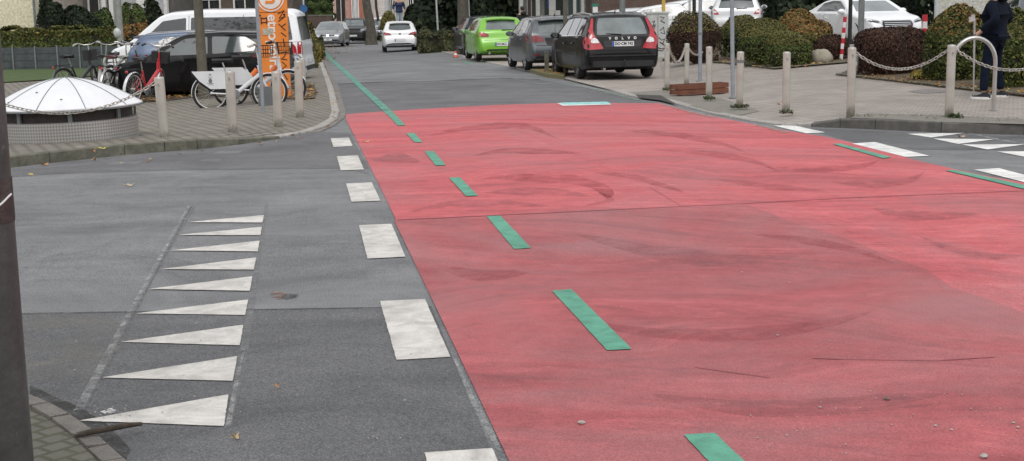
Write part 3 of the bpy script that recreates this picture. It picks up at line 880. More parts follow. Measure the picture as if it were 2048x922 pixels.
def build_car(name, spec, loc, rz, label, cat, body_m, group=None, rimm=None, plate=None, opts=()):
    root = empty(name, loc, rz, label, cat, group)
    # follow the slope of the street
    hx, hy = math.cos(rz), math.sin(rz)
    dz = zg(loc[0] + hx, loc[1] + hy) - zg(loc[0] - hx, loc[1] - hy)
    root.rotation_euler = (0, -math.atan2(dz, 2), rz)
    vs, fs = car_body(spec, body_m)
    L, W = spec['L'], spec['W']; hl, hw_ = L / 2, W / 2
    bvh = BVHTree.FromPolygons([Vector(v) for v in vs], fs)
    mb = MB(); mb.add(vs, fs)
    body = mb.build('body', [body_m, M_blk], root, smooth=True, auto=32)
    me = body.data
    r = spec['wr']; wx = spec['wx']
    # wheel wells cut out of the body
    cm = MB()
    for x in wx:
        for s in (-1, 1):
            cm.lathe([(r + .055, s * (hw_ + .15)), (r + .055, s * (hw_ - .27))], (x, 0, r + .01), seg=32, axis='Y')
    cut = cm.build('cutter', M_blk, smooth=False, clean=True)
    md = body.modifiers.new('b', 'BOOLEAN'); md.operation = 'DIFFERENCE'; md.object = cut; md.solver = 'EXACT'
    try: md.material_mode = 'TRANSFER'
    except Exception: pass
    dg = bpy.context.evaluated_depsgraph_get(); dg.update()
    nm = bpy.data.meshes.new_from_object(body.evaluated_get(dg))
    body.modifiers.clear()
    if len(nm.polygons) > 100:
        old = body.data; body.data = nm; bpy.data.meshes.remove(old)
    bpy.data.objects.remove(cut)
    for x in wx:
        for s in (-1, 1): wheel(root, x, s * (hw_ - spec.get('ws', .115)), r, rimm or M_rim, s, spokes=spec.get('spokes', 5))
    D = lambda n, poly, ax, mt, **kw: decal(n, bvh, poly, ax, mt, root, **kw)
    for item in spec['parts']:
        n, poly, ax, mt = item[:4]; kw = item[4] if len(item) > 4 else {}
        if mt == 'body': mt = body_m
        if ax in ('rear', 'front') and kw.get('mirror'):
            k2 = {a: b for a, b in kw.items() if a != 'mirror'}
            D(n, poly, ax, mt, **k2); D(n, mir(poly), ax, mt, **k2)
        elif ax == 'side':
            D(n, poly, 'left', mt, **kw); D(n, poly, 'right', mt, **kw)
        else: D(n, poly, ax, mt, **kw)
    # door gaps and handles
    for x0, z0, z1 in spec.get('gaps', []):
        for sd in ('left', 'right'):
            D('door_gap', [(x0 - .006, z0), (x0 + .006, z0), (x0 + .006, z1), (x0 - .006, z1)], sd, M_gap, off=.003, smooth_sub=0, cell=.1)
    for x0, z0 in spec.get('handles', []):
        for s in (1, -1):
            h = bvh.ray_cast(Vector((x0, s * 9, z0)), Vector((0, -s, 0)))
            if h[0]:
                m2 = MB(); m2.tube([h[0] + Vector((-.09, s * .01, 0)), h[0] + Vector((-.07, s * .035, 0)), h[0] + Vector((.07, s * .035, 0)), h[0] + Vector((.09, s * .01, 0))], .013, 6)
                m2.build('door_handle', spec.get('handle_m', body_m), root)
    # mirrors
    mx, mz = spec['mirror']
    for s in (1, -1):
        m2 = MB()
        y = hw_ * .90
        m2.ellip((mx - .02, s * (y + .13), mz + .03), (.075, .115, .075), 14, 8)
        m2.tube([(mx + .02, s * (y - .06), mz - .03), (mx, s * (y + .08), mz)], [.03, .028], 8)
        mm = m2.build('mirror', spec.get('mirror_m', body_m), root)
        m3 = MB(); m3.lathe([(.001, 0), (.062, 0)], (mx - .092, s * (y + .13), mz + .03), seg=16, axis='X', capb=False, capt=False)
        m3.build('mirror_glass', M_glass_int, mm)
    # number plates
    for end, z, tx in ((-1, spec['plate_r'], plate), (1, spec['plate_f'], plate)):
        h = bvh.ray_cast(Vector((end * 9, 0, z)), Vector((-end, 0, 0)))
        if not h[0]: continue
        px_ = h[0].x + end * .02
        m2 = MB(); m2.box((px_, 0, z), (.012, .52, .112)); pl = m2.build('number_plate', M_plate, root, smooth=False)
        m2 = MB(); m2.box((px_ + end * .005, (.235 if end < 0 else -.235), z), (.010, .046, .108)); m2.build('blue_band', M_pblue, pl, smooth=False)
        if tx:
            t = text_mesh('plate_text', tx, .098, M_ptext, pl, .001, bold=.003)
            tmx = Matrix.Translation((px_ + end * .008, -.02 if end < 0 else .02, z)) @ (Matrix.Rotation(-PI / 2, 4, 'Z') if end < 0 else Matrix.Rotation(PI / 2, 4, 'Z')) @ Matrix.Rotation(PI / 2, 4, 'X')
            xs_ = [v.co.x for v in t.data.vertices]; sx = min(1.0, .43 / max(.1, max(xs_) - min(xs_)))
            t.matrix_local = tmx @ Matrix.Diagonal((sx, .95, 1, 1))
    if 'rails' in opts:
        for s in (1, -1):
            zt = spec['rail_z']; a, b = spec['rail_x']
            m2 = MB(); y = s * spec['rail_y']
            m2.tube([(a - .05, y, zt - .05), (a + .05, y, zt + .03), ((a + b) / 2, y, zt + .06), (b - .05, y, zt + .03), (b + .05, y, zt - .06)], .018, 8)
            m2.build('roof_rail', M_steel, root)
    if 'antenna' in opts:
        ax_, az = spec['antenna']
        m2 = MB(); m2.tube([(ax_, 0, az), (ax_ - .02, 0, az + .05), (ax_ - .09, 0, az + .11)], [.022, .014, .005], 8); m2.build('antenna', M_blk, root)
    if 'wiper' in opts:
        zz, yy = spec['wiper']
        pts = []
        for k in range(6):
            y = yy[0] + (yy[1] - yy[0]) * k / 5; z = zz[0] + (zz[1] - zz[0]) * k / 5
            h = bvh.ray_cast(Vector((-9, y, z)), Vector((1, 0, 0)))
            if h[0]: pts.append(h[0] + Vector((-.02, 0, .0)))
        if len(pts) > 1: MB().tube(pts, [.018, .013, .012, .011, .010, .009][:len(pts)], 6).build('rear_wiper', M_blk, root)
    if 'exhaust' in opts:
        MB().tube([(-hl + .02, .45, .27), (-hl + .25, .45, .27)], .035, 10).build('exhaust_pipe', M_steel, root)
    if 'towbar' in opts:
        m2 = MB(); m2.tube([(-hl + .15, 0, .30), (-hl - .08, 0, .30), (-hl - .12, 0, .36), (-hl - .12, 0, .42)], .018, 8); m2.ellip((-hl - .12, 0, .44), (.027, .027, .027), 10, 8)
        m2.build('tow_hook', M_blk, root)
    if 'spoiler' in opts:
        sx, sz, sw = spec['spoiler']
        m2 = MB(); pts = []
        n = 12
        for e in (0, 1):
            pass
        vs2 = []; fs2 = []
        for i in range(n + 1):
            u = -1 + 2 * i / n; y = sw * u; q = .03 * (1 - u * u)
            vs2 += [(sx + .22, y * 1.02, sz + q + .01), (sx - .03, y * .96, sz + q - .012), (sx - .03, y * .96, sz + q - .04), (sx + .12, y, sz + q - .05)]
        for i in range(n):
            for j in range(4): fs2.append((i * 4 + j, i * 4 + (j + 1) % 4, (i + 1) * 4 + (j + 1) % 4, (i + 1) * 4 + j))
        fs2 += [(3, 2, 1, 0), tuple(n * 4 + j for j in range(4))]
        m2.add(vs2, fs2); m2.build('roof_spoiler', body_m, root, clean=True)
    return root, bvh

Mi = {'mirror': True}
def hatch(kind='ibiza'):
    L, W = 4.05, 1.70
    s = dict(L=L, W=W, wr=.31, wx=(-1.27, 1.22), belt=[(-2.02, .99), (-1.0, .96), (1.0, .90), (2, .70)], tumble=.40, mirror=(.72, .93), plate_r=.56, plate_f=.42,
             top=[(-2.02, .44), (-2.02, .60), (-1.97, .68), (-1.93, .74), (-1.88, .96), (-1.50, 1.37), (-1.36, 1.42), (-.5, 1.45), (.15, 1.42), (.42, 1.34), (1.10, .96), (1.3, .90), (1.75, .80), (1.95, .68), (2.02, .42)],
             gaps=[(-.32, .30, .93), (.72, .30, .90), (-1.08, .50, .93)], handles=[(-.22, .80), (-.98, .83)], antenna=(-1.2, 1.44), wiper=((1.02, 1.03), (0, -.38)), spoiler=(-1.62, 1.38, .50))
    s['parts'] = [
        ('rear_window', [(-.54, 1.04), (.54, 1.04), (.455, 1.33), (-.455, 1.33)], 'rear', M_glass_int),
        ('tail_light', [(.44, .82), (.50, .80), (.80, .80), (.86, .98), (.66, .97), (.46, .90)], 'rear', M_red_d, Mi),
        ('tail_light_lens', [(.55, .85), (.72, .84), (.76, .93), (.62, .93)], 'rear', M_red_l, {'mirror': True, 'off': .011}),
        ('tailgate_gap', [(-.62, .695), (.62, .695), (.62, .705), (-.62, .705)], 'rear', M_gap, {'smooth_sub': 0, 'off': .005}),
        ('lower_bumper', [(-.60, .30), (.60, .30), (.52, .40), (-.52, .40)], 'rear', M_blk),
        ('windscreen', [(-.60, .99), (.60, .99), (.50, 1.34), (-.50, 1.34)], 'front', M_glass_l),
        ('headlight', [(.42, .66), (.78, .72), (.80, .80), (.66, .80), (.44, .74)], 'front', M_head, Mi),
        ('grille', [(-.36, .63), (.36, .63), (.38, .71), (-.38, .71)], 'front', M_blk),
        ('lower_grille', [(-.45, .30), (.45, .30), (.50, .42), (-.50, .42)], 'front', M_blk),
        ('side_window', [(-.28, .99), (.66, .98), (.60, 1.10), (.20, 1.33), (-.26, 1.355)], 'side', M_glass),
        ('side_window', [(-1.12, 1.02), (-.38, 1.0), (-.36, 1.355), (-.95, 1.34), (-1.14, 1.20)], 'side', M_glass),
    ]
    return s
def golf():
    s = hatch()
    s.update(L=4.25, W=1.78, wx=(-1.32, 1.30), wr=.325, belt=[(-2.12, .98), (-1, .96), (1, .92), (2.1, .75)], mirror=(.80, .96),
             top=[(-2.12, .42), (-2.12, .62), (-2.06, .72), (-2.03, .96), (-1.74, 1.36), (-1.58, 1.43), (-.6, 1.47), (.2, 1.44), (.45, 1.37), (1.15, .98), (1.35, .93), (1.9, .82), (2.06, .68), (2.12, .42)],
             handles=[(-.22, .84), (-1.10, .86)], gaps=[(-.32, .30, .95), (.80, .30, .92)], spoiler=(-1.86, 1.38, .55), wiper=((1.04, 1.05), (0, -.4)), antenna=(-1.3, 1.46))
    s['parts'] = [
        ('rear_window', [(-.58, 1.03), (.58, 1.03), (.50, 1.33), (-.50, 1.33)], 'rear', M_glass_int),
        ('tail_light', [(.40, .80), (.86, .78), (.88, .96), (.62, .96), (.50, .93)], 'rear', M_red_d, Mi),
        ('tailgate_gap', [(-.64, .685), (.64, .685), (.64, .697), (-.64, .697)], 'rear', M_gap, {'smooth_sub': 0, 'off': .005}),
        ('number_plate_recess', [(-.36, .70), (.36, .70), (.42, .90), (-.42, .90)], 'rear', M_blk, {'off': .002}),
        ('lower_bumper', [(-.72, .27), (.72, .27), (.66, .42), (-.66, .42)], 'rear', M_blk),
        ('reflector', [(.56, .43), (.74, .43), (.74, .46), (.56, .46)], 'rear', M_red_d, Mi),
        ('chrome_strip', [(-.55, .32), (.55, .32), (.55, .335), (-.55, .335)], 'rear', M_chrome, {'off': .012, 'smooth_sub': 0}),
        ('windscreen', [(-.66, 1.0), (.66, 1.0), (.55, 1.36), (-.55, 1.36)], 'front', M_glass_int),
        ('headlight', [(.44, .64), (.80, .68), (.83, .79), (.70, .80), (.46, .74)], 'front', M_head, Mi),
        ('grille', [(-.40, .64), (.40, .64), (.42, .70), (-.42, .70)], 'front', M_blk),
        ('badge', [(-.055, .62), (.055, .62), (.07, .68), (.055, .735), (-.055, .735), (-.07, .68)], 'front', M_chrome, {'off': .014}),
        ('lower_grille', [(-.70, .28), (.70, .28), (.62, .42), (-.62, .42)], 'front', M_blk),
        ('side_window', [(-.28, 1.0), (.74, .99), (.66, 1.10), (.24, 1.34), (-.26, 1.375)], 'side', M_glass),
        ('side_window', [(-1.30, 1.04), (-.38, 1.0), (-.36, 1.375), (-1.10, 1.35), (-1.34, 1.20)], 'side', M_glass),
    ]
    return s
def corsa():
    s = hatch()
    s['parts'] = [
        ('rear_window', [(-.50, 1.06), (-.10, 1.03), (.10, 1.03), (.50, 1.06), (.53, 1.14), (.46, 1.32), (-.46, 1.32), (-.53, 1.14)], 'rear', M_glass_l),
        ('tail_light', [(.38, .80), (.55, .79), (.78, .80), (.84, .95), (.66, .95), (.50, .90)], 'rear', M_red_d, Mi),
        ('tail_light_lens', [(.56, .83), (.74, .83), (.78, .91), (.62, .91)], 'rear', M_red_l, {'mirror': True, 'off': .011}),
        ('badge', [(-.045, .80), (.045, .80), (.06, .85), (.045, .90), (-.045, .90), (-.06, .85)], 'rear', M_rimd, {'off': .010}),
        ('tailgate_gap', [(-.60, .655), (.60, .655), (.60, .667), (-.60, .667)], 'rear', M_gap, {'smooth_sub': 0, 'off': .005}),
        ('lower_bumper', [(-.70, .26), (.70, .26), (.62, .38), (.4, .42), (-.4, .42), (-.62, .38)], 'rear', M_blk),
        ('windscreen', [(-.60, .99), (.60, .99), (.50, 1.34), (-.50, 1.34)], 'front', M_glass_l),
        ('headlight', [(.42, .66), (.78, .72), (.80, .80), (.66, .80), (.44, .74)], 'front', M_head, Mi),
        ('side_window', [(-.28, .99), (.66, .98), (.60, 1.10), (.20, 1.33), (-.26, 1.355)], 'side', M_glass),
        ('side_window', [(-1.12, 1.05), (-.38, 1.0), (-.36, 1.355), (-.95, 1.34), (-1.14, 1.20)], 'side', M_glass),
    ]
    return s
def estate():
    s = dict(L=4.82, W=1.86, wr=.335, wx=(-1.40, 1.40), belt=[(-2.4, 1.0), (-1, .96), (1, .92), (2.4, .75)], tumble=.37, mirror=(1.02, .97), plate_r=.83, plate_f=.42, n=100,
             top=[(-2.41, .40), (-2.41, .655), (-2.385, .70), (-2.365, .76), (-2.30, 1.02), (-1.98, 1.44), (-1.84, 1.49), (-.8, 1.53), (.2, 1.50), (.52, 1.43), (1.28, 1.0), (1.5, .94), (2.1, .85), (2.34, .70), (2.41, .40)],
             plan=[(-2.41, .84), (-2.35, .90), (-2.2, .945), (-1.9, .985), (-1.4, 1), (1.2, 1), (1.85, .965), (2.15, .90), (2.33, .80), (2.41, .70)],
             gaps=[(-.22, .30, .95), (.95, .30, .92)], handles=[(-.12, .82), (-1.12, .84)], antenna=(-1.55, 1.51), wiper=((1.045, 1.07), (.02, .38)),
             rail_z=1.49, rail_x=(-1.75, .35), rail_y=.62, r=.08, spokes=7)
    s['parts'] = [
        ('rear_window', [(-.60, 1.04), (.60, 1.04), (.555, 1.30), (.50, 1.42), (-.50, 1.42), (-.555, 1.30)], 'rear', M_glass_int, {'off': .010}),
        ('rear_window_frame', [(-.66, .99), (.66, .99), (.60, 1.30), (.54, 1.45), (-.54, 1.45), (-.60, 1.30)], 'rear', M_blk, {'off': .004}),
        ('tail_light', [(.46, .72), (.78, .70), (.88, .72), (.89, .90), (.86, 1.0), (.74, 1.22), (.67, 1.42), (.62, 1.42), (.675, 1.15), (.66, 1.02), (.56, .90)], 'rear', M_red_l, {'mirror': True, 'off': .008}),
        ('tail_light_lens', [(.55, .86), (.64, .85), (.76, .86), (.74, .95), (.66, .98), (.59, .93)], 'rear', M_clear, {'mirror': True, 'off': .016}),
        ('tailgate_recess', [(-.42, .76), (.42, .76), (.46, .91), (-.46, .91)], 'rear', M_blk, {'off': .003}),
        ('tailgate_gap', [(-.62, .675), (.62, .675), (.62, .687), (-.62, .687)], 'rear', M_gap, {'smooth_sub': 0, 'off': .005}),
        ('bumper_strip', [(-.80, .545), (.80, .545), (.80, .575), (-.80, .575)], 'rear', M_blk, {'off': .014}),
        ('lower_bumper', [(-.76, .30), (.76, .30), (.72, .44), (-.72, .44)], 'rear', M_blk),
        ('windscreen', [(-.68, 1.02), (.68, 1.02), (.58, 1.40), (-.58, 1.40)], 'front', M_glass_l),
        ('headlight', [(.50, .66), (.80, .70), (.83, .82), (.52, .78)], 'front', M_head, Mi),
        ('side_window', [(-.18, 1.0), (.95, .99), (.82, 1.12), (.40, 1.38), (-.18, 1.42)], 'side', M_glass),
        ('side_window', [(-1.10, 1.02), (-.26, 1.0), (-.26, 1.42), (-1.08, 1.42)], 'side', M_glass),
        ('side_window', [(-1.86, 1.07), (-1.17, 1.02), (-1.15, 1.42), (-1.72, 1.39)], 'side', M_glass),
        ('window_trim', [(-1.9, 1.045), (-1.87, 1.03), (.98, .965), (.98, .985)], 'side', M_chrome, {'off': .009, 'smooth_sub': 0}),
    ]
    return s
def van():
    s = dict(L=5.3, W=1.90, wr=.34, wx=(-1.65, 1.55), belt=[(-2.4, 1.10), (2.4, 1.02)], tumble=.15, mirror=(1.50, 1.15), plate_r=.62, plate_f=.45, n=100, r=.10,
             top=[(-2.47, .42), (-2.47, .62), (-2.43, .72), (-2.43, 1.05), (-2.30, 1.82), (-2.20, 1.93), (-2.0, 1.97), (0, 1.99), (.85, 1.93), (1.10, 1.84), (1.80, 1.22), (1.95, 1.12), (2.30, 1.0), (2.44, .78), (2.47, .42)],
             plan=[(-2.47, .88), (-2.40, .93), (-2.25, .97), (-2.0, 1), (1.3, 1), (1.9, .965), (2.2, .90), (2.4, .82), (2.47, .74)],
             gaps=[(.35, .32, 1.85), (1.45, .32, 1.10), (-1.0, .40, 1.85)], handles=[(.48, 1.02)])
    s['parts'] = [
        ('rear_window', [(-.70, 1.16), (.70, 1.16), (.66, 1.78), (-.66, 1.78)], 'rear', M_glass_l),
        ('tail_light', [(.76, .80), (.86, .80), (.93, .82), (.91, 1.13), (.80, 1.14)], 'rear', M_red_l, {'mirror': True, 'off': .009}),
        ('tail_light', [(-2.45, .82), (-2.33, .82), (-2.33, 1.13), (-2.42, 1.13)], 'side', M_red_l, {'off': .011}),
        ('lower_bumper', [(-.80, .36), (.80, .36), (.78, .48), (-.78, .48)], 'rear', M_blk),
        ('windscreen', [(-.78, 1.22), (.78, 1.22), (.70, 1.80), (-.70, 1.80)], 'front', M_glass_l),
        ('headlight', [(.48, .78), (.84, .80), (.86, .98), (.52, .94)], 'front', M_head, Mi),
        ('grille', [(-.46, .78), (.46, .78), (.46, .90), (-.46, .90)], 'front', M_blk),
        ('side_window', [(.42, 1.15), (1.58, 1.13), (1.42, 1.30), (1.00, 1.72), (.42, 1.80)], 'side', M_glass),
        ('side_window', [(-2.22, 1.18), (.30, 1.15), (.30, 1.80), (-2.12, 1.80)], 'side', M_glass),
    ]
    f = 5.3 / 4.95
    s['top'] = [(x * f, z) for x, z in s['top']]; s['plan'] = [(x * f, w) for x, w in s['plan']]; s['gaps'] = [(x * f, a, b) for x, a, b in s['gaps']]; s['mirror'] = (1.62, 1.15)
    s['parts'] = [(p[0], [(a * f, b) for a, b in p[1]]) + tuple(p[2:]) if p[2] == 'side' else p for p in s['parts']]
    return s
def coupe():
    s = dict(L=4.67, W=1.85, wr=.34, wx=(-1.40, 1.42), belt=[(-2.3, .95), (-1, .94), (1, .90), (2.3, .72)], tumble=.46, mirror=(.70, .95), plate_r=.7, plate_f=.50, n=100,
             top=[(-2.33, .40), (-2.33, .62), (-2.28, .90), (-2.15, .98), (-1.75, 1.04), (-1.0, 1.29), (-.35, 1.37), (.12, 1.35), (.38, 1.28), (1.12, .94), (1.3, .90), (1.95, .80), (2.2, .70), (2.30, .55), (2.33, .36)],
             gaps=[(-.62, .32, .93), (.78, .30, .90)], handles=[(-.45, .80)], spokes=10)
    s['parts'] = [
        ('windscreen', [(-.68, .97), (.68, .97), (.54, 1.27), (-.54, 1.27)], 'front', M_glass_int),
        ('headlight', [(.50, .62), (.86, .68), (.88, .76), (.78, .765), (.52, .70)], 'front', M_head, Mi),
        ('headlight_lens', [(.56, .645), (.82, .69), (.82, .715), (.56, .675)], 'front', M_blk, {'mirror': True, 'off': .012, 'smooth_sub': 0}),
        ('grille', [(-.40, .40), (.40, .40), (.47, .60), (.43, .69), (-.43, .69), (-.47, .60)], 'front', M_blk, {'off': .008}),
        ('grille_frame', [(-.43, .375), (.43, .375), (.51, .60), (.46, .715), (-.46, .715), (-.51, .60)], 'front', M_chrome, {'off': .004}),
        ('air_intake', [(.56, .30), (.84, .34), (.86, .50), (.66, .46)], 'front', M_blk, Mi),
        ('side_window', [(-1.25, 1.0), (.70, .985), (.60, 1.08), (.10, 1.285), (-.40, 1.30), (-.95, 1.23)], 'side', M_glass),
        ('rear_window', [(-.50, 1.04), (.50, 1.04), (.46, 1.25), (-.46, 1.25)], 'rear', M_glass),
        ('tail_light', [(.45, .75), (.80, .75), (.82, .88), (.45, .86)], 'rear', M_red_d, Mi),
    ]
    for k in range(5):
        z = .43 + .05 * k
        s['parts'].append(('grille_bar', [(-.40, z), (.40, z), (.40, z + .014), (-.40, z + .014)], 'front', M_chrome, {'off': .018, 'smooth_sub': 0}))
    return s
def suv():
    s = golf()
    s.update(L=4.4, W=1.83, wr=.35, wx=(-1.35, 1.35), belt=[(-2.2, 1.08), (-1, 1.05), (1, 1.02), (2.2, .85)], tumble=.40, mirror=(.85, 1.08), plate_r=.78, plate_f=.5, r=.10,
             top=[(-2.2, .46), (-2.2, .70), (-2.14, .80), (-2.10, 1.06), (-1.80, 1.50), (-1.62, 1.58), (-.6, 1.62), (.2, 1.59), (.48, 1.50), (1.15, 1.10), (1.4, 1.04), (1.95, .95), (2.14, .78), (2.2, .45)],
             spoiler=(-1.92, 1.52, .56), wiper=((1.12, 1.13), (0, -.38)), antenna=(-1.4, 1.6), gaps=[(-.32, .34, 1.05), (.80, .34, 1.02)], handles=[(-.22, .94), (-1.10, .96)])
    s['parts'] = [
        ('rear_window', [(-.62, 1.14), (.62, 1.14), (.52, 1.46), (-.52, 1.46)], 'rear', M_glass_l),
        ('tail_light', [(.58, .92), (.88, .92), (.90, 1.10), (.72, 1.10)], 'rear', M_red_l, Mi),
        ('tail_light_lens', [(.66, .98), (.78, .98), (.80, 1.05), (.70, 1.05)], 'rear', M_clear, {'mirror': True, 'off': .012}),
        ('lower_bumper', [(-.76, .32), (.76, .32), (.70, .50), (-.70, .50)], 'rear', M_blk),
        ('windscreen', [(-.66, 1.13), (.66, 1.13), (.55, 1.50), (-.55, 1.50)], 'front', M_glass_int),
        ('headlight', [(.48, .80), (.82, .84), (.85, .95), (.50, .92)], 'front', M_head, Mi),
        ('grille', [(-.42, .70), (.42, .70), (.44, .88), (-.44, .88)], 'front', M_blk),
        ('lower_grille', [(-.66, .34), (.66, .34), (.60, .48), (-.60, .48)], 'front', M_blk),
        ('side_window', [(-.28, 1.12), (.74, 1.10), (.66, 1.22), (.26, 1.48), (-.26, 1.52)], 'side', M_glass),
        ('side_window', [(-1.36, 1.16), (-.38, 1.12), (-.36, 1.52), (-1.14, 1.50), (-1.40, 1.32)], 'side', M_glass),
    ]
    return s

RD = math.atan2(1, -0.158)   # heading along the street, away from the camera
P_blk = paint('paint_black', (0.006, 0.006, 0.007), 0.0, .45, .1, .55)
P_dgrey = paint('paint_dark_grey', (0.10, 0.11, 0.12), 0.5, .38)
P_green = paint('paint_lime_green', (0.20, 0.50, 0.045), 0.1, .35)
P_white = paint('paint_white', (0.88, 0.89, 0.90), 0.0, .35)
P_silver = paint('paint_silver_grey', (0.30, 0.31, 0.32), 0.6, .35)
P_blue = paint('paint_slate_blue', (0.085, 0.125, 0.20), 0.4, .35)
P_navy = paint('paint_blue_black', (0.010, 0.011, 0.018), 0.1, .3, .2, .6)
P_pearl = paint('paint_pale_silver', (0.62, 0.63, 0.64), 0.3, .35)

def put(px, Y, off): return XAT(px, Y, off)
def behind(pt, rz, d):
    """centre of a car whose tail centre stands at pt"""
    x, y = pt.x + math.cos(rz) * d, pt.y + math.sin(rz) * d
    return Vector((x, y, 0))
def setz(p, off):
    p = p.copy(); p.z = zg(p.x, p.y) + off; return p

# cars parked along the right kerb, seen from behind
GP = 'cars parked beside the right kerb'
s = estate()
c = setz(behind(XAT(1247, 33.2), RD, 2.41), .04)
vol, vb = build_car('parked_car', s, c, RD, 'black estate car with tall red tail lights and roof rails, beside the bollards', 'car', P_blk, GP, M_rimd, 'DO·CM 742', ('rails', 'antenna', 'wiper', 'towbar', 'exhaust'))
for i, ch in enumerate('VOLVO'):
    t = text_mesh('letter', ch, .078, M_plate, vol, .004, bold=.005)
    yy = .30 - .15 * i
    h = vb.ray_cast(Vector((-9, yy, .955)), Vector((1, 0, 0)))
    t.matrix_local = Matrix.Translation((h[0].x - .012, yy, .955)) @ Matrix.Rotation(-PI / 2, 4, 'Z') @ Matrix.Rotation(PI / 2, 4, 'X')
c = setz(behind(XAT(1121, 38.8), RD, 2.12), .04)
build_car('parked_car', golf(), c, RD, 'dark grey hatchback parked between the lime green car and the black estate', 'car', P_dgrey, GP, M_rim, 'DO', ('antenna', 'wiper', 'spoiler'))
c = setz(behind(XAT(1006, 47.5), RD, 2.02), .04)
build_car('parked_car', hatch(), c, RD, 'lime green hatchback with dark red tail lights by the kerb', 'car', P_green, GP, M_rim, 'DO·MLC 10', ('antenna', 'wiper', 'spoiler', 'exhaust'))
c = setz(behind(XAT(976, 54.5), RD, 2.02), .04)
build_car('parked_car', golf(), c, RD, 'black car mostly hidden in front of the lime green hatchback', 'car', P_navy, GP, M_rimd, None, ())
# white hatchback driving away
c = setz(behind(XAT(806, 68.5), RD, 2.02), .0)
build_car('driving_car', corsa(), c, RD - R(3.5), 'white hatchback with dark red tail lights driving away in the street', 'car', P_white, None, M_rim, None, ('antenna', 'spoiler'))
# cars facing the camera on the left side of the street
GL = 'cars parked nose to the camera on the left of the street'
def facing(px, Y, hl, rz): 
    q = XAT(px, Y); return setz(Vector((q.x - math.cos(rz) * hl, q.y - math.sin(rz) * hl, 0)), 0.02)
rz = R(-90)
build_car('parked_car', golf(), facing(656, 84, 2.1, rz), rz, 'silver grey hatchback facing the camera, nearest in the left row', 'car', P_silver, GL, M_rim, 'DO', ())
build_car('parked_car', suv(), facing(707, 93, 2.2, R(-88)), R(-88), 'tall black car standing directly behind the silver grey hatchback', 'car', P_blk, GL, M_rimd, None, ())
build_car('parked_car', golf(), facing(727, 101, 2.1, R(-88)), R(-88), 'white car almost hidden behind the tall black car', 'car', P_pearl, GL, M_rim, None, ())
build_car('parked_car', golf(), facing(746, 104, 2.1, R(-88)), R(-88), 'black car left of the white van at the far end of the street', 'car', P_navy, GL, M_rimd, None, ())
build_car('parked_car', suv(), facing(763, 112, 2.1, R(-88)), R(-88), 'small white van beside the tail of the driving hatchback', 'car', P_white, GL, M_rim, None, ())

# left corner: black hatchback, blue hatchback, white van
c = setz(XAT(407, 32.2), .05)
s = golf(); s.update(L=4.0, wx=(-1.22, 1.22), top=[(x * .945, z) for x, z in s['top']], belt=[(-2.12, .96), (-1, .94), (1, .90), (2.1, .75)])
s['parts'] = [p if not (p[0] == 'side_window') else (p[0], p[1], p[2], M_glass_l) for p in s['parts']]
build_car('parked_car', s, c, R(180), 'black hatchback parked sideways behind the bicycles', 'car', P_blk, 'cars parked behind the bicycles', M_rimd, None, ('antenna', 'spoiler'))
c = setz(XAT(434, 35.1), .05)
build_car('parked_car', golf(), c, R(3), 'slate blue hatchback squeezed between the black hatchback and the white van', 'car', P_blue, 'cars parked behind the bicycles', M_rim, None, ('spoiler',))
c = setz(XAT(423, 38.6), .05)
sv = van()
build_car('parked_van', sv, c, R(178), 'white passenger van with dark side windows at the left edge of the street', 'van', P_white, None, M_rim, None, ())

# car park on the right
rz = R(-78)
c = setz(XAT(1722, 42.5), .10)
build_car('parked_car', coupe(), c, rz, 'white coupe with a slatted grille parked behind the brown shrub', 'car', P_white, 'cars on the car park', M_rim, 'DO', ())
rz = R(101)
c = setz(XAT(1474, 52), .10)
build_car('parked_car', suv(), c, R(80), 'pale silver off-roader seen from behind above the green shrubs', 'car', P_pearl, 'cars on the car park', M_rim, None, ('antenna', 'wiper', 'spoiler'))
lot = [(1165, 62, 'hatch', P_white, 'white hatchback right of the tree trunks beyond the car park', 200), (1232, 66, 'golf', P_pearl, 'pale silver car beyond the roof of the black estate', 190), (1300, 64, 'hatch', P_white, 'white car behind the graffiti covered cabinet', 175),
       (1350, 70, 'golf', P_white, 'white car behind the yellow pole', 185), (1392, 66, 'hatch', P_white, 'white car above the brown round shrub', 180)]
for px, Y, k, mt, lb, a in lot:
    c = setz(XAT(px, Y), .10)
    build_car('parked_car', hatch() if k == 'hatch' else golf(), c, R(a), lb, 'car', mt, 'cars on the car park', M_rim, None, ())
c = setz(XAT(2088, 36), .10)
build_car('parked_car', golf(), c, R(-100), 'dark silver car cut off at the right edge behind the shrub', 'car', P_dgrey, 'cars on the car park', M_rim, None, ())
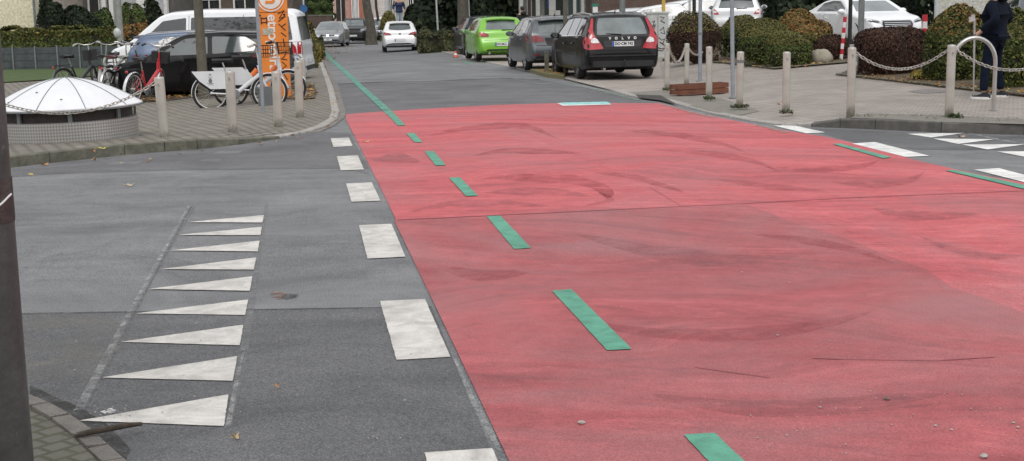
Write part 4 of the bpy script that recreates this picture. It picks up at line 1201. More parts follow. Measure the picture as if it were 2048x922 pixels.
# ------------------------------------------------------------------ street furniture
M_boll = mat('pale_bollard_paint', (0.52, 0.49, 0.435), 0.40, 0.30, var=0.16, vs=3, dirt=None)
def boll_mat():
    m, nt, b = new_mat('bollard_paint_weathered')
    v = objvec(nt)
    c = ramp(nt, noise(nt, 3, 5, .6, v), [(.3, (.43, .405, .36)), (.7, (.58, .55, .49))])
    c = mixc(nt, ramp(nt, noise(nt, 9, 7, .78, objvec(nt, (1, 1, .35))), [(.56, (0, 0, 0)), (.66, (.7, .7, .7))]), c, (.27, .245, .20))
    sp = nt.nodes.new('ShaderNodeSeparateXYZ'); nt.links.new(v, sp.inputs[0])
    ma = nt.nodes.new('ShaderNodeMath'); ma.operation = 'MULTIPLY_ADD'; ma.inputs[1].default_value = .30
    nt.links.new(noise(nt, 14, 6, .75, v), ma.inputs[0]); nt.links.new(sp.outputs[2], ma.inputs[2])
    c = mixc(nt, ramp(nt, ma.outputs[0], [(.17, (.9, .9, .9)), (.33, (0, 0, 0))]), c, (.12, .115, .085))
    nt.links.new(c, b.inputs['Base Color']); b.inputs['Roughness'].default_value = .42; b.inputs['Metallic'].default_value = .3
    return m
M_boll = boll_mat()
M_galv = mat('galvanised_steel', (0.36, 0.40, 0.44), 0.45, 0.55, var=0.14, vs=8)
M_galv_d = mat('weathered_pole_paint', (0.20, 0.215, 0.22), 0.5, 0.3, var=0.2, vs=6)
M_pole_w = mat('pale_pole', (0.50, 0.53, 0.52), 0.5, 0.2, var=0.1)
M_chain = mat('chain_metal', (0.50, 0.47, 0.43), 0.4, 0.6, var=0.25, vs=25)

def chain(name, a, b, sag, label, group='chains hung between bollards', parent=None, link=.062):
    a, b = Vector(a), Vector(b); L = (b - a).length
    o0 = (a + b) / 2
    n = max(6, int((L + 2.2 * sag * sag / max(L, .1)) / (link * .74)))
    pts = []
    for i in range(n + 1):
        u = i / n; p = a.lerp(b, u); p.z -= 4 * sag * u * (1 - u); pts.append(p - o0)
    mb = MB()
    for i in range(n):
        c = (pts[i] + pts[i + 1]) / 2; t = (pts[i + 1] - pts[i]).normalized()
        s = t.cross(Vector((0, 0, 1))).normalized(); u = s.cross(t)
        q = (s + u).normalized() if i % 2 else (s - u).normalized()
        loop = []
        for k in range(10):
            an = 2 * PI * k / 10
            ex = (link / 2 - .018) * (1 if math.cos(an) > 0 else -1) if abs(math.cos(an)) > .2 else 0
            loop.append(c + t * (ex + .018 * math.cos(an)) + q * .019 * math.sin(an))
        mb.tube(loop, .0065, 5, closed=True)
    o = mb.build(name, M_chain)
    o.location = o0
    return tag(o, label, 'chain', group)

def bollard(px, py, off, h, r, label, group, lean=(0, 0), mark_=0):
    p = P(px, py, off)
    root = empty('bollard', p, random.uniform(0, 6), label, 'bollard', group)
    root.rotation_euler = (lean[0], lean[1], 0)
    mb = MB(); mb.lathe([(r, -.1), (r, h - .03), (r * .97, h - .012), (r * .86, h)], seg=24)
    mb.build('post', M_boll, root)
    mb = MB(); mb.lathe([(r * 1.03, h * .80), (r * 1.03, h * .80 + .05)], seg=24, capb=False, capt=False)
    if mark_: mb.build('sticker', M_galv_d, root)
    mb = MB(); mb.lathe([(r * .9, h - .008), (r * .5, h + .004), (.001, h + .006)], seg=20, capb=False, capt=False); mb.build('cap', M_steel, root)
    mb = MB(); mb.tube([(0, -r * .9, h * .90), (0, -r - .035, h * .90)], .012, 8); mb.build('chain_eye', M_chain, root)
    return root, p
H_L, H_R = 0.90, 0.915
GBL, GBR = 'pale bollards round the left corner', 'pale bollards on the right pavement'
for px, py, h, lb, lean in [(330, 285, .87, 'pale bollard standing next to the domed steel ventilation cover', (0, -.035)), (466, 272, .89, 'pale bollard in front of the rear wheel of the white hire bicycle', (0, -.0)),
                            (557, 258, .84, 'pale bollard just right of the thin grey sign pole', (0, 0)), (600, 238, .93, 'front one of the two bollards nearest the van bumper', (0, .01)),
                            (607, 205, .86, 'rear one of the two bollards nearest the van bumper', (0, 0))]:
    bollard(px, py, .05 if px < 500 else .03, h, .066, lb, GBL, lean)
br = {}
for px, py, off, h, lb, mk in [(1334, 180, .03, .93, 'bollard left of the wooden planter with moss at its foot', 0), (1373, 170, .03, .88, 'slim bollard behind the wooden planter holding a chain', 0), (1418, 197, .03, .93, 'bollard standing in front of the wooden planter', 0),
                               (1479, 215, .04, .90, 'bollard with a faded sticker just right of the tall grey pole', 1), (1572, 226, .05, .92, 'bollard standing alone in the middle of the right pavement', 0),
                               (1701, 231, .13, .94, 'bollard by the raised kerb holding the left end of the long chain', 0), (1898, 235, .13, .97, 'bollard beside the steel hoop', 0)]:
    r_, p = bollard(px, py, off, h, .058 if px > 1400 else .052, lb, GBR, (0, random.uniform(-.01, .012)), mk)
    br[px] = p + Vector((0, 0, h))
chain('chain', br[1701] + Vector((.05, 0, -.07)), br[1898] + Vector((-.05, 0, -.07)), .24, 'long chain sagging between the two bollards before the brown shrub')
chain('chain', br[1898] + Vector((.05, 0, -.05)), P(2120, 245, .13) + Vector((0, 0, .86)), .24, 'chain running right from the bollard beside the hoop')
chain('chain', br[1334] + Vector((.04, 0, -.08)), br[1373] + Vector((-.03, 0, -.07)), .30, 'short chain between the two bollards behind the planter')
e = P(1398, 160, .03) + Vector((0.1, 0.2, .62))
chain('chain', br[1373] + Vector((.04, 0, -.1)), e, .10, 'chain from the slim bollard to the thin pole behind the planter')
# left chain across the dome
pa = AT(318, 160, P(328, 285, .05).y); pb = AT(-28, 196, P(100, 300, .1).y - .1)
chain('chain', pa, pb, .30, 'chain sagging in front of the domed steel ventilation cover', link=.075)

# foreground post
px0 = P(24, 1010, .03)
root = empty('lamp_post', (px0.x - .012, px0.y, .03), 0, 'thick grey steel post with a rusty band at the left edge', 'lamp post')
mb = MB(); mb.lathe([(.098, 0), (.094, .5), (.091, 3.0), (.08, 7.5)], seg=40)
m, nt, b = new_mat('old_grey_post')
v = objvec(nt)
cc = ramp(nt, noise(nt, 6, 6, .7, v), [(.3, (.055, .054, .052)), (.55, (.088, .087, .083)), (.75, (.13, .13, .125))])
sp = nt.nodes.new('ShaderNodeSeparateXYZ'); nt.links.new(v, sp.inputs[0])
cc = mixc(nt, ramp(nt, noise(nt, 30, 5, .75, objvec(nt, (1, 1, .4))), [(.63, (0, 0, 0)), (.70, (.8, .8, .8))]), cc, (.30, .29, .27))
nt.links.new(cc, b.inputs['Base Color']); b.inputs['Roughness'].default_value = .5; b.inputs['Metallic'].default_value = .25
bump(nt, b, noise(nt, 40, 5, .7, v), .3, .01)
mb.build('pole', m, root)
M_rust = patchy('rust_band', (.065, .048, .045), (.10, .065, .06), (.14, .12, .115), 14)
mb = MB(); z1 = 1.02; mb.lathe([(.0955, z1), (.0965, z1 + .01), (.0955, z1 + .15)], seg=40, capb=False, capt=False); mb.build('rust_band', M_rust, root)
mb = MB(); mb.tube([(.0965 * math.cos(a), .0965 * math.sin(a), z1 + .075 + .02 * math.cos(3 * a)) for a in [(-1.4 + .12 * k) for k in range(12)]], .004, 6); mb.build('cable_tie', M_plate, root)
mb = MB(); mb.tube([(0, 0, 7.4), (0, 0, 8.0), (.5, .3, 8.3), (1.3, .8, 8.35)], .05, 10); mb.build('arm', M_galv_d, root)
mb = MB(); mb.box((1.6, 1.0, 8.35), (.7, .25, .12), rz=.55); mb.build('lamp_head', M_galv_d, root)

# domed ventilation cover
cf = P(100, 291, .1); R0_ = .95; cc_ = Vector((cf.x - .03, cf.y + R0_, 0)); cc_.z = zg(cc_.x, cc_.y) + .08
root = empty('ventilation_cover', cc_, 0, 'low round steel cover with a shiny domed roof and tread plate base', 'ventilation cover')
root.rotation_euler = (0, R(-1.0), 0)
m, nt, b = new_mat('tread_plate')
v = objvec(nt)
def tread(nt, rot):
    tc = nt.nodes.new('ShaderNodeTexCoord')
    sp = nt.nodes.new('ShaderNodeSeparateXYZ'); nt.links.new(tc.outputs['Object'], sp.inputs[0])
    at = nt.nodes.new('ShaderNodeMath'); at.operation = 'ARCTAN2'; nt.links.new(sp.outputs[1], at.inputs[0]); nt.links.new(sp.outputs[0], at.inputs[1])
    cb = nt.nodes.new('ShaderNodeCombineXYZ'); nt.links.new(at.outputs[0], cb.inputs[0]); nt.links.new(sp.outputs[2], cb.inputs[1])
    mp = nt.nodes.new('ShaderNodeMapping'); mp.inputs['Rotation'].default_value = (0, 0, rot); mp.inputs['Scale'].default_value = (34, 34, 34)
    nt.links.new(cb.outputs[0], mp.inputs[0])
    ck = nt.nodes.new('ShaderNodeTexChecker'); ck.inputs['Scale'].default_value = 1.0
    ck.inputs[1].default_value = (1, 1, 1, 1); ck.inputs[2].default_value = (0, 0, 0, 1)
    nt.links.new(mp.outputs[0], ck.inputs[0])
    return ck.outputs[0]
ck = tread(nt, R(45))
nt.links.new(mixc(nt, ck, (.38, .37, .36), (.60, .59, .57)), b.inputs['Base Color'])
b.inputs['Metallic'].default_value = .75; b.inputs['Roughness'].default_value = .42
bump(nt, b, ck, .8, .012)
M_tread = m
mb = MB(); mb.lathe([(.925, 0), (.925, .335), (.90, .34)], seg=64); mb.build('base_ring', M_tread, root)
M_dgap = mat('dark_mesh', (.05, .043, .04), .8, var=.3, vs=30)
mb = MB(); mb.lathe([(.86, .30), (.86, .52)], seg=64, capb=False, capt=False); mb.build('dark_vent_ring', M_dgap, root)
for k in range(8):
    a = 2 * PI * (k + .42) / 8
    mb = MB(); mb.box((.89 * math.cos(a), .89 * math.sin(a), .42), (.03, .055, .2), rz=a); mb.build('strut', M_galv_d, root, smooth=False)
M_dome = mat('polished_dome', (.92, .92, .94), .30, .25, coat=.3, var=.04)
prof = [(1.0, .49), (1.0, .515)]
for k in range(1, 13):
    a = PI / 2 * k / 12 * 1.0
    prof.append((max(.001, 1 - k / 12), .515 + .37 * (1 - (1 - k / 12) ** 1.75)))
mb = MB(); mb.lathe(prof, seg=64, capt=False); mb.build('dome_roof', M_dome, root)
for k in range(10):
    a = 2 * PI * (k + .35) / 10
    pts = [(r_ * math.cos(a), r_ * math.sin(a), z_ + .002) for r_, z_ in prof[1:-1]] + [(0, 0, prof[-1][1] + .003)]
    mb = MB(); mb.tube(pts, .006, 5); mb.build('seam_rib', M_galv_d, root)
mb = MB()
for (a, rr) in ((-1.9, .62), (-1.35, .8), (-2.3, .85)):
    z_ = np.interp(-rr, [-p[0] for p in prof[1:]], [p[1] for p in prof[1:]])
    mb.ellip((rr * math.cos(a), rr * math.sin(a), z_ + .004), (.018, .018, .008), 10, 6)
mb.build('bolt', M_galv_d, root)
mb = MB(); mb.lathe([(.99, .478), (1.006, .48), (1.006, .5), (.99, .505)], seg=64, capb=False, capt=False); mb.build('rim_band', M_galv_d, root)

# poles
def pole(px, py, off, r, h, label, mt=None, Y=None, name='pole', lean=0, extra=None, cat='pole'):
    p = P(px, py, off) if Y is None else setz(XAT(px, Y), off)
    root = empty(name, p, 0, label, cat); root.rotation_euler = (0, lean, 0)
    mb = MB(); mb.lathe([(r, -.1), (r, h), (r * .6, h + .01)], seg=18); mb.build('shaft', mt or M_galv, root)
    mb = MB(); mb.lathe([(r * 2.0, -.02), (r * 2.0, .012), (r * 1.05, .03)], seg=18, capt=False); mb.build('foot', M_galv_d, root)
    return root
pole(527, 236, .04, .030, 3.2, 'thin grey sign pole in front of the orange pillar', name='sign_pole', lean=-.012)
q = pole(1400, 163, .04, .042, 3.4, 'grey pole rising behind the wooden planter box', name='sign_pole')
mb = MB(); mb.lathe([(.05, 1.02), (.05, 1.07)], seg=14); mb.build('clamp', M_galv_d, q)
pole(1466, 196, .04, .037, 3.4, 'grey pole between the planter and the bollard with a faded sticker', name='sign_pole', lean=-.02)
q = pole(1720, 146, .15, .062, 5.5, 'thick dark grey lamp post left of the large brown shrub', M_galv_d, name='lamp_post', cat='lamp post')
mb = MB(); mb.tube([(0, 0, 5.4), (.3, 0, 5.8), (1.0, 0, 5.9)], .04, 8); mb.build('arm', M_galv_d, q)
mb = MB(); mb.box((1.2, 0, 5.9), (.5, .2, .1)); mb.build('lamp_head', M_galv_d, q)
mb = MB(); mb.box((-.14, .12, .28), (.10, .06, .6)); mb.build('side_box', M_pole_w, q)
pole(1699, 92, .2, .05, 4.0, 'black post beside the leaning striped marker', M_blk, Y=36, name='sign_pole')
pole(878, 78, 0, .045, 5, 'pale pole at the edge of the dark thicket', M_pole_w, Y=66, name='flag_pole', lean=-.03)
pole(941, 60, 0, .055, 5, 'pale pole right of the trunk behind the lime green hatchback', M_pole_w, Y=58, name='flag_pole', lean=-.03)
pole(1871, 60, .2, .075, 4, 'pale steel post left of the concrete panel wall', M_pole_w, Y=43, name='panel_post')
q = pole(242, 100, .05, .10, 4.5, 'weathered grey lamp post at the right end of the hedge', mat('weathered_concrete', (.27, .28, .26), .8, var=.2), Y=45, name='lamp_post', cat='lamp post')
mb = MB(); mb.lathe([(.103, .93), (.103, 1.0)], seg=18, capb=False, capt=False); mb.build('white_band', M_plate, q)
mb = MB(); mb.ellip((-.06, -.06, 1.36), (.13, .10, .17), 12, 8); mb.build('bag', M_pole_w, q)
q = pole(612, 60, .0, .035, 3.2, 'grey pole with a blue sign by the ivy covered wall', M_pole_w, Y=56, name='sign_pole', lean=-.01)
mb = MB(); mb.lathe([(.001, -.01), (.15, -.01), (.15, .01), (.001, .01)], (0, -.06, 2.12), seg=24, axis='Y', capb=False, capt=False); mb.build('round_sign', mat('sign_blue', (.03, .12, .30), .4), q)
q = pole(1245, 60, .1, .11, 4.2, 'dark grey mast with a white strip behind the black estate', M_galv_d, Y=52, name='mast')
mb = MB(); mb.box((-.03, -.12, 2.35), (.07, .02, .5)); mb.build('white_strip', M_plate, q, smooth=False)
pole(1327, 60, .1, .055, 3.2, 'yellow pole above the graffiti covered cabinet', mat('yellow_paint', (.62, .42, .07), .5), Y=44, name='barrier_pole')
pole(1379, 60, .1, .04, 3.2, 'thin pinkish white pole beyond the brown round shrub', M_pole_w, Y=50, name='barrier_pole')
pole(1388, 60, .1, .07, 3.2, 'black post beyond the brown round shrub', M_blk, Y=55, name='sign_pole')

# orange bicycle hire pillar
M_or = mat('orange_panel', (.83, .25, .035), .5, var=.08, vs=3, coat=.2)
M_wtext = mat('white_lettering', (.78, .74, .70), .5)
pp = P(548, 208, .1)
Yp = 28.6
base = setz(XAT(548, Yp), .05)
root = empty('hire_station_pillar', base, R(4), 'orange bicycle hire pillar with white vertical lettering and black graffiti', 'sign pillar')
w, H = .60, 2.6
mb = MB(); mb.box((0, 0, H / 2), (w, .16, H)); ob = mb.build('panel', M_or, root, smooth=False)
for z_ in (1.78, .98):
    mb = MB(); mb.box((0, -.081, z_), (w, .006, .008)); mb.build('panel_joint', M_gap, root, smooth=False)
mb = MB(); mb.lathe([(.001, -.004), (.235, -.004), (.235, 0), (.27, 0), (.27, -.004), (.001, .01)], (0.0, -.088, 2.20), seg=40, axis='Y', capb=False, capt=False)
mb = MB(); mb.lathe([(.001, 0), (.215, 0), (.215, .008), (.001, .008)], (-.02, -.092, 2.06), seg=40, axis='Y', capb=False, capt=False); mb.build('logo_disc', M_wtext, root)
mb = MB(); mb.lathe([(.245, 0), (.268, 0), (.268, .008), (.245, .008), (.245, 0)], (-.02, -.092, 2.06), seg=40, axis='Y', capb=False, capt=False); mb.build('logo_ring', M_wtext, root)
RX = Matrix.Rotation(PI / 2, 4, 'X')
def vtext(body, size, x, z, mt, dy=-.095, bold=.008, spacing=1.0, ang=-PI / 2, name='lettering'):
    t = text_mesh(name, body, size, mt, root, .003, align='LEFT', spacing=spacing, bold=bold)
    t.matrix_local = Matrix.Translation((x, dy, z)) @ RX @ Matrix.Rotation(ang, 4, 'Z')
    return t
vtext('m', .36, .0, 2.22, M_or, -.100, .012)
vtext('etropolrad', .285, .0, 1.74, M_wtext, -.085, .006, 1.02)
M_graf = mat('graffiti_black', (.03, .02, .02), .6)
def scribble(parent, pts, y, r=.010, mt=None):
    mb = MB()
    for s in pts:
        mb.tube([(x, y, z) for x, z in s], r, 5)
    return mb.build('graffiti', mt or M_graf, parent)
scribble(root, [[(.12, 1.75), (.24, 1.82), (.14, 1.66), (.26, 1.7), (.12, 1.6)], [(.12, 1.55), (.25, 1.42), (.18, 1.5), (.26, 1.55)], [(.16, 1.38), (.26, 1.30)], [(.20, 1.26), (.22, 1.1)],
                [(.14, .98), (.26, 1.0), (.20, .9), (.14, .86), (.26, .84)], [(.16, .8), (.24, .72), (.14, .66), (.25, .6)], [(.18, .56), (.25, .44)]], -.085)
scribble(root, [[(-.22, 1.66), (-.1, 1.67)], [(-.22, 1.58), (-.1, 1.59)], [(-.22, 1.55), (-.22, 1.69)], [(-.11, 1.55), (-.11, 1.69)]], -.085, .011)
mb = MB(); mb.box((-.1, -.086, 1.40), (.2, .01, .13)); mb.build('torn_sticker', mat('torn_sticker', (.45, .42, .33), .8, var=.4, vs=30), root, smooth=False)
mb = MB()
for x_, z_ in ((-.24, 1.72), (.24, 1.73)): mb.lathe([(.001, 0), (.022, 0)], (x_, -.087, z_), seg=10, axis='Y', capb=False, capt=False)
mb.build('screw', M_gap, root)

# graffiti cabinet
base = setz(XAT(1314, 42.5), .10)
root = empty('utility_cabinet', base, R(3), 'pale grey utility cabinet covered in black graffiti beside the black estate', 'cabinet')
M_cab = mat('pale_cabinet', (.52, .56, .55), .55, var=.12, vs=4, dirt=(.5, .38, .34))
mb = MB(); mb.box((0, 0, .7), (.62, .40, 1.4)); mb.box((0, 0, 1.42), (.68, .46, .05)); mb.build('housing', M_cab, root, smooth=False)
mb = MB(); mb.box((-.005, -.204, .75), (.008, .01, 1.2)); mb.build('door_gap', M_gap, root, smooth=False)
mb = MB(); mb.box((0, 0, .05), (.66, .44, .16)); mb.build('plinth', mat('cabinet_plinth', (.40, .39, .36), .8), root, smooth=False)
scribble(root, [[(-.18, 1.15), (-.1, 1.2), (-.16, 1.0), (-.08, 1.08), (-.14, .9)], [(-.25, .95), (-.22, .7), (-.15, .85)], [(.05, 1.30), (.18, 1.28), (.08, 1.18), (.2, 1.12)], [(.06, .9), (.16, 1.0), (.2, .8), (.08, .84)],
                [(.02, .7), (.1, .62), (.2, .66), (.14, .52), (.05, .56), (.22, .45)], [(-.05, .42), (.1, .36), (.22, .40), (.12, .30), (-.02, .33)]], -.206, .012)

# wooden planter box
a, b_ = P(1349, 192, .04), P(1450, 186, .04)
mid = (a + b_) / 2; L = (b_ - a).length; ang = math.atan2(b_.y - a.y, b_.x - a.x)
root = empty('planter_box', (mid.x, mid.y + .12, mid.z), ang, 'low reddish brown wooden box lying behind a bollard', 'planter')
M_wood = mat('red_brown_wood', (.17, .062, .035), .7, var=.3, vs=5, bmp=.4)
for z_ in (.055, .155):
    mb = MB(); mb.box((0, -.13, z_), (L, .035, .09)); mb.box((0, .13, z_), (L, .035, .09)); mb.build('long_plank', M_wood, root, smooth=False)
    mb = MB(); mb.box((-L / 2 + .03, 0, z_ + .004), (.035, .225, .085)); mb.box((L / 2 - .03, 0, z_ + .004), (.035, .225, .085)); mb.build('end_plank', M_wood, root, smooth=False)
mb = MB(); mb.box((0, 0, .165), (L - .1, .22, .02)); mb.build('lid', mat('dark_wood', (.10, .04, .025), .8, var=.3), root, smooth=False)

# steel hoop
pr = P(1987, 222, .13)
root = empty('steel_hoop', pr, 0, 'brushed steel hoop arching beside the bollard and the chain', 'hoop')
hw_, hh = .30, 1.03
pts = [(0, 0, -.1), (0, 0, hh - hw_ * 1.15)] + [(-hw_ + hw_ * math.cos(a), 0, hh - hw_ * 1.15 + hw_ * 1.15 * math.sin(a)) for a in [PI * k / 16 for k in range(1, 16)]] + [(-2 * hw_, 0, hh - hw_ * 1.15), (-2 * hw_, 0, -.1)]
mb = MB(); mb.tube(pts, .029, 14); mb.build('tube', M_steel, root)
mb = MB(); mb.lathe([(.055, 0), (.055, .008), (.03, .012)], seg=16, capt=False); mb.build('foot_plate', M_galv_d, root)

# red white posts
def striped(px, py, off, h, r, label, lean=0.0, n=5, Y=None):
    p = P(px, py, off) if Y is None else setz(XAT(px, Y), off)
    root = empty('marker_post', p, 0, label, 'marker post', 'red and white marker posts'); root.rotation_euler = (0, lean, 0)
    mr = mat('marker_red', (.52, .02, .035), .45); mw = mat('marker_white', (.72, .70, .68), .5, var=.1, vs=14)
    for k in range(n * 2):
        z0, z1 = h * k / (2 * n), h * (k + 1) / (2 * n)
        mb = MB(); mb.lathe([(r, z0), (r, z1)], seg=14, capb=k == 0, capt=k == 2 * n - 1); mb.build('white_band' if k % 2 == 0 else 'red_band', mw if k % 2 == 0 else mr, root)
striped(1682, 119, .16, 1.0, .042, 'leaning red and white striped marker by the small brown shrub', .075, 4)
striped(1848, 60, .2, .75, .07, 'short red and white post right of the white coupe', 0, 2, Y=40)
# traffic cone
p = XAT(911, 53.5); root = empty('traffic_cone', p, 0, 'small orange traffic cone beside the half hidden black car', 'cone'); root.scale = (.5, .5, .5)
mb = MB(); mb.lathe([(.17, .03), (.035, .5)], seg=16); mb.build('cone', mat('cone_orange', (.75, .12, .06), .5), root)
mb = MB(); mb.box((0, 0, .015), (.38, .38, .03)); mb.build('base', M_blk, root)
mb = MB(); mb.lathe([(.122, .2), (.09, .32)], seg=16, capb=False, capt=False); mb.build('white_band', M_plate, root)
# wooden stake in the grass strip
p = setz(XAT(1093, 36.9), .12)
sheet('grass_strip', pix([(1060, 138), (1092, 147), (1128, 151), (1136, 139), (1094, 131)], .1), 0, patchy('dry_grass', (.12, .13, .05), (.2, .19, .09), (.25, .16, .09), 5), offf=lambda x, y: offR(x, y) + .07, thick=.15, kind='structure')
root = empty('wooden_stake', p, 0, 'square weathered wooden stake in the grass strip before the grey hatchback', 'stake')
mb = MB(); mb.box((0, 0, .22), (.115, .115, .54)); mb.build('post', mat('weathered_stake', (.13, .12, .095), .9, var=.3, bmp=.4), root, smooth=False)
mb = MB(); mb.box((0, 0, .495), (.118, .118, .012)); mb.build('cut_top', mat('stake_top', (.16, .15, .12), .9), root, smooth=False)

# ------------------------------------------------------------------ bicycles
def bike(loc, rz, frame_m, label, step=True, basket=None, rear_panel=False, fender=None, style=0, lean=0.0, steer=0.0, group='bicycles parked on the left corner', rim_m=None, saddle_m=None, grips=None, crate=False, tyre_m=None):
    root = empty('bicycle', loc, rz, label, 'bicycle', group); root.rotation_euler = (lean, 0, rz)
    r = .335; rw = Vector((-.53, 0, r)); fw = Vector((.56, 0, r)); bb = Vector((-.08, 0, .30)); ht = Vector((.38, 0, .92)); hb = Vector((.42, 0, .72)); st = Vector((-.22, 0, .70))
    rim_m = rim_m or M_steel; saddle_m = saddle_m or M_blk
    mb = MB()
    if step: mb.tube([ht + Vector((0, 0, -.08)), hb + Vector((-.02, 0, -.05)), bb], [.040, .044, .042], 10)
    else:
        mb.tube([hb, bb], .030, 8); mb.tube([ht, st + Vector((.01, 0, .0))], .026, 8)
    mb.tube([bb, st], .022, 8); mb.tube([hb + Vector((.01, 0, -.04)), ht], .024, 8)
    for s in (-1, 1):
        mb.tube([bb + Vector((0, s * .04, 0)), rw + Vector((0, s * .06, 0))], .016, 6)
        mb.tube([st + Vector((0, s * .02, -.08)), rw + Vector((0, s * .06, 0))], .010, 6)
    mb.build('frame', frame_m, root)
    def wheel_(c, nm):
        e = bpy.data.objects.new(nm, None); COL.objects.link(e); e.parent = root; e.location = c
        n = 40
        mb = MB(); mb.tube([((r - .02) * math.cos(2 * PI * k / n), 0, (r - .02) * math.sin(2 * PI * k / n)) for k in range(n)], .026, 8, closed=True); mb.build('tyre', tyre_m or M_rub, e)
        mb = MB(); mb.tube([((r - .048) * math.cos(2 * PI * k / n), 0, (r - .048) * math.sin(2 * PI * k / n)) for k in range(n)], .013, 6, closed=True); mb.build('rim', rim_m, e)
        mb = MB()
        for k in range(20):
            a = 2 * PI * k / 20; a2 = a + (.5 if k % 2 else -.5); s = .03 if k % 4 < 2 else -.03
            mb.tube([(.03 * math.cos(a2), s, .03 * math.sin(a2)), ((r - .055) * math.cos(a), 0, (r - .055) * math.sin(a))], .0022, 3, cap=False)
        mb.lathe([(.03, -.05), (.03, .05)], seg=12, axis='Y'); mb.build('spokes', M_steel, e)
        return e
    wheel_(rw, 'rear_wheel')
    fork = bpy.data.objects.new('front_fork', None); COL.objects.link(fork); fork.parent = root; fork.location = hb
    fork.rotation_euler = (0, 0, steer)
    fl = fw - hb
    mb = MB()
    for s in (-1, 1): mb.tube([Vector((0, s * .045, -.04)), fl * .5 + Vector((-.03, s * .055, 0)), fl + Vector((0, s * .055, 0))], .013, 7)
    mb.tube([(0, -.05, -.04), (0, .05, -.04)], .018, 7); mb.tube([(0, 0, -.04), (-.06, 0, .34)], .016, 8)
    mb.build('fork_blades', frame_m, fork)
    n = 40
    mb = MB(); mb.tube([fl + Vector(((r - .02) * math.cos(2 * PI * k / n), 0, (r - .02) * math.sin(2 * PI * k / n))) for k in range(n)], .026, 8, closed=True); mb.build('front_tyre', tyre_m or M_rub, fork)
    mb = MB(); mb.tube([fl + Vector(((r - .048) * math.cos(2 * PI * k / n), 0, (r - .048) * math.sin(2 * PI * k / n))) for k in range(n)], .013, 6, closed=True); mb.build('front_rim', rim_m, fork)
    mb = MB()
    for k in range(20):
        a = 2 * PI * k / 20; s = .03 if k % 4 < 2 else -.03
        mb.tube([fl + Vector((0, s, 0)), fl + Vector(((r - .055) * math.cos(a), 0, (r - .055) * math.sin(a)))], .0022, 3, cap=False)
    mb.lathe([(.035, -.05), (.035, .05)], fl, seg=12, axis='Y'); mb.build('front_spokes', M_steel, fork)
    # bars
    hy = .31
    mb = MB(); mb.tube([(-.20, -hy, .47), (-.10, -hy + .08, .51), (-.06, -.08, .46), (-.06, .08, .46), (-.10, hy - .08, .51), (-.20, hy, .47)], .014, 8); mb.tube([(-.06, 0, .32), (-.06, 0, .46)], .014, 8); mb.build('handlebar', M_steel, fork)
    for s in (-1, 1):
        mb = MB(); mb.tube([(-.22, s * (hy + .01), .465), (-.12, s * (hy - .05), .50)], .021, 8); mb.build('grip', grips or M_blk, fork)
    if basket:
        bx = Vector((.10, 0, .26)); mb = MB()
        w2, d2, hh2 = .19, .14, .22
        def rect(z, k): return [bx + Vector((sx * d2 * k, sy * w2 * k, z)) for sx, sy in ((-1, -1), (1, -1), (1, 1), (-1, 1))]
        for z, k in ((0, .82), (.07, .88), (.145, .94), (hh2, 1.0)):
            mb.tube(rect(z, k), .006 if z < hh2 else .009, 5, closed=True)
        t0, t1 = rect(0, .82), rect(hh2, 1.0)
        for i in range(4):
            for u in [q / 6 for q in range(6)]:
                mb.tube([t0[i].lerp(t0[(i + 1) % 4], u), t1[i].lerp(t1[(i + 1) % 4], u)], .004, 4, cap=False)
        for u in [q / 6 for q in range(1, 6)]: mb.tube([t0[0].lerp(t0[1], u), t0[3].lerp(t0[2], u)], .004, 4, cap=False)
        mb.build('basket', basket, fork)
    if crate:
        mb = MB(); mb.box((.12, 0, .22), (.26, .34, .24)); mb.build('front_bag', M_blk, fork)
    # saddle
    sv_ = [(-.26, .10), (-.22, .125), (-.13, .11), (-.03, .05), (.10, .024), (.13, .012)]
    sp_ = Vector((-.29, 0, .94)); vs_ = []; fs_ = []
    for i, (x, w_) in enumerate(sv_):
        x = x + .07
        vs_ += [sp_ + Vector((x, -w_, 0)), sp_ + Vector((x, -w_ * .5, .035)), sp_ + Vector((x, w_ * .5, .035)), sp_ + Vector((x, w_, 0)), sp_ + Vector((x, 0, -.05))]
    for i in range(len(sv_) - 1):
        for j in range(5): fs_.append((i * 5 + j, i * 5 + (j + 1) % 5, (i + 1) * 5 + (j + 1) % 5, (i + 1) * 5 + j))
    fs_ += [(4, 3, 2, 1, 0), tuple((len(sv_) - 1) * 5 + j for j in range(5))]
    mb = MB(); mb.add(vs_, fs_); mb.build('saddle', saddle_m, root, clean=True)
    mb = MB(); mb.tube([st + Vector((.01, 0, -.05)), sp_ + Vector((0, 0, -.03))], .014, 8); mb.build('seat_post', M_steel, root)
    # drive
    mb = MB(); mb.lathe([(.001, 0), (.09, 0), (.095, .006), (.09, .012), (.001, .012)], (bb.x, -.07, bb.z), seg=24, axis='Y', capb=False, capt=False)
    mb.tube([bb + Vector((0, -.09, 0)), bb + Vector((.10, -.09, -.13))], .011, 6); mb.tube([bb + Vector((0, .09, 0)), bb + Vector((-.10, .09, .13))], .011, 6)
    mb.build('crankset', M_galv_d, root)
    for s, dx, dz in ((-1, .10, -.13), (1, -.10, .13)):
        mb = MB(); mb.box(bb + Vector((dx, s * .14, dz)), (.09, .10, .022)); mb.build('pedal', M_blk, root)
    mb = MB(); mb.tube([bb + Vector((0, -.065, .085)), rw + Vector((0, -.065, .035)), rw + Vector((-.035, -.065, 0)), rw + Vector((0, -.065, -.035)), bb + Vector((0, -.065, -.085))], .007, 5); mb.build('chain_guard', M_blk, root)
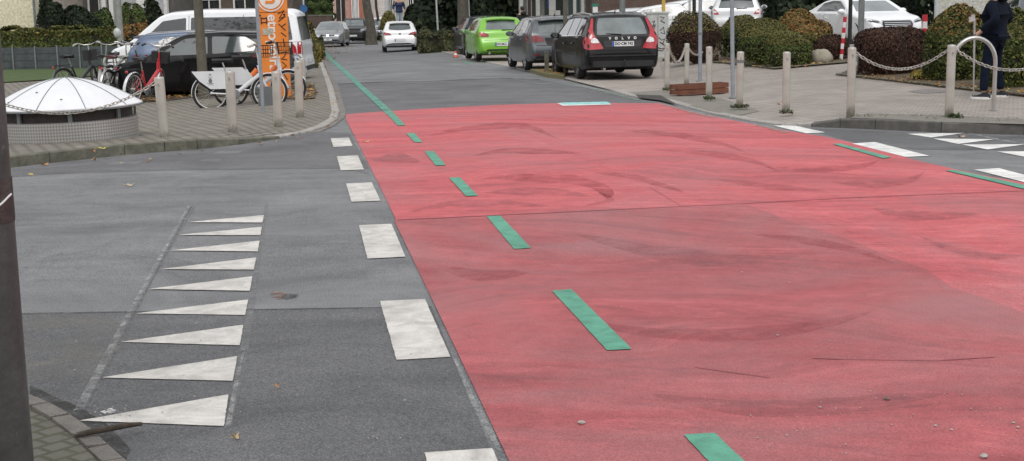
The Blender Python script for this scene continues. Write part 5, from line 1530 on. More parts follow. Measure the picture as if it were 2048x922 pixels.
    if fender:
        for c, par, a0, a1, nm in ((rw, root, 20, 190, 'rear_mudguard'), (fl, fork, 30, 150 + 40, 'front_mudguard')):
            vs_, fs_ = [], []; k_ = 14
            for i in range(k_ + 1):
                a = R(a0 + (a1 - a0) * i / k_)
                if par is fork: a = R(25 + 145 * i / k_)
                for y_, rr_ in ((-.032, .345), (0, .36), (.032, .345)):
                    vs_.append(Vector(c) + Vector((rr_ * math.cos(a), y_, rr_ * math.sin(a))))
            for i in range(k_):
                for j in range(2): fs_.append((i * 3 + j, i * 3 + j + 1, (i + 1) * 3 + j + 1, (i + 1) * 3 + j))
            mb = MB(); mb.add(vs_, fs_); mb.build(nm, fender, par)
        # rack
        mb = MB()
        for s in (-1, 1):
            mb.tube([(-.30, s * .06, .74), (-.78, s * .06, .74)], .007, 5); mb.tube([(-.70, s * .06, .74), rw + Vector((0, s * .07, 0))], .006, 5)
        mb.tube([(-.78, -.06, .74), (-.78, .06, .74)], .007, 5); mb.tube([(-.55, -.06, .74), (-.55, .06, .74)], .007, 5)
        mb.build('luggage_rack', M_blk, root)
        mb = MB(); mb.ellip((-.80, 0, .70), (.02, .035, .03), 10, 6); mb.build('rear_reflector', M_red_l, root)
    if rear_panel:
        for s in (-1, 1):
            y = s * .075
            pts = [(-.86, .745), (-.30, .745), (-.12, .60), (-.10, .41), (-.52, .41), (-.72, .56)]
            mb = MB(); mb.poly([(x, y, z) for x, z in (pts if s < 0 else pts[::-1])], .012, (0, s, 0)); pn = mb.build('side_panel', rear_panel, root, smooth=False)
            mb = MB(); yy = y + s * .014
            mb.tube([(-.52, yy, .70), (-.52, yy, .66)], .006, 4); mb.tube([(-.545, yy, .68), (-.495, yy, .68)], .006, 4)
            mb.tube([(-.55, yy, .645), (-.52, yy, .60), (-.49, yy, .645)], .006, 4); mb.ellip((-.52, yy, .565), (.035, .004, .045), 10, 6)
            mb.tube([(-.58, yy, .52), (-.46, yy, .515)], .005, 4); mb.tube([(-.56, yy, .495), (-.47, yy, .49)], .004, 4)
            mb.build('crest', M_galv_d, pn)
        mb = MB(); mb.tube([(-.86, 0, .745), (-.72, 0, .56), (-.52, 0, .40), (-.30, 0, .33), (-.1, 0, .36)], .04, 8); mb.build('wheel_cover', M_blk, root)
    # kickstand
    mb = MB(); mb.tube([(-.2, .05, .28), (-.12, .20, .02)], .010, 6); mb.build('kickstand', M_steel, root)
    return root
M_bw = mat('bike_white', (.70, .71, .73), .4, coat=.4, var=.05)
M_bo = mat('bike_orange', (.78, .18, .03), .4, coat=.4)
M_bk = mat('bike_black', (.02, .02, .023), .35, coat=.5)
M_br = mat('bike_red', (.55, .03, .045), .35, coat=.6)
M_bs = mat('bike_silver_green', (.42, .45, .38), .4, .4, coat=.3)
M_wr = mat('white_rim', (.66, .65, .62), .5)
GB = 'hire bicycles locked at the orange pillar'
# two hire bikes, side on
pr = P(421, 222, .06)
hb1 = bike((pr.x + .55, pr.y + .05, pr.z), R(8), M_bw, 'white hire bicycle with a black and white rear panel, nearest the sign pole', True, M_blk, M_bw, M_bw, rim_m=M_wr, grips=M_wtext, group=GB, lean=-.05)
for ch in ALLCH(hb1):
    pass
mb = MB(); mb.tube([(.345, 0, .76), (.245, 0, .645)], .0455, 12); mb.build('orange_sleeve', M_bo, hb1)
hb2 = bike((pr.x + .84, pr.y + .50, zg(pr.x + .84, pr.y + .5) + .06), R(5), M_bw, 'second hire bicycle leaning behind the first at the orange pillar', True, M_blk, M_bw, M_bw, rim_m=M_wr, group=GB, lean=-.04)
mb = MB(); mb.tube([(.345, 0, .76), (.245, 0, .645)], .0455, 12); mb.build('orange_sleeve', M_bo, hb2)
# docking block
p = P(536, 218, .06)
root = empty('docking_stand', p, 0, 'dark grey docking stand holding the front wheel of the hire bicycle', 'bicycle stand')
mb = MB(); mb.box((0, 0, .20), (.36, .10, .42), taper=.72); mb.build('stand_plate', mat('stand_grey', (.13, .135, .14), .6), root, smooth=False)
mb = MB(); mb.box((0.02, 0, .015), (.62, .34, .03)); mb.build('base_plate', mat('stand_base', (.22, .22, .20), .7), root, smooth=False)
# red bike, seen from behind at an angle
pr = P(268, 211, .08)
bike((pr.x + .16, pr.y + .45, pr.z), R(72), M_br, 'red bicycle with a black front bag and white mudguards', True, None, False, M_bw, lean=.10, rim_m=M_wr, crate=True, steer=.35, saddle_m=M_blk)
pr = P(222, 200, .08)
bike((pr.x + .05, pr.y + .5, pr.z), R(78), M_bs, 'silver green bicycle standing left of the red one', False, None, False, M_steel, lean=.06, steer=-.3, saddle_m=mat('saddle_red_black', (.10, .03, .03), .5))
pr = P(172, 196, .08)
bike((pr.x - .45, pr.y + 1.3, pr.z - .03), R(62), M_bk, 'black bicycle with grey grips behind the domed steel cover', True, None, False, M_bk, lean=-.12, steer=.6, grips=M_pole_w, crate=True)
pr = P(206, 188, .08)
bike((pr.x + .1, pr.y + 1.3, pr.z - .03), R(75), mat('bike_white_dirty', (.5, .5, .48), .4, coat=.3), 'white framed bicycle squeezed between the black and the silver green ones', False, None, False, M_bk, lean=.05, steer=.9)
pr = P(246, 200, .08)
bike((pr.x + .05, pr.y + .9, pr.z - .02), R(80), M_bk, 'dark bicycle with a pale saddle tucked behind the red one', True, None, False, M_bk, lean=-.08, steer=-.5, grips=M_blk, saddle_m=M_bs, rim_m=M_wr)
pr = P(196, 196, .08)
bike((pr.x - .15, pr.y + .9, pr.z - .02), R(100), M_bs, 'greenish bicycle seen end on left of the silver green one', False, None, False, M_steel, lean=.09, steer=.3, rim_m=M_steel)
# low steel bike racks
for px, py, lb in ((306, 190, 'low steel bicycle rack right of the red bicycle'), (228, 186, 'low steel bicycle rack behind the silver green bicycle')):
    p = P(px, py, .08); root = empty('bicycle_rack', p, R(80), lb, 'bicycle rack', 'bicycle racks')
    mb = MB(); mb.tube([(-.2, 0, -.05), (-.2, 0, .52), (.2, 0, .52), (.2, 0, -.05)], .024, 8); mb.build('frame', M_steel, root)
# ------------------------------------------------------------------ foliage
def leaf_mat(name, stops, rough=0.6, patch=1.2):
    m, nt, b = new_mat(name)
    g = nt.nodes.new('ShaderNodeNewGeometry')
    c = ramp(nt, g.outputs['Random Per Island'], stops)
    v = objvec(nt)
    c = mixc(nt, 0.7, c, ramp(nt, noise(nt, patch, 4, .6, v), [(.3, (.6, .62, .6)), (.7, (1.35, 1.3, 1.2))]), 'MULTIPLY')
    nt.links.new(c, b.inputs['Base Color']); b.inputs['Roughness'].default_value = rough
    b.inputs['Specular IOR Level'].default_value = .2
    return m
ML = {
 'green': leaf_mat('leaf_green', [(0, (.038, .058, .018)), (.5, (.075, .105, .031)), (.85, (.125, .15, .046)), (1, (.19, .175, .06))]),
 'olive': leaf_mat('leaf_olive', [(0, (.075, .08, .028)), (.5, (.14, .14, .048)), (.85, (.20, .175, .06)), (1, (.27, .18, .065))]),
 'autumn': leaf_mat('leaf_autumn', [(0, (.13, .065, .028)), (.4, (.28, .135, .05)), (.7, (.34, .19, .07)), (1, (.17, .17, .055))]),
 'brown': leaf_mat('twig_brown', [(0, (.030, .016, .012)), (.5, (.062, .032, .024)), (.9, (.10, .052, .036)), (1, (.17, .08, .05))]),
 'dark': leaf_mat('leaf_dark', [(0, (.008, .014, .008)), (.6, (.018, .03, .016)), (1, (.04, .055, .028))]),
 'hedge': leaf_mat('leaf_hedge', [(0, (.03, .045, .015)), (.5, (.07, .095, .028)), (.85, (.13, .15, .04)), (1, (.23, .21, .07))]),
 'ground': leaf_mat('leaf_ground', [(0, (.03, .04, .02)), (.5, (.07, .085, .04)), (.85, (.13, .13, .07)), (1, (.2, .17, .09))]),
 'ivy': leaf_mat('leaf_ivy', [(0, (.03, .05, .02)), (.5, (.065, .10, .03)), (1, (.11, .15, .05))]),
 'yellow': leaf_mat('leaf_yellow', [(0, (.25, .17, .04)), (.5, (.38, .28, .06)), (1, (.20, .20, .06))]),
}
M_core = mat('dark_twigs', (.022, .02, .014), .95, var=.5, vs=12)
M_core_b = mat('brown_twigs', (.035, .02, .014), .95, var=.5, vs=12)
M_bark = patchy('bark', (.055, .048, .038), (.10, .09, .072), (.15, .14, .115), 5)
M_bark_g = patchy('grey_green_bark', (.085, .08, .062), (.14, .13, .10), (.18, .17, .135), 3.5)
M_bark_d = patchy('dark_bark', (.03, .022, .02), (.055, .042, .036), (.09, .075, .06), 5)

def leaves_mesh(name, pts, nrm, size, mt, parent=None, up=0.0, elong=1.6, jitter=0.8):
    """one quad (a bent leaf) per point, facing roughly along nrm"""
    n = len(pts)
    nrm = nrm + RNG.normal(0, jitter, (n, 3)) * .6
    nrm /= np.linalg.norm(nrm, axis=1)[:, None] + 1e-9
    a = RNG.normal(0, 1, (n, 3)); a[:, 2] += up * 4
    u = a - (a * nrm).sum(1)[:, None] * nrm; u /= np.linalg.norm(u, axis=1)[:, None] + 1e-9
    w = np.cross(nrm, u)
    s = size * RNG.uniform(.55, 1.35, n)[:, None]
    p0 = pts - u * s * elong * .5; p2 = pts + u * s * elong * .5
    p1 = pts + w * s * .42 + nrm * s * .12; p3 = pts - w * s * .42 + nrm * s * .12
    V = np.stack([p0, p1, p2, p3], 1).reshape(-1, 3)
    me = bpy.data.meshes.new(name)
    me.vertices.add(4 * n); me.vertices.foreach_set('co', V.astype(np.float32).ravel())
    me.loops.add(4 * n); me.loops.foreach_set('vertex_index', np.arange(4 * n, dtype=np.int32))
    me.polygons.add(n); me.polygons.foreach_set('loop_start', np.arange(0, 4 * n, 4, dtype=np.int32)); me.polygons.foreach_set('loop_total', np.full(n, 4, dtype=np.int32))
    me.update(); me.validate()
    me.materials.append(mt)
    o = bpy.data.objects.new(name, me); COL.objects.link(o)
    if parent is not None: o.parent = parent
    return o

def lump_dirs(n):
    v = RNG.normal(0, 1, (n, 3)); v /= np.linalg.norm(v, axis=1)[:, None]; return v
def lumpy(v, seed, amp, freq=2.5):
    r = np.random.default_rng(seed); k = r.normal(0, freq, (7, 3)); ph = r.uniform(0, 6.3, 7)
    return 1 + amp * np.sin(v @ k.T + ph).sum(1) / 3.0

def shrub(loc, w, d, h, kind, label, n=5200, size=.042, seed=1, kind2=None, frac2=0.0, name='shrub', group='rounded shrubs in the beds', top2=True, square=.95, up=0.0, amp=.10):
    root = empty(name, loc, random.uniform(-.3, .3), label, 'shrub', group)
    v = lump_dirs(n); v[:, 2] = np.abs(v[:, 2]) * RNG.choice([1, 1, -1], n)
    e = np.sign(v) * np.abs(v) ** square
    lw = v[:, 2] < 0
    hn = np.linalg.norm(v[:, :2], axis=1)[:, None] + 1e-6
    fl = np.concatenate([v[:, :2] / hn, v[:, 2:]], 1); fe = np.sign(fl) * np.abs(fl) ** .9
    e[lw] = fe[lw] * [.97, .97, 1.25]
    k = lumpy(v, seed, amp)
    rad = k * (1.015 - np.abs(RNG.normal(0, .05, n)))
    dim = np.array([w / 2, d / 2, h * .56])
    pts = e * dim * rad[:, None]; pts[:, 2] += h * .47
    keep = pts[:, 2] > .02; pts, vv = pts[keep], v[keep]
    isz = (vv[:, 2] > .30) if top2 else np.ones(len(vv), bool)
    m2 = isz & (RNG.uniform(0, 1, len(vv)) < frac2)
    leaves_mesh('foliage', pts[~m2], vv[~m2], size, ML[kind], root, up)
    if kind2 and m2.sum() > 10: leaves_mesh('foliage_tips', pts[m2] * [1.01, 1.01, 1.01], vv[m2], size, ML[kind2], root, up)
    # woody inside
    vs, fs = [], []; S, Rr = 28, 14
    for i in range(Rr + 1):
        th = PI * i / Rr
        for j in range(S):
            a = 2 * PI * j / S
            vs.append((math.sin(th) * math.cos(a), math.sin(th) * math.sin(a), math.cos(th)))
    va = np.array(vs); ea = np.sign(va) * np.abs(va) ** square; kk = lumpy(va, seed, amp) * .87
    pa = ea * dim * kk[:, None]; pa[:, 2] += h * .47; pa[:, 2] = np.maximum(pa[:, 2], -.05)
    for i in range(Rr):
        for j in range(S): fs.append((i * S + j, (i + 1) * S + j, (i + 1) * S + (j + 1) % S, i * S + (j + 1) % S))
    mb = MB(); mb.add([tuple(p) for p in pa], fs); mb.build('branches', M_core_b if kind == 'brown' else M_core, root)
    return root

def S(x0, x1, top, basey, off, kind, label, depth=None, **kw):
    """shrub filling pixel columns x0..x1 with its foot at basey"""
    p = P((x0 + x1) / 2, basey, off)
    Y = p.y + .45
    w = (x1 - x0) / FPX * Y
    z1 = AT((x0 + x1) / 2, top, Y).z
    zb = zg(p.x, Y) + off
    return shrub((p.x * Y / p.y, p.y + w * .38 if depth is None else p.y + depth / 2, zb), w, w * .8 if depth is None else depth, z1 - zb, kind, label, **kw)

S(1333, 1438, 30, 127, .16, 'brown', 'brown rounded shrub with an olive top beside the graffiti covered cabinet', kind2='olive', frac2=.55, n=8000, seed=3, size=.035)
S(1440, 1520, 31, 116, .16, 'green', 'tall green shrub right behind the tall grey pole', n=8000, seed=4, kind2='olive', frac2=.7, size=.034)  # green group: olive upper leaves put the brighter skylit top into the colour
S(1478, 1584, 41, 130, .16, 'green', 'broad green shrub, middle of the green group', n=12000, seed=5, kind2='olive', frac2=.75, size=.032)
S(1528, 1620, 63, 133, .16, 'green', 'smallest low green shrub left of the boulder', n=11000, seed=6, kind2='olive', frac2=.7, size=.030)
S(1556, 1640, 24, 98, .2, 'autumn', 'orange brown shrub at the back left of the white coupe', n=6000, seed=7, size=.05, kind2='olive', frac2=.2)
S(1576, 1662, 44, 112, .18, 'olive', 'olive and orange shrub above the boulder', n=6000, seed=8, kind2='autumn', frac2=.6)
S(1622, 1694, 72, 121, .16, 'brown', 'small dark brown shrub behind the striped marker', n=5000, seed=9, size=.035)
S(1715, 1848, 60, 150, .16, 'brown', 'large dark brown shrub with upright twigs behind the long chain', n=16000, seed=10, size=.030, up=1.0, amp=.06, square=.6)
S(1852, 1972, 17, 162, .16, 'hedge', 'large green shrub with yellowish tips left of the walking person', n=12000, seed=11, kind2='autumn', frac2=.22, size=.045)
S(1962, 2060, 28, 176, .16, 'hedge', 'large green shrub right of the walking person', n=9000, seed=12, size=.045, kind2='olive', frac2=.2)
S(1812, 1862, 138, 160, .16, 'yellow', 'tuft of yellowed grass at the foot of the pale stone', n=900, seed=13, size=.03, name='grass_tuft', up=1.5)
# boulders
M_rock = patchy('boulder_stone', (.24, .23, .18), (.36, .33, .26), (.44, .41, .33), 2.2)
def rock(px, py, off, dims, label, seed, name='boulder', mt=None):
    p = P(px, py, off)
    r = np.random.default_rng(seed); mb = MB(); mb.ellip((0, 0, dims[2] * .30), (dims[0] / 2, dims[1] / 2, dims[2] * .7), 22, 12)
    va = np.array(mb.v); d = va / np.linalg.norm(va, axis=1)[:, None]; k = lumpy(d, seed, .17, 2.0)
    mb.v = [tuple(q) for q in va * k[:, None]]
    o = mb.build(name, mt or M_rock); o.location = p; tag(o, label, 'boulder', None)
    return o
rock(1640, 124, .17, (.60, .46, .27), 'pale sandstone boulder right of the smallest green shrub', 3)
rock(1864, 154, .17, (.40, .34, .34), 'grey stone between the large brown and the large green shrub', 5, mt=patchy('grey_stone', (.12, .12, .11), (.2, .2, .19), (.28, .27, .26), 3))

# hedge behind the fence, left
def box_hedge(x0, x1, Y, d, z0, z1, kind, label, n=16000, size=.07, name='hedge', kind2=None, amp=.05, cat='hedge'):
    root = empty(name, ((x0 + x1) / 2, Y + d / 2, z0), 0, label, cat)
    L, H = x1 - x0, z1 - z0
    q = RNG.uniform(0, 1, n); pts = np.zeros((n, 3)); nr = np.zeros((n, 3))
    front = q < .62
    pts[:, 0] = RNG.uniform(-L / 2, L / 2, n); pts[:, 1] = -d / 2; pts[:, 2] = RNG.uniform(0, H, n); nr[:, 1] = -1
    top = (q >= .62) & (q < .9); pts[top, 1] = RNG.uniform(-d / 2, d / 2, top.sum()); pts[top, 2] = H; nr[top] = (0, 0, 1)
    sd = q >= .9; sx = RNG.choice([-1, 1], sd.sum()); pts[sd, 0] = sx * L / 2; pts[sd, 1] = RNG.uniform(-d / 2, d / 2, sd.sum()); nr[sd] = 0; nr[sd, 0] = sx
    bumpv = amp * (np.sin(pts[:, 0] * 3.1) + np.sin(pts[:, 0] * 7.7 + pts[:, 2] * 5) + np.sin(pts[:, 2] * 9))[:, None]
    pts += nr * (bumpv + RNG.normal(0, .03, (n, 1)))
    if kind2:
        k2 = (pts[:, 2] > H * .8) & (RNG.uniform(0, 1, n) < .5)
        leaves_mesh('foliage_tips', pts[k2], nr[k2], size, ML[kind2], root)
        pts, nr = pts[~k2], nr[~k2]
    leaves_mesh('foliage', pts, nr, size, ML[kind], root)
    mb = MB(); mb.box((0, 0, H / 2 - .03), (L - .16, d - .16, H - .08)); mb.build('branches', M_core, root, smooth=False)
    return root
Yh = 50.5
xa, xb = XAT(-30, Yh).x, XAT(236, Yh).x
zb = zg(-14, Yh)
box_hedge(xa, xb, Yh + .3, .8, zb, AT(120, 61, Yh).z, 'hedge', 'long clipped green hedge behind the grey fence', kind2='olive', n=20000, size=.075)
# grey panel fence
zt = AT(120, 92, Yh - .3).z
root = empty('panel_fence', ((xa + xb) / 2 + .3, Yh - .3, zb), 0, 'low grey mesh panel fence in front of the clipped hedge', 'fence')
M_fence = mat('fence_grey', (.065, .078, .08), .7, var=.3, vs=4)
Lf = xb - xa; Hf = zt - zb; nf = 6
for i in range(nf + 1):
    x = -Lf / 2 + Lf * i / nf
    mb = MB(); mb.box((x, -.03, Hf / 2), (.05, .05, Hf + .05)); mb.build('post', M_galv_d, root, smooth=False)
for i in range(nf):
    x = -Lf / 2 + Lf * (i + .5) / nf; w_ = Lf / nf - .06
    mb = MB(); mb.box((x, 0, Hf / 2), (w_, .02, Hf - .06)); 
    for z_ in (.2, .4, .6): mb.box((x, -.016, z_ * Hf / .8), (w_, .012, .02))
    mb.build('panel', M_fence, root, smooth=False)

# dark conifer and other garden plants on the left
def crown_shrub(px, top, Y, wpx, bottom_z_off, kind, label, n=7000, size=.07, name='shrub', seed=1, cat='shrub', **kw):
    x = XAT(px, Y).x; z0 = zg(x, Y) + bottom_z_off; w = wpx / FPX * Y
    r = shrub((x, Y, z0), w, w * .8, AT(px, top, Y).z - z0, kind, label, n=n, size=size, name=name, seed=seed, group=None, **kw); return r
crown_shrub(165, 18, 54, 105, 0, 'dark', 'dark evergreen bush above the hedge beside the cream house', 9000, .08, 'evergreen_bush', 21, amp=.16)
crown_shrub(208, 28, 56, 50, 0, 'ivy', 'loose green bush with pale tips at the foot of the terrace', 3500, .08, 'garden_bush', 22, amp=.2)
crown_shrub(268, 12, 50, 52, 0, 'autumn', 'reddish brown overgrown column left of the van', 5000, .07, 'overgrown_column', 23, square=.5, kind2='ivy', frac2=.9, amp=.08)
crown_shrub(312, 8, 56, 34, 0, 'dark', 'small leafy bush before the white porch column', 1400, .10, 'garden_bush', 24, amp=.25)
crown_shrub(105, -6, 53, 46, .9, 'dark', 'dark hanging foliage against the beige wall', 2200, .09, 'garden_bush', 25, amp=.25)
# verge plants along the left kerb beyond the van
for i, (px, Y, wp, top) in enumerate([(626, 47, 20, 84), (632, 53, 18, 78), (638, 60, 18, 76), (622, 55, 22, 58)]):
    crown_shrub(px, top, Y, wp, 0, 'yellow' if i % 2 else 'olive', ['yellowing weeds nearest the van bumper', 'yellow weeds beside the left kerb, second from the van', 'olive weeds beside the left kerb near the silver grey hatchback', 'tall yellowing weeds against the brick wall'][i], 1800, .06, 'weed_clump', 30 + i, kind2='ground', frac2=.5, amp=.3, cat='weeds')
# ivy wall
Yw = 92
xa, xb = XAT(604, Yw).x, XAT(667, Yw).x; zb = zg(xa, Yw)
root = empty('brick_wall', ((xa + xb) / 2, Yw, zb), 0, 'dark brick garden wall under a green hedge beyond the van', 'wall')
m = paving('dark_brick', (.13, .085, .07), (.10, .07, .06), (.07, .065, .06), .25, .08, 0, .01)
zt = AT(635, 32, Yw).z - zb
mb = MB(); mb.box((0, 0, zt / 2), (xb - xa, .3, zt)); mb.build('masonry', m, root, smooth=False)
mb = MB(); mb.box((0, 0, zt + .04), (xb - xa + .06, .36, .08)); mb.build('coping', M_kerb_mossy, root, smooth=False)
box_hedge(xa - .5, xb, Yw + .3, 1.0, zb + zt * .5, AT(635, 10, Yw).z + .4, 'ivy', 'bushy green hedge above the dark brick wall', 7000, .12, amp=.12)
# thicket on the right of the street: one dark mass of trees and ivy
def thicket(x0p, x1p, Y, topz, label, n, seed, size=.22, kind='dark'):
    xa, xb = XAT(x0p, Y).x, XAT(x1p, Y).x; z0 = zg((xa + xb) / 2, Y)
    pts = np.zeros((n, 3)); pts[:, 0] = RNG.uniform(xa, xb, n); pts[:, 2] = RNG.uniform(z0, topz, n)
    pts[:, 1] = Y + 1.2 * np.sin(pts[:, 0] * .8 + seed) + .9 * np.sin(pts[:, 2] * 1.3 + pts[:, 0] * 1.9) + RNG.normal(0, .6, n)
    nr = np.tile([0., -1., .25], (n, 1))
    root = empty('thicket', ((xa + xb) / 2, Y, z0), 0, label, 'thicket', None, 'stuff')
    pts -= np.array([(xa + xb) / 2, Y, z0])
    leaves_mesh('foliage', pts, nr, size, ML[kind], root)
    mb = MB(); mb.box((0, 2.6, (topz - z0) / 2), (xb - xa, 1.0, topz - z0)); mb.build('inside', M_core, root, smooth=False)
    return root
thicket(836, 1048, 72, 7, 'dark evergreen thicket right of the street behind the lime green hatchback', 16000, 1)
thicket(1520, 1880, 62, 5, 'dark hedge mass behind the shrubs and the white coupe', 16000, 2, .18)
thicket(1160, 1530, 92, 7, 'dark trees at the back of the car park', 9000, 3, .3)
box_hedge(XAT(838, 62).x, XAT(945, 62).x, 62, 5, zg(-2, 62), zg(-2, 62) + .75, 'ground', 'low ground cover in front of the dark thicket', 9000, .10, 'ground_cover', amp=.10)
bpy.data.objects['ground_cover']['kind'] = 'stuff'
crown_shrub(778, 26, 100, 32, 0, 'olive', 'round bush before the beige house at the end of the street', 1800, .14, 'garden_bush', 41, amp=.2)
crown_shrub(832, 14, 90, 44, 0, 'dark', 'dark bush right of the distant person', 3000, .14, 'garden_bush', 42, amp=.2)

# ------------------------------------------------------------------ trees
def tree(px, Y, wpx, off, label, mt, h=6.5, lean=(0, 0), seed=1, leafn=900, kink=0.0, py=None, kind='autumn', flare=1.5, name='tree'):
    r_ = random.Random(seed)
    p = setz(XAT(px, Y), off)
    root = empty(name, p, 0, label, 'tree')
    r0 = wpx / FPX * Y / 2
    zeye = CAMZ - p.z
    pts, rad = [], []
    N_ = 16
    for i in range(N_ + 1):
        u = i / N_; z = -.15 + (h + .15) * u
        pts.append(Vector((lean[0] * (z - zeye) + kink * math.sin(z * 1.7) * .12 * r0 * 4 - (0), lean[1] * z, z)))
        rad.append(r0 * (flare if i == 0 else 1 + (flare - 1) * .35 if i == 1 else 1) * (1 - .45 * u))
    mb = MB(); mb.tube(pts, rad, 16); mb.build('trunk', mt, root)
    ends = []
    for k in range(7):
        i = r_.randint(8, 15); b0 = pts[i]; a = r_.uniform(0, 2 * PI); L = r_.uniform(1.4, 2.6)
        b1 = b0 + Vector((math.cos(a) * L * .5, math.sin(a) * L * .5, L * .45)); b2 = b1 + Vector((math.cos(a + .4) * L * .5, math.sin(a + .4) * L * .5, L * .4))
        mb = MB(); mb.tube([b0, b1, b2], [rad[i] * .45, rad[i] * .28, rad[i] * .12], 7)
        for q in range(3):
            a2 = a + r_.uniform(-1.2, 1.2); e_ = b1.lerp(b2, r_.random()); e2 = e_ + Vector((math.cos(a2) * .8, math.sin(a2) * .8, .5)); mb.tube([e_, e2], [rad[i] * .14, rad[i] * .05], 5); ends.append(e2)
        mb.build('limb', mt, root); ends.append(b2)
    # thin autumn crown, all above the picture
    e_ = np.array([tuple(v) for v in ends]); idx = RNG.integers(0, len(e_), leafn)
    pp_ = e_[idx] + RNG.normal(0, .55, (leafn, 3))
    leaves_mesh('crown', pp_, RNG.normal(0, 1, (leafn, 3)), .10, ML[kind], root)
    return root
tree(401, 30.2, 21, .05, 'slim grey green trunk in front of the black hatchback at the bicycles', M_bark_g, 7, seed=1, flare=1.2, lean=(-.01, 0))
tree(1131, 36.4, 9, .10, 'thin trunk beside the grey hatchback', M_bark_g, 6, seed=2, flare=1.1)
tree(928, 57, 25, .0, 'broad grey trunk behind the lime green hatchback', M_bark, 8, seed=3)
tree(737, 89, 19, -.0, 'thick leaning grey trunk behind the tall black car', M_bark, 9, seed=4, lean=(-.06, 0), kink=.5)
tree(757, 106, 6, 0, 'slim reddish brown trunk before the white house', M_bark_d, 8, seed=5, kink=1.5)
tree(678, 92, 6, 0, 'slim black trunk in front of the pink house', M_bark_d, 8, seed=6)
tree(692, 97, 3, 0, 'thinnest dark trunk between the pink house and the orange gate', M_bark_d, 8, seed=7)
tree(1178, 54, 12, .1, 'dark trunk left of the brown trunk behind the black estate', M_bark_d, 8, seed=8)
tree(1186, 60, 9, .1, 'brown trunk right of the kiosk', M_bark, 8, seed=9)
tree(1060, 60, 8, 0, 'dark thin trunk by the kiosk beside the standing person', M_bark_d, 8, seed=10)

# ------------------------------------------------------------------ buildings
M_cream = patchy('cream_render', (.66, .61, .43), (.72, .67, .49), (.76, .72, .55), .8)
M_beige = patchy('beige_render', (.38, .33, .28), (.44, .39, .34), (.50, .45, .39), .9)
M_whr = patchy('white_render', (.62, .62, .60), (.72, .71, .69), (.78, .78, .76), .5)
M_pink = patchy('pink_render', (.52, .33, .29), (.58, .38, .34), (.64, .45, .40), .5)
M_oran = patchy('orange_red_render', (.42, .15, .09), (.52, .20, .12), (.58, .26, .16), .6)
M_sandr = patchy('sand_render', (.48, .42, .34), (.56, .50, .41), (.62, .56, .48), .5)
M_frame = mat('window_frame_white', (.75, .75, .73), .5, var=.05)
M_roof = patchy('roof_tile', (.12, .06, .045), (.18, .09, .065), (.22, .12, .09), 2)
def wnd(root, x, z, w, h, y, frame=M_frame, glass=M_glass):
    e = MB(); t = .07
    e.box((x, y, z - h / 2 - t / 2), (w + 2 * t, .12, t)); e.box((x, y, z + h / 2 + t / 2), (w + 2 * t, .12, t))
    e.box((x - w / 2 - t / 2, y, z), (t, .12, h)); e.box((x + w / 2 + t / 2, y, z), (t, .12, h)); e.box((x, y - .012, z), (.05, .08, h))
    f = e.build('window_frame', frame, root, smooth=False)
    g = MB(); g.box((x, y + .03, z), (w, .03, h)); g.build('window_pane', glass, f, smooth=False)
    return f
def house(name, px0, px1, Y, depth, h, mt, label, rz=0, wins=(), base=None, roof=True, cat='house'):
    xa, xb = XAT(px0, Y).x, XAT(px1, Y).x; z0 = zg((xa + xb) / 2, min(Y, 120)) - .2
    root = empty(name, ((xa + xb) / 2, Y, z0), 0, label, cat)
    w = xb - xa
    mb = MB(); mb.box((0, depth / 2, h / 2), (w, depth, h)); mb.build('wall', mt, root, smooth=False)
    if base: mb = MB(); mb.box((0, -.03, .3), (w + .02, .06, .6)); mb.build('plinth', base, root, smooth=False)
    for (x, z, ww, hh_) in wins: wnd(root, x * w, z, ww, hh_, -.03)
    if roof:
        mb = MB(); o = .3
        mb.add([(-w / 2 - o, -o, h), (w / 2 + o, -o, h), (w / 2 + o, depth + o, h), (-w / 2 - o, depth + o, h), (-w / 2 - o, depth / 2, h + 2.4), (w / 2 + o, depth / 2, h + 2.4)],
               [(0, 1, 5, 4), (2, 3, 4, 5), (1, 2, 5), (3, 0, 4), (3, 2, 1, 0)]); mb.build('roof', M_roof, root, smooth=False)
    return root
r1 = house('house', -150, 72, 55, 8, 6, M_cream, 'cream rendered house wall at the top left behind the hedge', wins=[(-.2, 4.2, 1.2, 1.3), (.2, 4.2, 1.2, 1.3)])
mb = MB(); mb.tube([(XAT(73, 55).x - r1.location.x + .05, -.08, 0), (XAT(73, 55).x - r1.location.x + .05, -.08, 5.9)], .05, 8); mb.build('downpipe', M_galv_d, r1)
house('house', 75, 128, 57, 8, 6, M_beige, 'narrow grey beige house wall beside the cream one', wins=[(0, 4.5, 1.0, 1.2)])
r2 = house('terrace_house', 122, 352, 60, 8, 6, mat('dark_terrace_wall', (.15, .14, .13), .8, var=.25), 'terrace house with white framed doors and pale porch columns left of the tree',
           wins=[(-.42, 2.2, .5, 1.6), (-.14, 2.3, .8, 1.5), (-.05, 2.3, .6, 1.5)])
cx = r2.location.x
for px_, w_, mt_ in ((144, .30, M_whr), (158, .12, M_frame), (222, .16, M_frame), (236, .16, M_frame), (300, .62, M_whr), (343, .14, M_whr)):
    mb = MB(); mb.box((XAT(px_, 60).x - cx, -.5, 2.6), (w_, .3, 5.2)); mb.build('porch_column', mt_, r2, smooth=False)
for a_, b_2, zz, hh_ in ((250, 296, 2.55, 1.1), (306, 342, 2.35, 1.3)):
    x0_, x1_ = XAT(a_, 60).x - cx, XAT(b_2, 60).x - cx
    mb = MB(); mb.box(((x0_ + x1_) / 2, -.35, zz), (x1_ - x0_, .1, hh_)); mb.build('balcony_panel', mat('pale_grey_panel', (.45, .45, .47), .6), r2, smooth=False)
x0_, x1_ = XAT(300, 60).x - cx, XAT(352, 60).x - cx
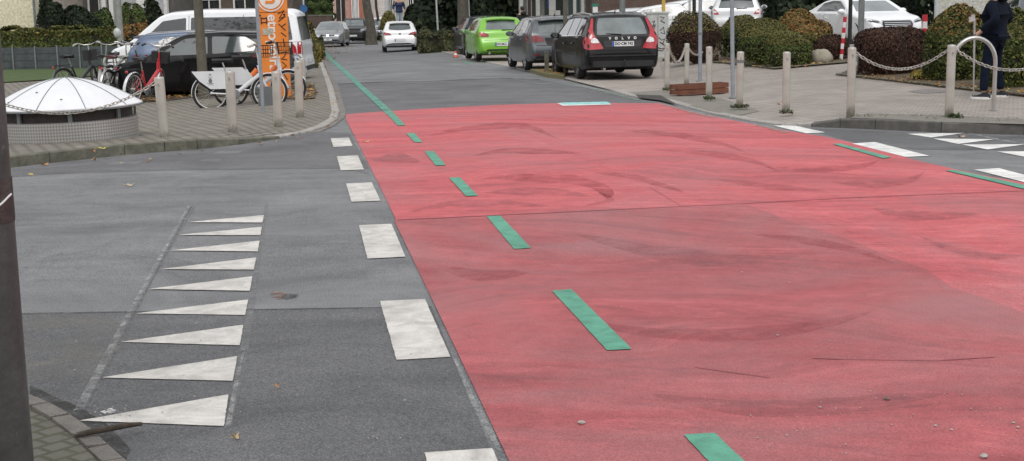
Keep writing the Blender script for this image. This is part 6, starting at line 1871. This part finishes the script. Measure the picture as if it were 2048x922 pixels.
mb = MB(); mb.box(((x0_ + x1_) / 2, -.3, .9), (x1_ - x0_, .3, 1.0)); mb.build('porch_wall', M_beige, r2, smooth=False)
mb = MB(); mb.box((XAT(213, 60).x - cx, -.7, 1.35), (.7, .3, .28)); mb.build('flower_box', M_whr, r2, smooth=False)
mb = MB(); mb.box((XAT(206, 60).x - cx, -.7, .6), (1.2, .3, 1.1)); mb.build('porch_wall', M_beige, r2, smooth=False)
house('brown_house', 352, 590, 64, 3, 6, patchy('brown_facade', (.09, .07, .055), (.14, .11, .09), (.2, .17, .14), .5), 'brown house behind the white van', wins=[(-.42, 2.2, .9, 1.2), (-.2, 2.2, .9, 1.2), (.1, 2.2, .9, 1.2), (.35, 2.2, .9, 1.2)])
house('pink_house', 600, 704, 116, 9, 7, M_pink, 'pink rendered house beyond the brick wall', wins=[(.32, 2.6, .5, 2.2), (.12, 2.6, .4, 2.0)])
house('orange_house', 704, 722, 114, 9, 7, M_oran, 'narrow orange red house front beside the pink house', wins=[(-.18, 2.2, .14, 2.2), (.24, 2.2, .12, 2.2)])
house('white_house', 722, 772, 120, 9, 7, M_whr, 'white house behind the thick leaning trunk')
house('beige_house', 772, 842, 124, 9, 7, M_sandr, 'pale beige house at the end of the street', wins=[(-.32, 2.6, .22, 2.2), (-.1, 2.4, .5, 2.4), (.24, 2.6, .3, 2.2)])
for i, (x_, w_, h_, mt_, lb) in enumerate([(-26, 20, 10, M_beige, 'unseen beige house added behind the camera for reflections'), (-3, 18, 11, M_sandr, 'unseen sand coloured house added behind the camera for reflections'), (20, 18, 10, M_pink, 'unseen pink house added behind the camera for reflections')]):
    e_ = empty('house', (x_, -22, -.1), PI, lb, 'house')  # unseen houses, added so car paint and glass have something to reflect
    mb = MB(); mb.box((0, 4, h_ / 2), (w_, 8, h_)); mb.build('wall', mt_, e_, smooth=False)
    for zz in (1.8, 4.8, 7.8):
        for k_ in range(5): wnd(e_, -w_ / 2 + w_ * (k_ + .5) / 5, zz, 1.2, 1.5, -.03)
    mb = MB(); mb.add([(-w_ / 2, -.3, h_), (w_ / 2, -.3, h_), (w_ / 2, 8.3, h_), (-w_ / 2, 8.3, h_), (-w_ / 2, 4, h_ + 3), (w_ / 2, 4, h_ + 3)], [(0, 1, 5, 4), (2, 3, 4, 5), (1, 2, 5), (3, 0, 4), (3, 2, 1, 0)]); mb.build('roof', M_roof, e_, smooth=False)
# kiosk / entrance at the right
xa, xb = XAT(1040, 64).x, XAT(1172, 64).x; z0 = zg((xa + xb) / 2, 64) - .1
root = empty('entrance_building', ((xa + xb) / 2, 64, z0), 0, 'pale building front with pillars, dark doors and a blue poster behind the grey hatchback', 'building')
M_pillar = mat('pale_pillar', (.50, .50, .47), .6, var=.12)
w = xb - xa
mb = MB(); mb.box((0, 3.2, 2.2), (w, 5, 4.4)); mb.build('wall', mat('grey_facade', (.30, .31, .29), .7, var=.15), root, smooth=False)
for px_, ww, y in ((1044, .16, 0), (1060, .20, .2), (1077, .18, .3), (1106, .30, .4), (1150, .14, 0), (1166, .12, .2)):
    mb = MB(); mb.box((XAT(px_, 64).x - (xa + xb) / 2, y, 2.2), (ww, .3, 4.4)); mb.build('pillar', M_pillar, root, smooth=False)
M_door = mat('dark_green_glass', (.02, .035, .03), .12, spec=.6)
for a_, b_2, z_, h_, mt in ((1066, 1074, 1.2, 3.0, M_door), (1091, 1103, 1.75, 1.1, M_door), (1114, 1128, 1.75, 1.1, M_door), (1139, 1162, 1.5, 2.6, mat('teal_glass', (.06, .10, .09), .15, spec=.6))):
    x0_, x1_ = XAT(a_, 64).x, XAT(b_2, 64).x
    mb = MB(); mb.box(((x0_ + x1_) / 2 - (xa + xb) / 2, .66, z_ + .2), (x1_ - x0_, .06, h_)); mb.build('door' if h_ > 2 else 'window', mt, root, smooth=False)
x0_ = XAT(1101, 64).x - (xa + xb) / 2
mb = MB(); mb.box((x0_, .62, 2.05), (.2, .02, .36)); mb.build('blue_poster', mat('poster_blue', (.03, .12, .42), .5, var=.4, vs=8), root, smooth=False)
mb = MB(); mb.box((XAT(1118, 64).x - (xa + xb) / 2, .62, 1.65), (.2, .02, .26)); mb.build('white_notice', M_plate, root, smooth=False)
mb = MB(); mb.box((0, 1.5, 4.5), (w + .6, 6, .2)); mb.build('flat_roof', M_pillar, root, smooth=False)
# shop front with orange banners behind the car park
root = empty('shop_building', (XAT(1300, 88).x, 88, zg(10, 88)), 0, 'brown shop building with orange banners at the back of the car park', 'building')
mb = MB(); mb.box((0, 2, 2.5), (14, 4, 5)); mb.build('wall', patchy('brown_shop_wall', (.08, .05, .042), (.12, .08, .065), (.17, .13, .11), .6), root, smooth=False)
for px_, w_ in ((1214, .5), (1310, .75), (1238, .3)):
    mb = MB(); x_ = XAT(px_, 87.5).x - root.location.x
    mb.poly([(x_ - w_ / 2, -.15, 2.75), (x_ + w_ / 3, -.15, 2.75), (x_ + w_ / 2, -.15, 4.2), (x_ - w_ / 3, -.15, 4.2)], .03, (0, 1, 0)); mb.build('banner', mat('banner_orange', (.72, .23, .12), .6, var=.15), root, smooth=False)
for px_ in (1270, 1345, 1390):
    mb = MB(); mb.box((XAT(px_, 87.5).x - root.location.x, -.02, 2.3), (1.6, .06, .8)); mb.build('window', M_glass, root, smooth=False)
# small white green column sign by the trunks
root = empty('ticket_column', setz(XAT(1191, 58), .1), 0, 'white column with a green top between trunk and car roofs', 'ticket column')
mb = MB(); mb.box((0, 0, .85), (.2, .2, 1.7)); mb.build('column', M_plate, root, smooth=False)
mb = MB(); mb.box((0, 0, 1.76), (.24, .24, .1)); mb.build('green_top', mat('sign_green', (.02, .22, .15), .5), root, smooth=False)
# panel wall at the far right
xa, xb = XAT(1874, 44).x, XAT(2040, 44).x; z0 = zg(12, 44)
root = empty('panel_wall', ((xa + xb) / 2, 44, z0), 0, 'pale concrete panel wall with greenish stains behind the large green shrub', 'wall')
m = patchy('stained_concrete', (.42, .42, .38), (.52, .51, .47), (.50, .50, .30), .9)
mb = MB(); mb.box((0, .1, 1.4), (xb - xa, .16, 2.8)); mb.build('panel', m, root, smooth=False)
mb = MB(); mb.box((0, .1, 2.85), (xb - xa + .1, .24, .1)); mb.build('coping', M_pillar, root, smooth=False)
# trees behind everything closing the view on the left / right, above the frame
thicket(300, 600, 70.5, 5, 'dark trees rising behind the brown house', 3000, 5, .3)

# ------------------------------------------------------------------ litter
M_leafs = leaf_mat('fallen_leaves', [(0, (.16, .07, .03)), (.4, (.30, .15, .06)), (.7, (.42, .24, .08)), (1, (.46, .38, .12))])
def litter(pts_poly, off, n, offf, label, size=.05, mt=None, name='fallen_leaves'):
    poly = pix(pts_poly, off); xs = [p[0] for p in poly]; ys = [p[1] for p in poly]
    def inside(x, y):
        c = False; j = len(poly) - 1
        for i in range(len(poly)):
            if (poly[i][1] > y) != (poly[j][1] > y) and x < (poly[j][0] - poly[i][0]) * (y - poly[i][1]) / (poly[j][1] - poly[i][1]) + poly[i][0]: c = not c
            j = i
        return c
    P_ = []
    while len(P_) < n:
        x, y = random.uniform(min(xs), max(xs)), random.uniform(min(ys), max(ys))
        if inside(x, y): P_.append((x, y, zg(x, y) + offf(x, y) + random.uniform(.012, .03)))
    o = leaves_mesh(name, np.array(P_), np.tile([0, 0, 1.], (n, 1)), size, mt or M_leafs, elong=1.4, jitter=.35)
    tag(o, label, None, None, 'stuff'); return o
litter([(236, 211), (330, 205), (400, 194), (400, 178), (236, 182)], .1, 900, fL, 'brown fallen leaves on the verge behind the red bicycle', .07)
litter([(400, 192), (520, 190), (620, 205), (636, 190), (628, 172), (420, 176)], .1, 700, fL, 'brown fallen leaves on the verge behind the hire bicycles', .06)
litter([(628, 130), (650, 130), (690, 235), (670, 250)], .02, 120, lambda x, y: .02, 'small leaves lying in the left gutter', .05)
litter([(1330, 118), (1548, 136), (1690, 124), (1690, 112), (1540, 118), (1340, 108)], .2, 350, fR, 'fallen leaves under the rounded shrubs', .06)
litter([(1690, 150), (2048, 190), (2048, 176), (1880, 158), (1700, 140)], .2, 300, fR, 'fallen leaves under the large shrubs', .05)
litter([(30, 345), (300, 318), (560, 280), (680, 250), (680, 258), (560, 290), (300, 330), (30, 360)], .0, 14, lambda x, y: .005, 'single brown leaves along the left kerb', .055)
litter([(1064, 138), (1092, 146), (1128, 150), (1134, 139), (1094, 132)], .1, 120, lambda x, y: offR(x, y) + .07, 'brown leaves on the grass strip before the grey hatchback', .07)
litter([(1640, 244), (1730, 229), (2048, 240), (2048, 248), (1760, 236)], .13, 160, lambda x, y: offR(x, y) + .01, 'moss tufts and crumbs on the right kerb', .025, ML['ground'])
litter([(620, 205), (655, 130), (700, 100), (720, 96), (690, 90), (640, 95)], .0, 120, lambda x, y: .02, 'brown leaves by the silver grey hatchback', .09)
def tuft(px, py, off, label, n=160, r=.12, kind='ivy'):
    p = P(px, py, off); a = RNG.uniform(0, 2 * PI, n); q = r * np.sqrt(RNG.uniform(0, 1, n))
    pts = np.stack([q * np.cos(a), q * np.sin(a), RNG.uniform(.0, .05, n)], 1)
    o = leaves_mesh('weed_tuft', pts, np.tile([0, 0, 1.], (n, 1)), .028, ML[kind], up=1.5); o.location = p + Vector((0, 0, .012)); tag(o, label, 'weeds', 'weeds at the bollard feet')
tuft(1418, 200, .05, 'green weeds at the foot of the bollard before the planter', 150, .11)
tuft(1334, 182, .05, 'mossy weeds at the foot of the bollard left of the planter', 90, .09)
tuft(1480, 217, .05, 'brownish weeds around the bollard with the faded sticker', 170, .15, 'ground')
tuft(1573, 228, .07, 'thin weeds around the lone bollard', 90, .11, 'ground')
tuft(1910, 237, .13, 'small weeds beside the bollard at the steel hoop', 120, .10)
# stones on the road
def pebble(px, py, s, label, mt, z=.012, grp='small stones on the road'):
    p = P(px, py, .01); mb = MB(); mb.ellip((0, 0, s * .3), (s, s * .8, s * .45), 10, 6, .12); o = mb.build('stone', mt); o.location = p; o.rotation_euler = (0, 0, random.uniform(0, 6)); tag(o, label, 'stone', grp)
M_peb = patchy('pale_pebble', (.45, .42, .38), (.6, .57, .53), (.72, .70, .66), 20)
M_pebd = patchy('dark_pebble', (.14, .10, .08), (.28, .2, .17), (.4, .3, .26), 20)
pebble(1163, 847, .017, 'grey white stone on the worn red surface below the green dashes', M_peb)
pebble(1774, 799, .015, 'dark reddish stone at the lower right of the red surface', M_pebd)
pebble(1968, 914, .018, 'flat white stone in the bottom right corner', M_peb)
pebble(69, 817, .022, 'pale stone at the foot of the grey steel post', M_peb)
for i, (x, y) in enumerate([(1555, 671), (1640, 815), (1484, 545), (1903, 860), (1871, 852), (2027, 846), (2036, 855)]):
    pebble(x, y, .008, ['white crumb above the middle of the worn surface', 'white crumb left of the dark reddish stone', 'tiny white crumb high on the worn surface', 'right one of two white crumbs below the dark reddish stone', 'left one of two white crumbs below the dark reddish stone', 'left crumb of the pair at the right edge', 'right crumb of the pair at the right edge'][i], M_peb)
gr = []
for (x0_, y0_, x1_, y1_, n) in ((1500, 780, 2048, 922, 46), (1000, 500, 2048, 780, 14), (100, 640, 900, 900, 26), (180, 810, 260, 835, 26)):
    for _ in range(n):
        p = P(random.uniform(x0_, x1_), random.uniform(y0_, y1_), .012); gr.append((p, random.uniform(.0018, .005)))
mb = MB()
for p, s in gr: mb.ellip(p, (s, s, s * .6), 6, 4)
o = mb.build('grit', M_peb); tag(o, 'scattered white grit on the road', None, None, 'stuff')
# stick
a, b_ = P(150, 878, .04), P(284, 853, .04)
mb = MB(); mid = (a + b_) / 2
pts = [a - mid, (a - mid) * .6 + Vector((0, .004, .004)), Vector((0, -.004, .006)), (b_ - mid) * .55 + Vector((0, .005, .004)), b_ - mid]
mb.tube(pts, [.008, .012, .0125, .012, .008], 9); mb.tube([pts[2], pts[2] + Vector((.012, .02, .012))], [.006, .003], 5)
o = mb.build('stick', patchy('stick_bark', (.05, .038, .028), (.10, .08, .06), (.15, .12, .09), 20)); o.location = mid + Vector((0, 0, .012)); tag(o, 'dark brown stick lying across the last white triangle and the setts', 'stick')
# single leaves
def one_leaf(px, py, off, s, col, label, rz=0):
    p = P(px, py, off); vs = []; n = 10
    for k in range(n):
        a = 2 * PI * k / n; r = s * (1 if k % 2 == 0 else .52) * (1.25 if k == 0 else 1)
        vs.append((r * math.cos(a), r * math.sin(a) * .8, .012 * math.cos(a * 2) + .012))
    mb = MB(); mb.add(vs + [(0, 0, .006)], [(k, (k + 1) % n, n) for k in range(n)])
    mb.tube([(-s * .9, 0, .008), (-s * 1.5, s * .2, .012)], .002, 4)
    o = mb.build('leaf', mat('leaf_col_%d' % int(col[1] * 1000), col, .7, var=.3, vs=30)); o.location = p; o.rotation_euler = (0, 0, rz); tag(o, label, 'leaf', 'single fallen leaves')
one_leaf(206, 297, .13, .075, (.55, .48, .10), 'yellow maple leaf on the left pavement before the ventilation cover', .3)
one_leaf(187, 303, .13, .035, (.40, .18, .09), 'small reddish leaf beside the yellow maple leaf', 1)
one_leaf(189, 320, .01, .045, (.45, .24, .09), 'brown leaf in the gutter right of the ventilation cover', 2)
one_leaf(90, 330, .01, .06, (.43, .20, .07), 'orange brown leaf in the gutter below the ventilation cover', 1.2)
one_leaf(733, 284, .015, .055, (.55, .33, .12), 'orange leaf on the red surface beside the first white block', .5)
one_leaf(261, 371, .01, .045, (.62, .50, .28), 'pale leaf on the grey asphalt near the left kerb', .2)
one_leaf(472, 877, .01, .018, (.55, .40, .2), 'small tan leaf on the dark asphalt at the bottom', .9)
one_leaf(556, 775, .01, .018, (.45, .26, .14), 'thin brown leaf on the dark asphalt', .1)
one_leaf(1923, 274, .015, .06, (.50, .30, .22), 'pinkish leaf between the white triangles on the right', .4)
one_leaf(1560, 220 - 11, .07, .06, (.50, .28, .22), 'pink brown leaf left of the lone bollard', .7)
# stain on the asphalt
o = sheet('stain', pix([(538, 590), (548, 584), (566, 585), (575, 592), (560, 600), (540, 597)]), .006, worn_mat('rust_stain', (.30, .17, .13), .40, .60, 12, .8), parent=road)
o = sheet('stain', pix([(556, 595), (575, 589), (598, 591), (590, 597), (570, 600)]), .009, worn_mat('dark_stain', (.05, .048, .045), .40, .60, 10, .9), parent=road)
# manhole / slab in right pavement
o = sheet('manhole_cover', pix([(1815, 181), (1850, 176), (1900, 178), (1888, 183), (1845, 185)], .15), 0, mat('dark_slab', (.22, .20, .19), .8, var=.2), offf=lambda x, y: offR(x, y) + .006)
tag(o, 'darker rectangular cover in the right pavement before the large shrub', 'manhole cover')
# ------------------------------------------------------------------ people
M_skin = mat('skin', (.52, .32, .24), .55, var=.06)
M_jnavy = mat('navy_jacket', (.006, .009, .019), .9, var=.35, vs=7, bmp=.25, spec=.15)
M_jeans = mat('dark_jeans', (.005, .009, .020), .9, var=.5, vs=9, bmp=.2, spec=.15)
M_hair = mat('dark_hair', (.03, .022, .016), .6, var=.3, vs=40)
M_sole = mat('white_sole', (.75, .74, .72), .5)
M_shoe = mat('black_shoe', (.012, .013, .018), .6, var=.2)
def skin(name, joints, edges, mt, parent, root_i=0, sub=2):
    me = bpy.data.meshes.new(name)
    me.from_pydata([j[0] for j in joints], edges, [])
    o = bpy.data.objects.new(name, me); COL.objects.link(o)
    s = o.modifiers.new('s', 'SKIN'); s.use_smooth_shade = True; s.branch_smoothing = .4
    sv = me.skin_vertices[0].data
    for i, j in enumerate(joints):
        r = j[1]; sv[i].radius = (r, r) if not isinstance(r, tuple) else r
        sv[i].use_root = i == root_i
    d = o.modifiers.new('d', 'SUBSURF'); d.levels = sub; d.render_levels = sub
    dg = bpy.context.evaluated_depsgraph_get(); dg.update()
    nm = bpy.data.meshes.new_from_object(o.evaluated_get(dg))
    nm.name = name; nm.materials.clear(); nm.materials.append(mt)
    nm.polygons.foreach_set('use_smooth', [True] * len(nm.polygons))
    o.modifiers.clear(); o.data = nm; bpy.data.meshes.remove(me)
    if parent is not None: o.parent = parent
    return o

def person(loc, rz, label, h=1.78, jac=M_jnavy, tro=M_jeans, pose=None, group=None, hood=True, wide=1.0):
    """local +x is the way the person faces"""
    k = h / 1.78
    root = empty('person', loc, rz, label, 'person', group); root.scale = (k, k * wide, k)
    q = dict(hipL=(0, .09, .93), hipR=(0, -.09, .93), kneeL=(.03, .11, .50), kneeR=(.04, -.11, .50), ankL=(-.03, .12, .09), ankR=(-.02, -.12, .09),
             shL=(0, .19, 1.46), shR=(0, -.19, 1.46), elL=(-.06, .30, 1.18), elR=(-.06, -.30, 1.18), wrL=(.12, .31, .98), wrR=(.12, -.31, .98), head=(.02, 0, 1.66), lean=0)
    q.update(pose or {})
    J = [((0, 0, .97), (.125, .15)), ((0, 0, 1.12), (.115, .14)), ((0, 0, 1.32), (.12, .165)), ((0, 0, 1.45), (.09, .14)), ((.0, 0, 1.53), .055), (tuple(Vector(q['head']) - Vector((0, 0, .08))), .058),
         (q['hipL'], .095), (q['kneeL'], .06), (q['ankL'], .042), (q['hipR'], .095), (q['kneeR'], .06), (q['ankR'], .042),
         (q['shL'], .062), (q['elL'], .044), (q['wrL'], .03), (q['shR'], .062), (q['elR'], .044), (q['wrR'], .03),
         (q['head'], (.088, .078)), (tuple(Vector(q['head']) + Vector((-.005, 0, .09))), (.078, .070))]
    E = [(0, 1), (1, 2), (2, 3), (3, 4), (4, 5), (5, 18), (18, 19), (0, 6), (6, 7), (7, 8), (0, 9), (9, 10), (10, 11), (3, 12), (12, 13), (13, 14), (3, 15), (15, 16), (16, 17)]
    # hands: palm, four curled fingers and a thumb, grown on the same surface
    for wi, s in ((14, 1), (17, -1)):
        w_ = Vector(J[wi][0]); e_ = Vector(J[wi - 1][0]); d = (w_ - e_).normalized()
        gp = q.get('grip', False)
        fd = Vector((.3, 0, -.95)).normalized() if not gp else Vector((.75, 0, -.65)).normalized()
        pc = w_ + d * .045 ; J.append((tuple(pc), (.034, .020))); E.append((wi, len(J) - 1)); pi = len(J) - 1
        side = Vector((1, 0, .2)).normalized()
        for n_, ln in enumerate((.068, .078, .072, .055)):
            b0 = pc + d * .035 + side * (.028 - .019 * n_); m_ = b0 + fd * ln * .5 + Vector((0, -s * .012, 0)); t_ = m_ + (fd * .3 + Vector((0, -s, 0)) * .8).normalized() * ln * .45
            J += [(tuple(b0), .0095), (tuple(m_), .0088), (tuple(t_), .0075)]; E += [(pi, len(J) - 3), (len(J) - 3, len(J) - 2), (len(J) - 2, len(J) - 1)]
        t0 = pc + side * .035; J += [(tuple(t0), .011), (tuple(t0 + Vector((.02, -s * .03, -.02))), .009)]; E += [(pi, len(J) - 2), (len(J) - 2, len(J) - 1)]
    body = skin('body', J, E, M_skin, root, 0, 1)
    # face: nose, eyes, mouth, ears
    hd = Vector(q['head'])
    mb = MB(); mb.ellip(hd + Vector((.092, 0, -.005)), (.018, .014, .026), 8, 6); mb.build('nose', M_skin, root)
    mb = MB()
    for s in (-1, 1): mb.ellip(hd + Vector((.076, s * .032, .028)), (.012, .015, .009), 8, 6)
    mb.build('eyes', M_blk, root)
    mb = MB(); mb.ellip(hd + Vector((.080, 0, -.05)), (.010, .026, .007), 8, 6); mb.build('mouth', mat('lips', (.35, .13, .11), .5), root)
    mb = MB()
    for s in (-1, 1): mb.ellip(hd + Vector((0, s * .082, .0)), (.022, .012, .034), 8, 6)
    mb.build('ears', M_skin, root)
    mb = MB(); mb.ellip(hd + Vector((-.018, 0, .055)), (.098, .088, .095), 16, 10); mb.build('hair', M_hair, root)
    # jacket
    JJ = [((0, 0, .93), (.175, .205)), ((0, 0, 1.08), (.165, .20)), ((0, 0, 1.22), (.165, .205)), ((-.01, 0, 1.36), (.16, .215)), ((-.01, 0, 1.47), (.11, .17)), ((-.0, 0, 1.53), (.085, .085)),
          (tuple(Vector(q['shL']) + Vector((0, .015, -.02))), .09), (q['elL'], .075), (tuple(Vector(q['wrL']).lerp(Vector(q['elL']), .12)), .052),
          (tuple(Vector(q['shR']) + Vector((0, -.015, -.02))), .09), (q['elR'], .075), (tuple(Vector(q['wrR']).lerp(Vector(q['elR']), .12)), .052), ((0, 0, .80), (.178, .205))]
    EE = [(12, 0), (0, 1), (1, 2), (2, 3), (3, 4), (4, 5), (3, 6), (6, 7), (7, 8), (3, 9), (9, 10), (10, 11)]
    skin('jacket', JJ, EE, jac, root, 1, 2)
    if hood:
        mb = MB(); mb.ellip((-.09, 0, 1.52), (.10, .14, .08), 14, 8); mb.build('hood', jac, root)
    TJ = [((0, 0, .95), (.13, .15)), (tuple(Vector(q['hipL']) + Vector((0, .01, -.06))), .104), (q['kneeL'], .070), (tuple(Vector(q['ankL']) + Vector((0, 0, .012))), .066),
          (tuple(Vector(q['hipR']) + Vector((0, -.01, -.06))), .104), (q['kneeR'], .070), (tuple(Vector(q['ankR']) + Vector((0, 0, .012))), .066)]
    skin('trousers', TJ, [(0, 1), (1, 2), (2, 3), (0, 4), (4, 5), (5, 6)], tro, root, 0, 2)
    for nm, a in (('shoe', q['ankL']), ('shoe', q['ankR'])):
        mb = MB(); vs, fs = [], []
        prof = [(-.10, .035, .075), (-.06, .042, .10), (.02, .044, .095), (.09, .048, .065), (.15, .042, .048), (.185, .022, .036)]
        for x, w_, z in prof: vs += [(a[0] + x, a[1] - w_, .022), (a[0] + x, a[1] - w_ * .85, z * .8), (a[0] + x, a[1], z), (a[0] + x, a[1] + w_ * .85, z * .8), (a[0] + x, a[1] + w_, .022)]
        for i in range(5):
            for j in range(5): fs.append((i * 5 + j, i * 5 + (j + 1) % 5, (i + 1) * 5 + (j + 1) % 5, (i + 1) * 5 + j))
        fs += [(4, 3, 2, 1, 0), tuple(25 + j for j in range(5))]
        mb.add(vs, fs); sh = mb.build(nm, M_shoe, root, clean=True)
        mb = MB(); pts = [(a[0] + x, a[1] - w_ * 1.08, 0) for x, w_, z in prof] + [(a[0] + x, a[1] + w_ * 1.08, 0) for x, w_, z in prof[::-1]]
        mb.poly(pts, .036, (0, 0, 1)); mb.build('sole', M_sole, sh, smooth=False)
    return root
# the walking person with two crutches, seen from behind, turned to the left
pl = P(1962, 196, .13); pr_ = P(2008, 197, .13)
mid = (pl + pr_) / 2
rz = R(142)
pz = dict(ankL=(.06, .19, .09), kneeL=(.06, .15, .50), ankR=(-.05, -.19, .09), kneeR=(.02, -.15, .50),
          elL=(-.14, .30, 1.20), wrL=(.10, .33, 1.00), elR=(-.10, -.30, 1.20), wrR=(.16, -.30, 1.02), grip=True)
who = person((mid.x, mid.y, zg(mid.x, mid.y) + .13), rz, 'person in a dark navy jacket and jeans walking with two forearm crutches', 1.84, pose=pz, wide=1.22)
M_cr = mat('crutch_grey', (.55, .55, .54), .4, .3)
def crutch(hand, tip, label):
    """world points of the grip and of the tip"""
    d = (hand - tip).normalized(); o0 = tip.copy(); up = hand + d * .25
    root = empty('crutch', o0, 0, label, 'crutch', None)
    mb = MB(); mb.tube([Vector((0, 0, 0)), (hand - o0) * .5], .0125, 10); mb.build('lower_tube', M_cr, root)
    mb = MB(); mb.tube([(hand - o0) * .48, hand - o0, up - o0], .0155, 10); mb.build('upper_tube', M_cr, root)
    f = Vector((math.cos(rz), math.sin(rz), 0))
    mb = MB(); mb.tube([hand - o0 - f * .02, hand - o0 + f * .11], .017, 10); mb.build('handle', M_blk, root)
    pts = []
    mb = MB(); s = d.cross(f).normalized(); vs, fs = [], []
    for i in range(9):
        a = PI * (i / 8) * 1.25 - .4
        for z_ in (-.02, .06): vs.append(up - o0 + f * (.05 - .055 * math.sin(a)) + s * (.055 * math.cos(a)) + d * z_)
    for i in range(8): fs.append((2 * i, 2 * i + 1, 2 * i + 3, 2 * i + 2))
    mb.add(vs, fs); mb.build('arm_cuff', mat('cuff_grey', (.6, .6, .6), .5), root)
    mb = MB(); mb.lathe([(.022, -.02), (.020, .045)], seg=12); mb.build('rubber_tip', M_blk, root)
bpy.context.view_layer.update()
mw = who.matrix_world
tl = P(1947, 197, .13)
crutch(mw @ Vector((.16, .345, .97)), tl + Vector((0, 0, .02)), 'grey forearm crutch at the left side of the walking person')
tr = P(1994, 172, .13)
crutch(mw @ Vector((.22, -.31, .99)), tr + Vector((0, 0, .02)), 'grey forearm crutch showing between the legs of the walking person')
# distant people
tb = setz(XAT(801, 82), 0)
o = MB().box((0, 0, .5), (1.7, 1.6, 1.06)).build('garden_terrace', M_beige, smooth=False); o.location = tb; tag(o, 'low stone terrace hidden behind the driving hatchback', kind='structure')
person(tb + Vector((0, -.2, 1.04)), R(-75), 'distant person in a blue jacket and pale jeans beyond the driving hatchback', 1.86, mat('blue_jacket', (.015, .03, .09), .7), mat('pale_jeans', (.36, .42, .50), .8))
person(setz(XAT(1046, 56), .1), R(120), 'person in black standing between the lime green hatchback and the entrance building', 1.75, mat('black_coat', (.012, .012, .013), .8), mat('black_trousers', (.012, .012, .014), .8))
# ------------------------------------------------------------------ light and world
W = bpy.data.worlds.new('World'); sc.world = W; W.use_nodes = True
nt = W.node_tree; bg = nt.nodes['Background']
sky = nt.nodes.new('ShaderNodeTexSky'); sky.sky_type = 'NISHITA'; sky.sun_disc = False
EL, RO = R(52), R(178)
sky.sun_elevation = EL; sky.sun_rotation = RO; sky.air_density = 1.0; sky.dust_density = 4.0; sky.ozone_density = 1.0
hs = nt.nodes.new('ShaderNodeHueSaturation'); hs.inputs['Saturation'].default_value = 0.22
nt.links.new(sky.outputs[0], hs.inputs['Color'])
tcw = nt.nodes.new('ShaderNodeTexCoord')
cl = noise(nt, 1.6, 6, .6, tcw.outputs['Generated'], .6)          # a closed, softly mottled cloud deck over the clear sky
cloud = ramp(nt, cl, [(.3, (.62, .64, .67)), (.7, (.92, .93, .95))])
sc_ = nt.nodes.new('ShaderNodeVectorMath'); sc_.operation = 'SCALE'; sc_.inputs['Scale'].default_value = 6.5
nt.links.new(cloud, sc_.inputs[0])
nt.links.new(mixc(nt, .7, hs.outputs[0], sc_.outputs[0]), bg.inputs[0])
bg.inputs[1].default_value = 0.15
sd = bpy.data.lights.new('sun', 'SUN'); sd.energy = 0.8; sd.angle = R(25); sd.color = (1.0, .97, .93)
so = bpy.data.objects.new('sun', sd); COL.objects.link(so)
# direction towards the sun for sun_rotation RO (measured from +Y, clockwise seen from above)
dv = Vector((math.sin(RO) * math.cos(EL), math.cos(RO) * math.cos(EL), math.sin(EL)))
so.rotation_euler = dv.to_track_quat('Z', 'Y').to_euler()
sc.view_settings.view_transform = 'Standard'; sc.view_settings.look = 'None'
sc.view_settings.gamma = 1; sc.view_settings.use_curve_mapping = False
sc.view_settings.exposure = 0.24
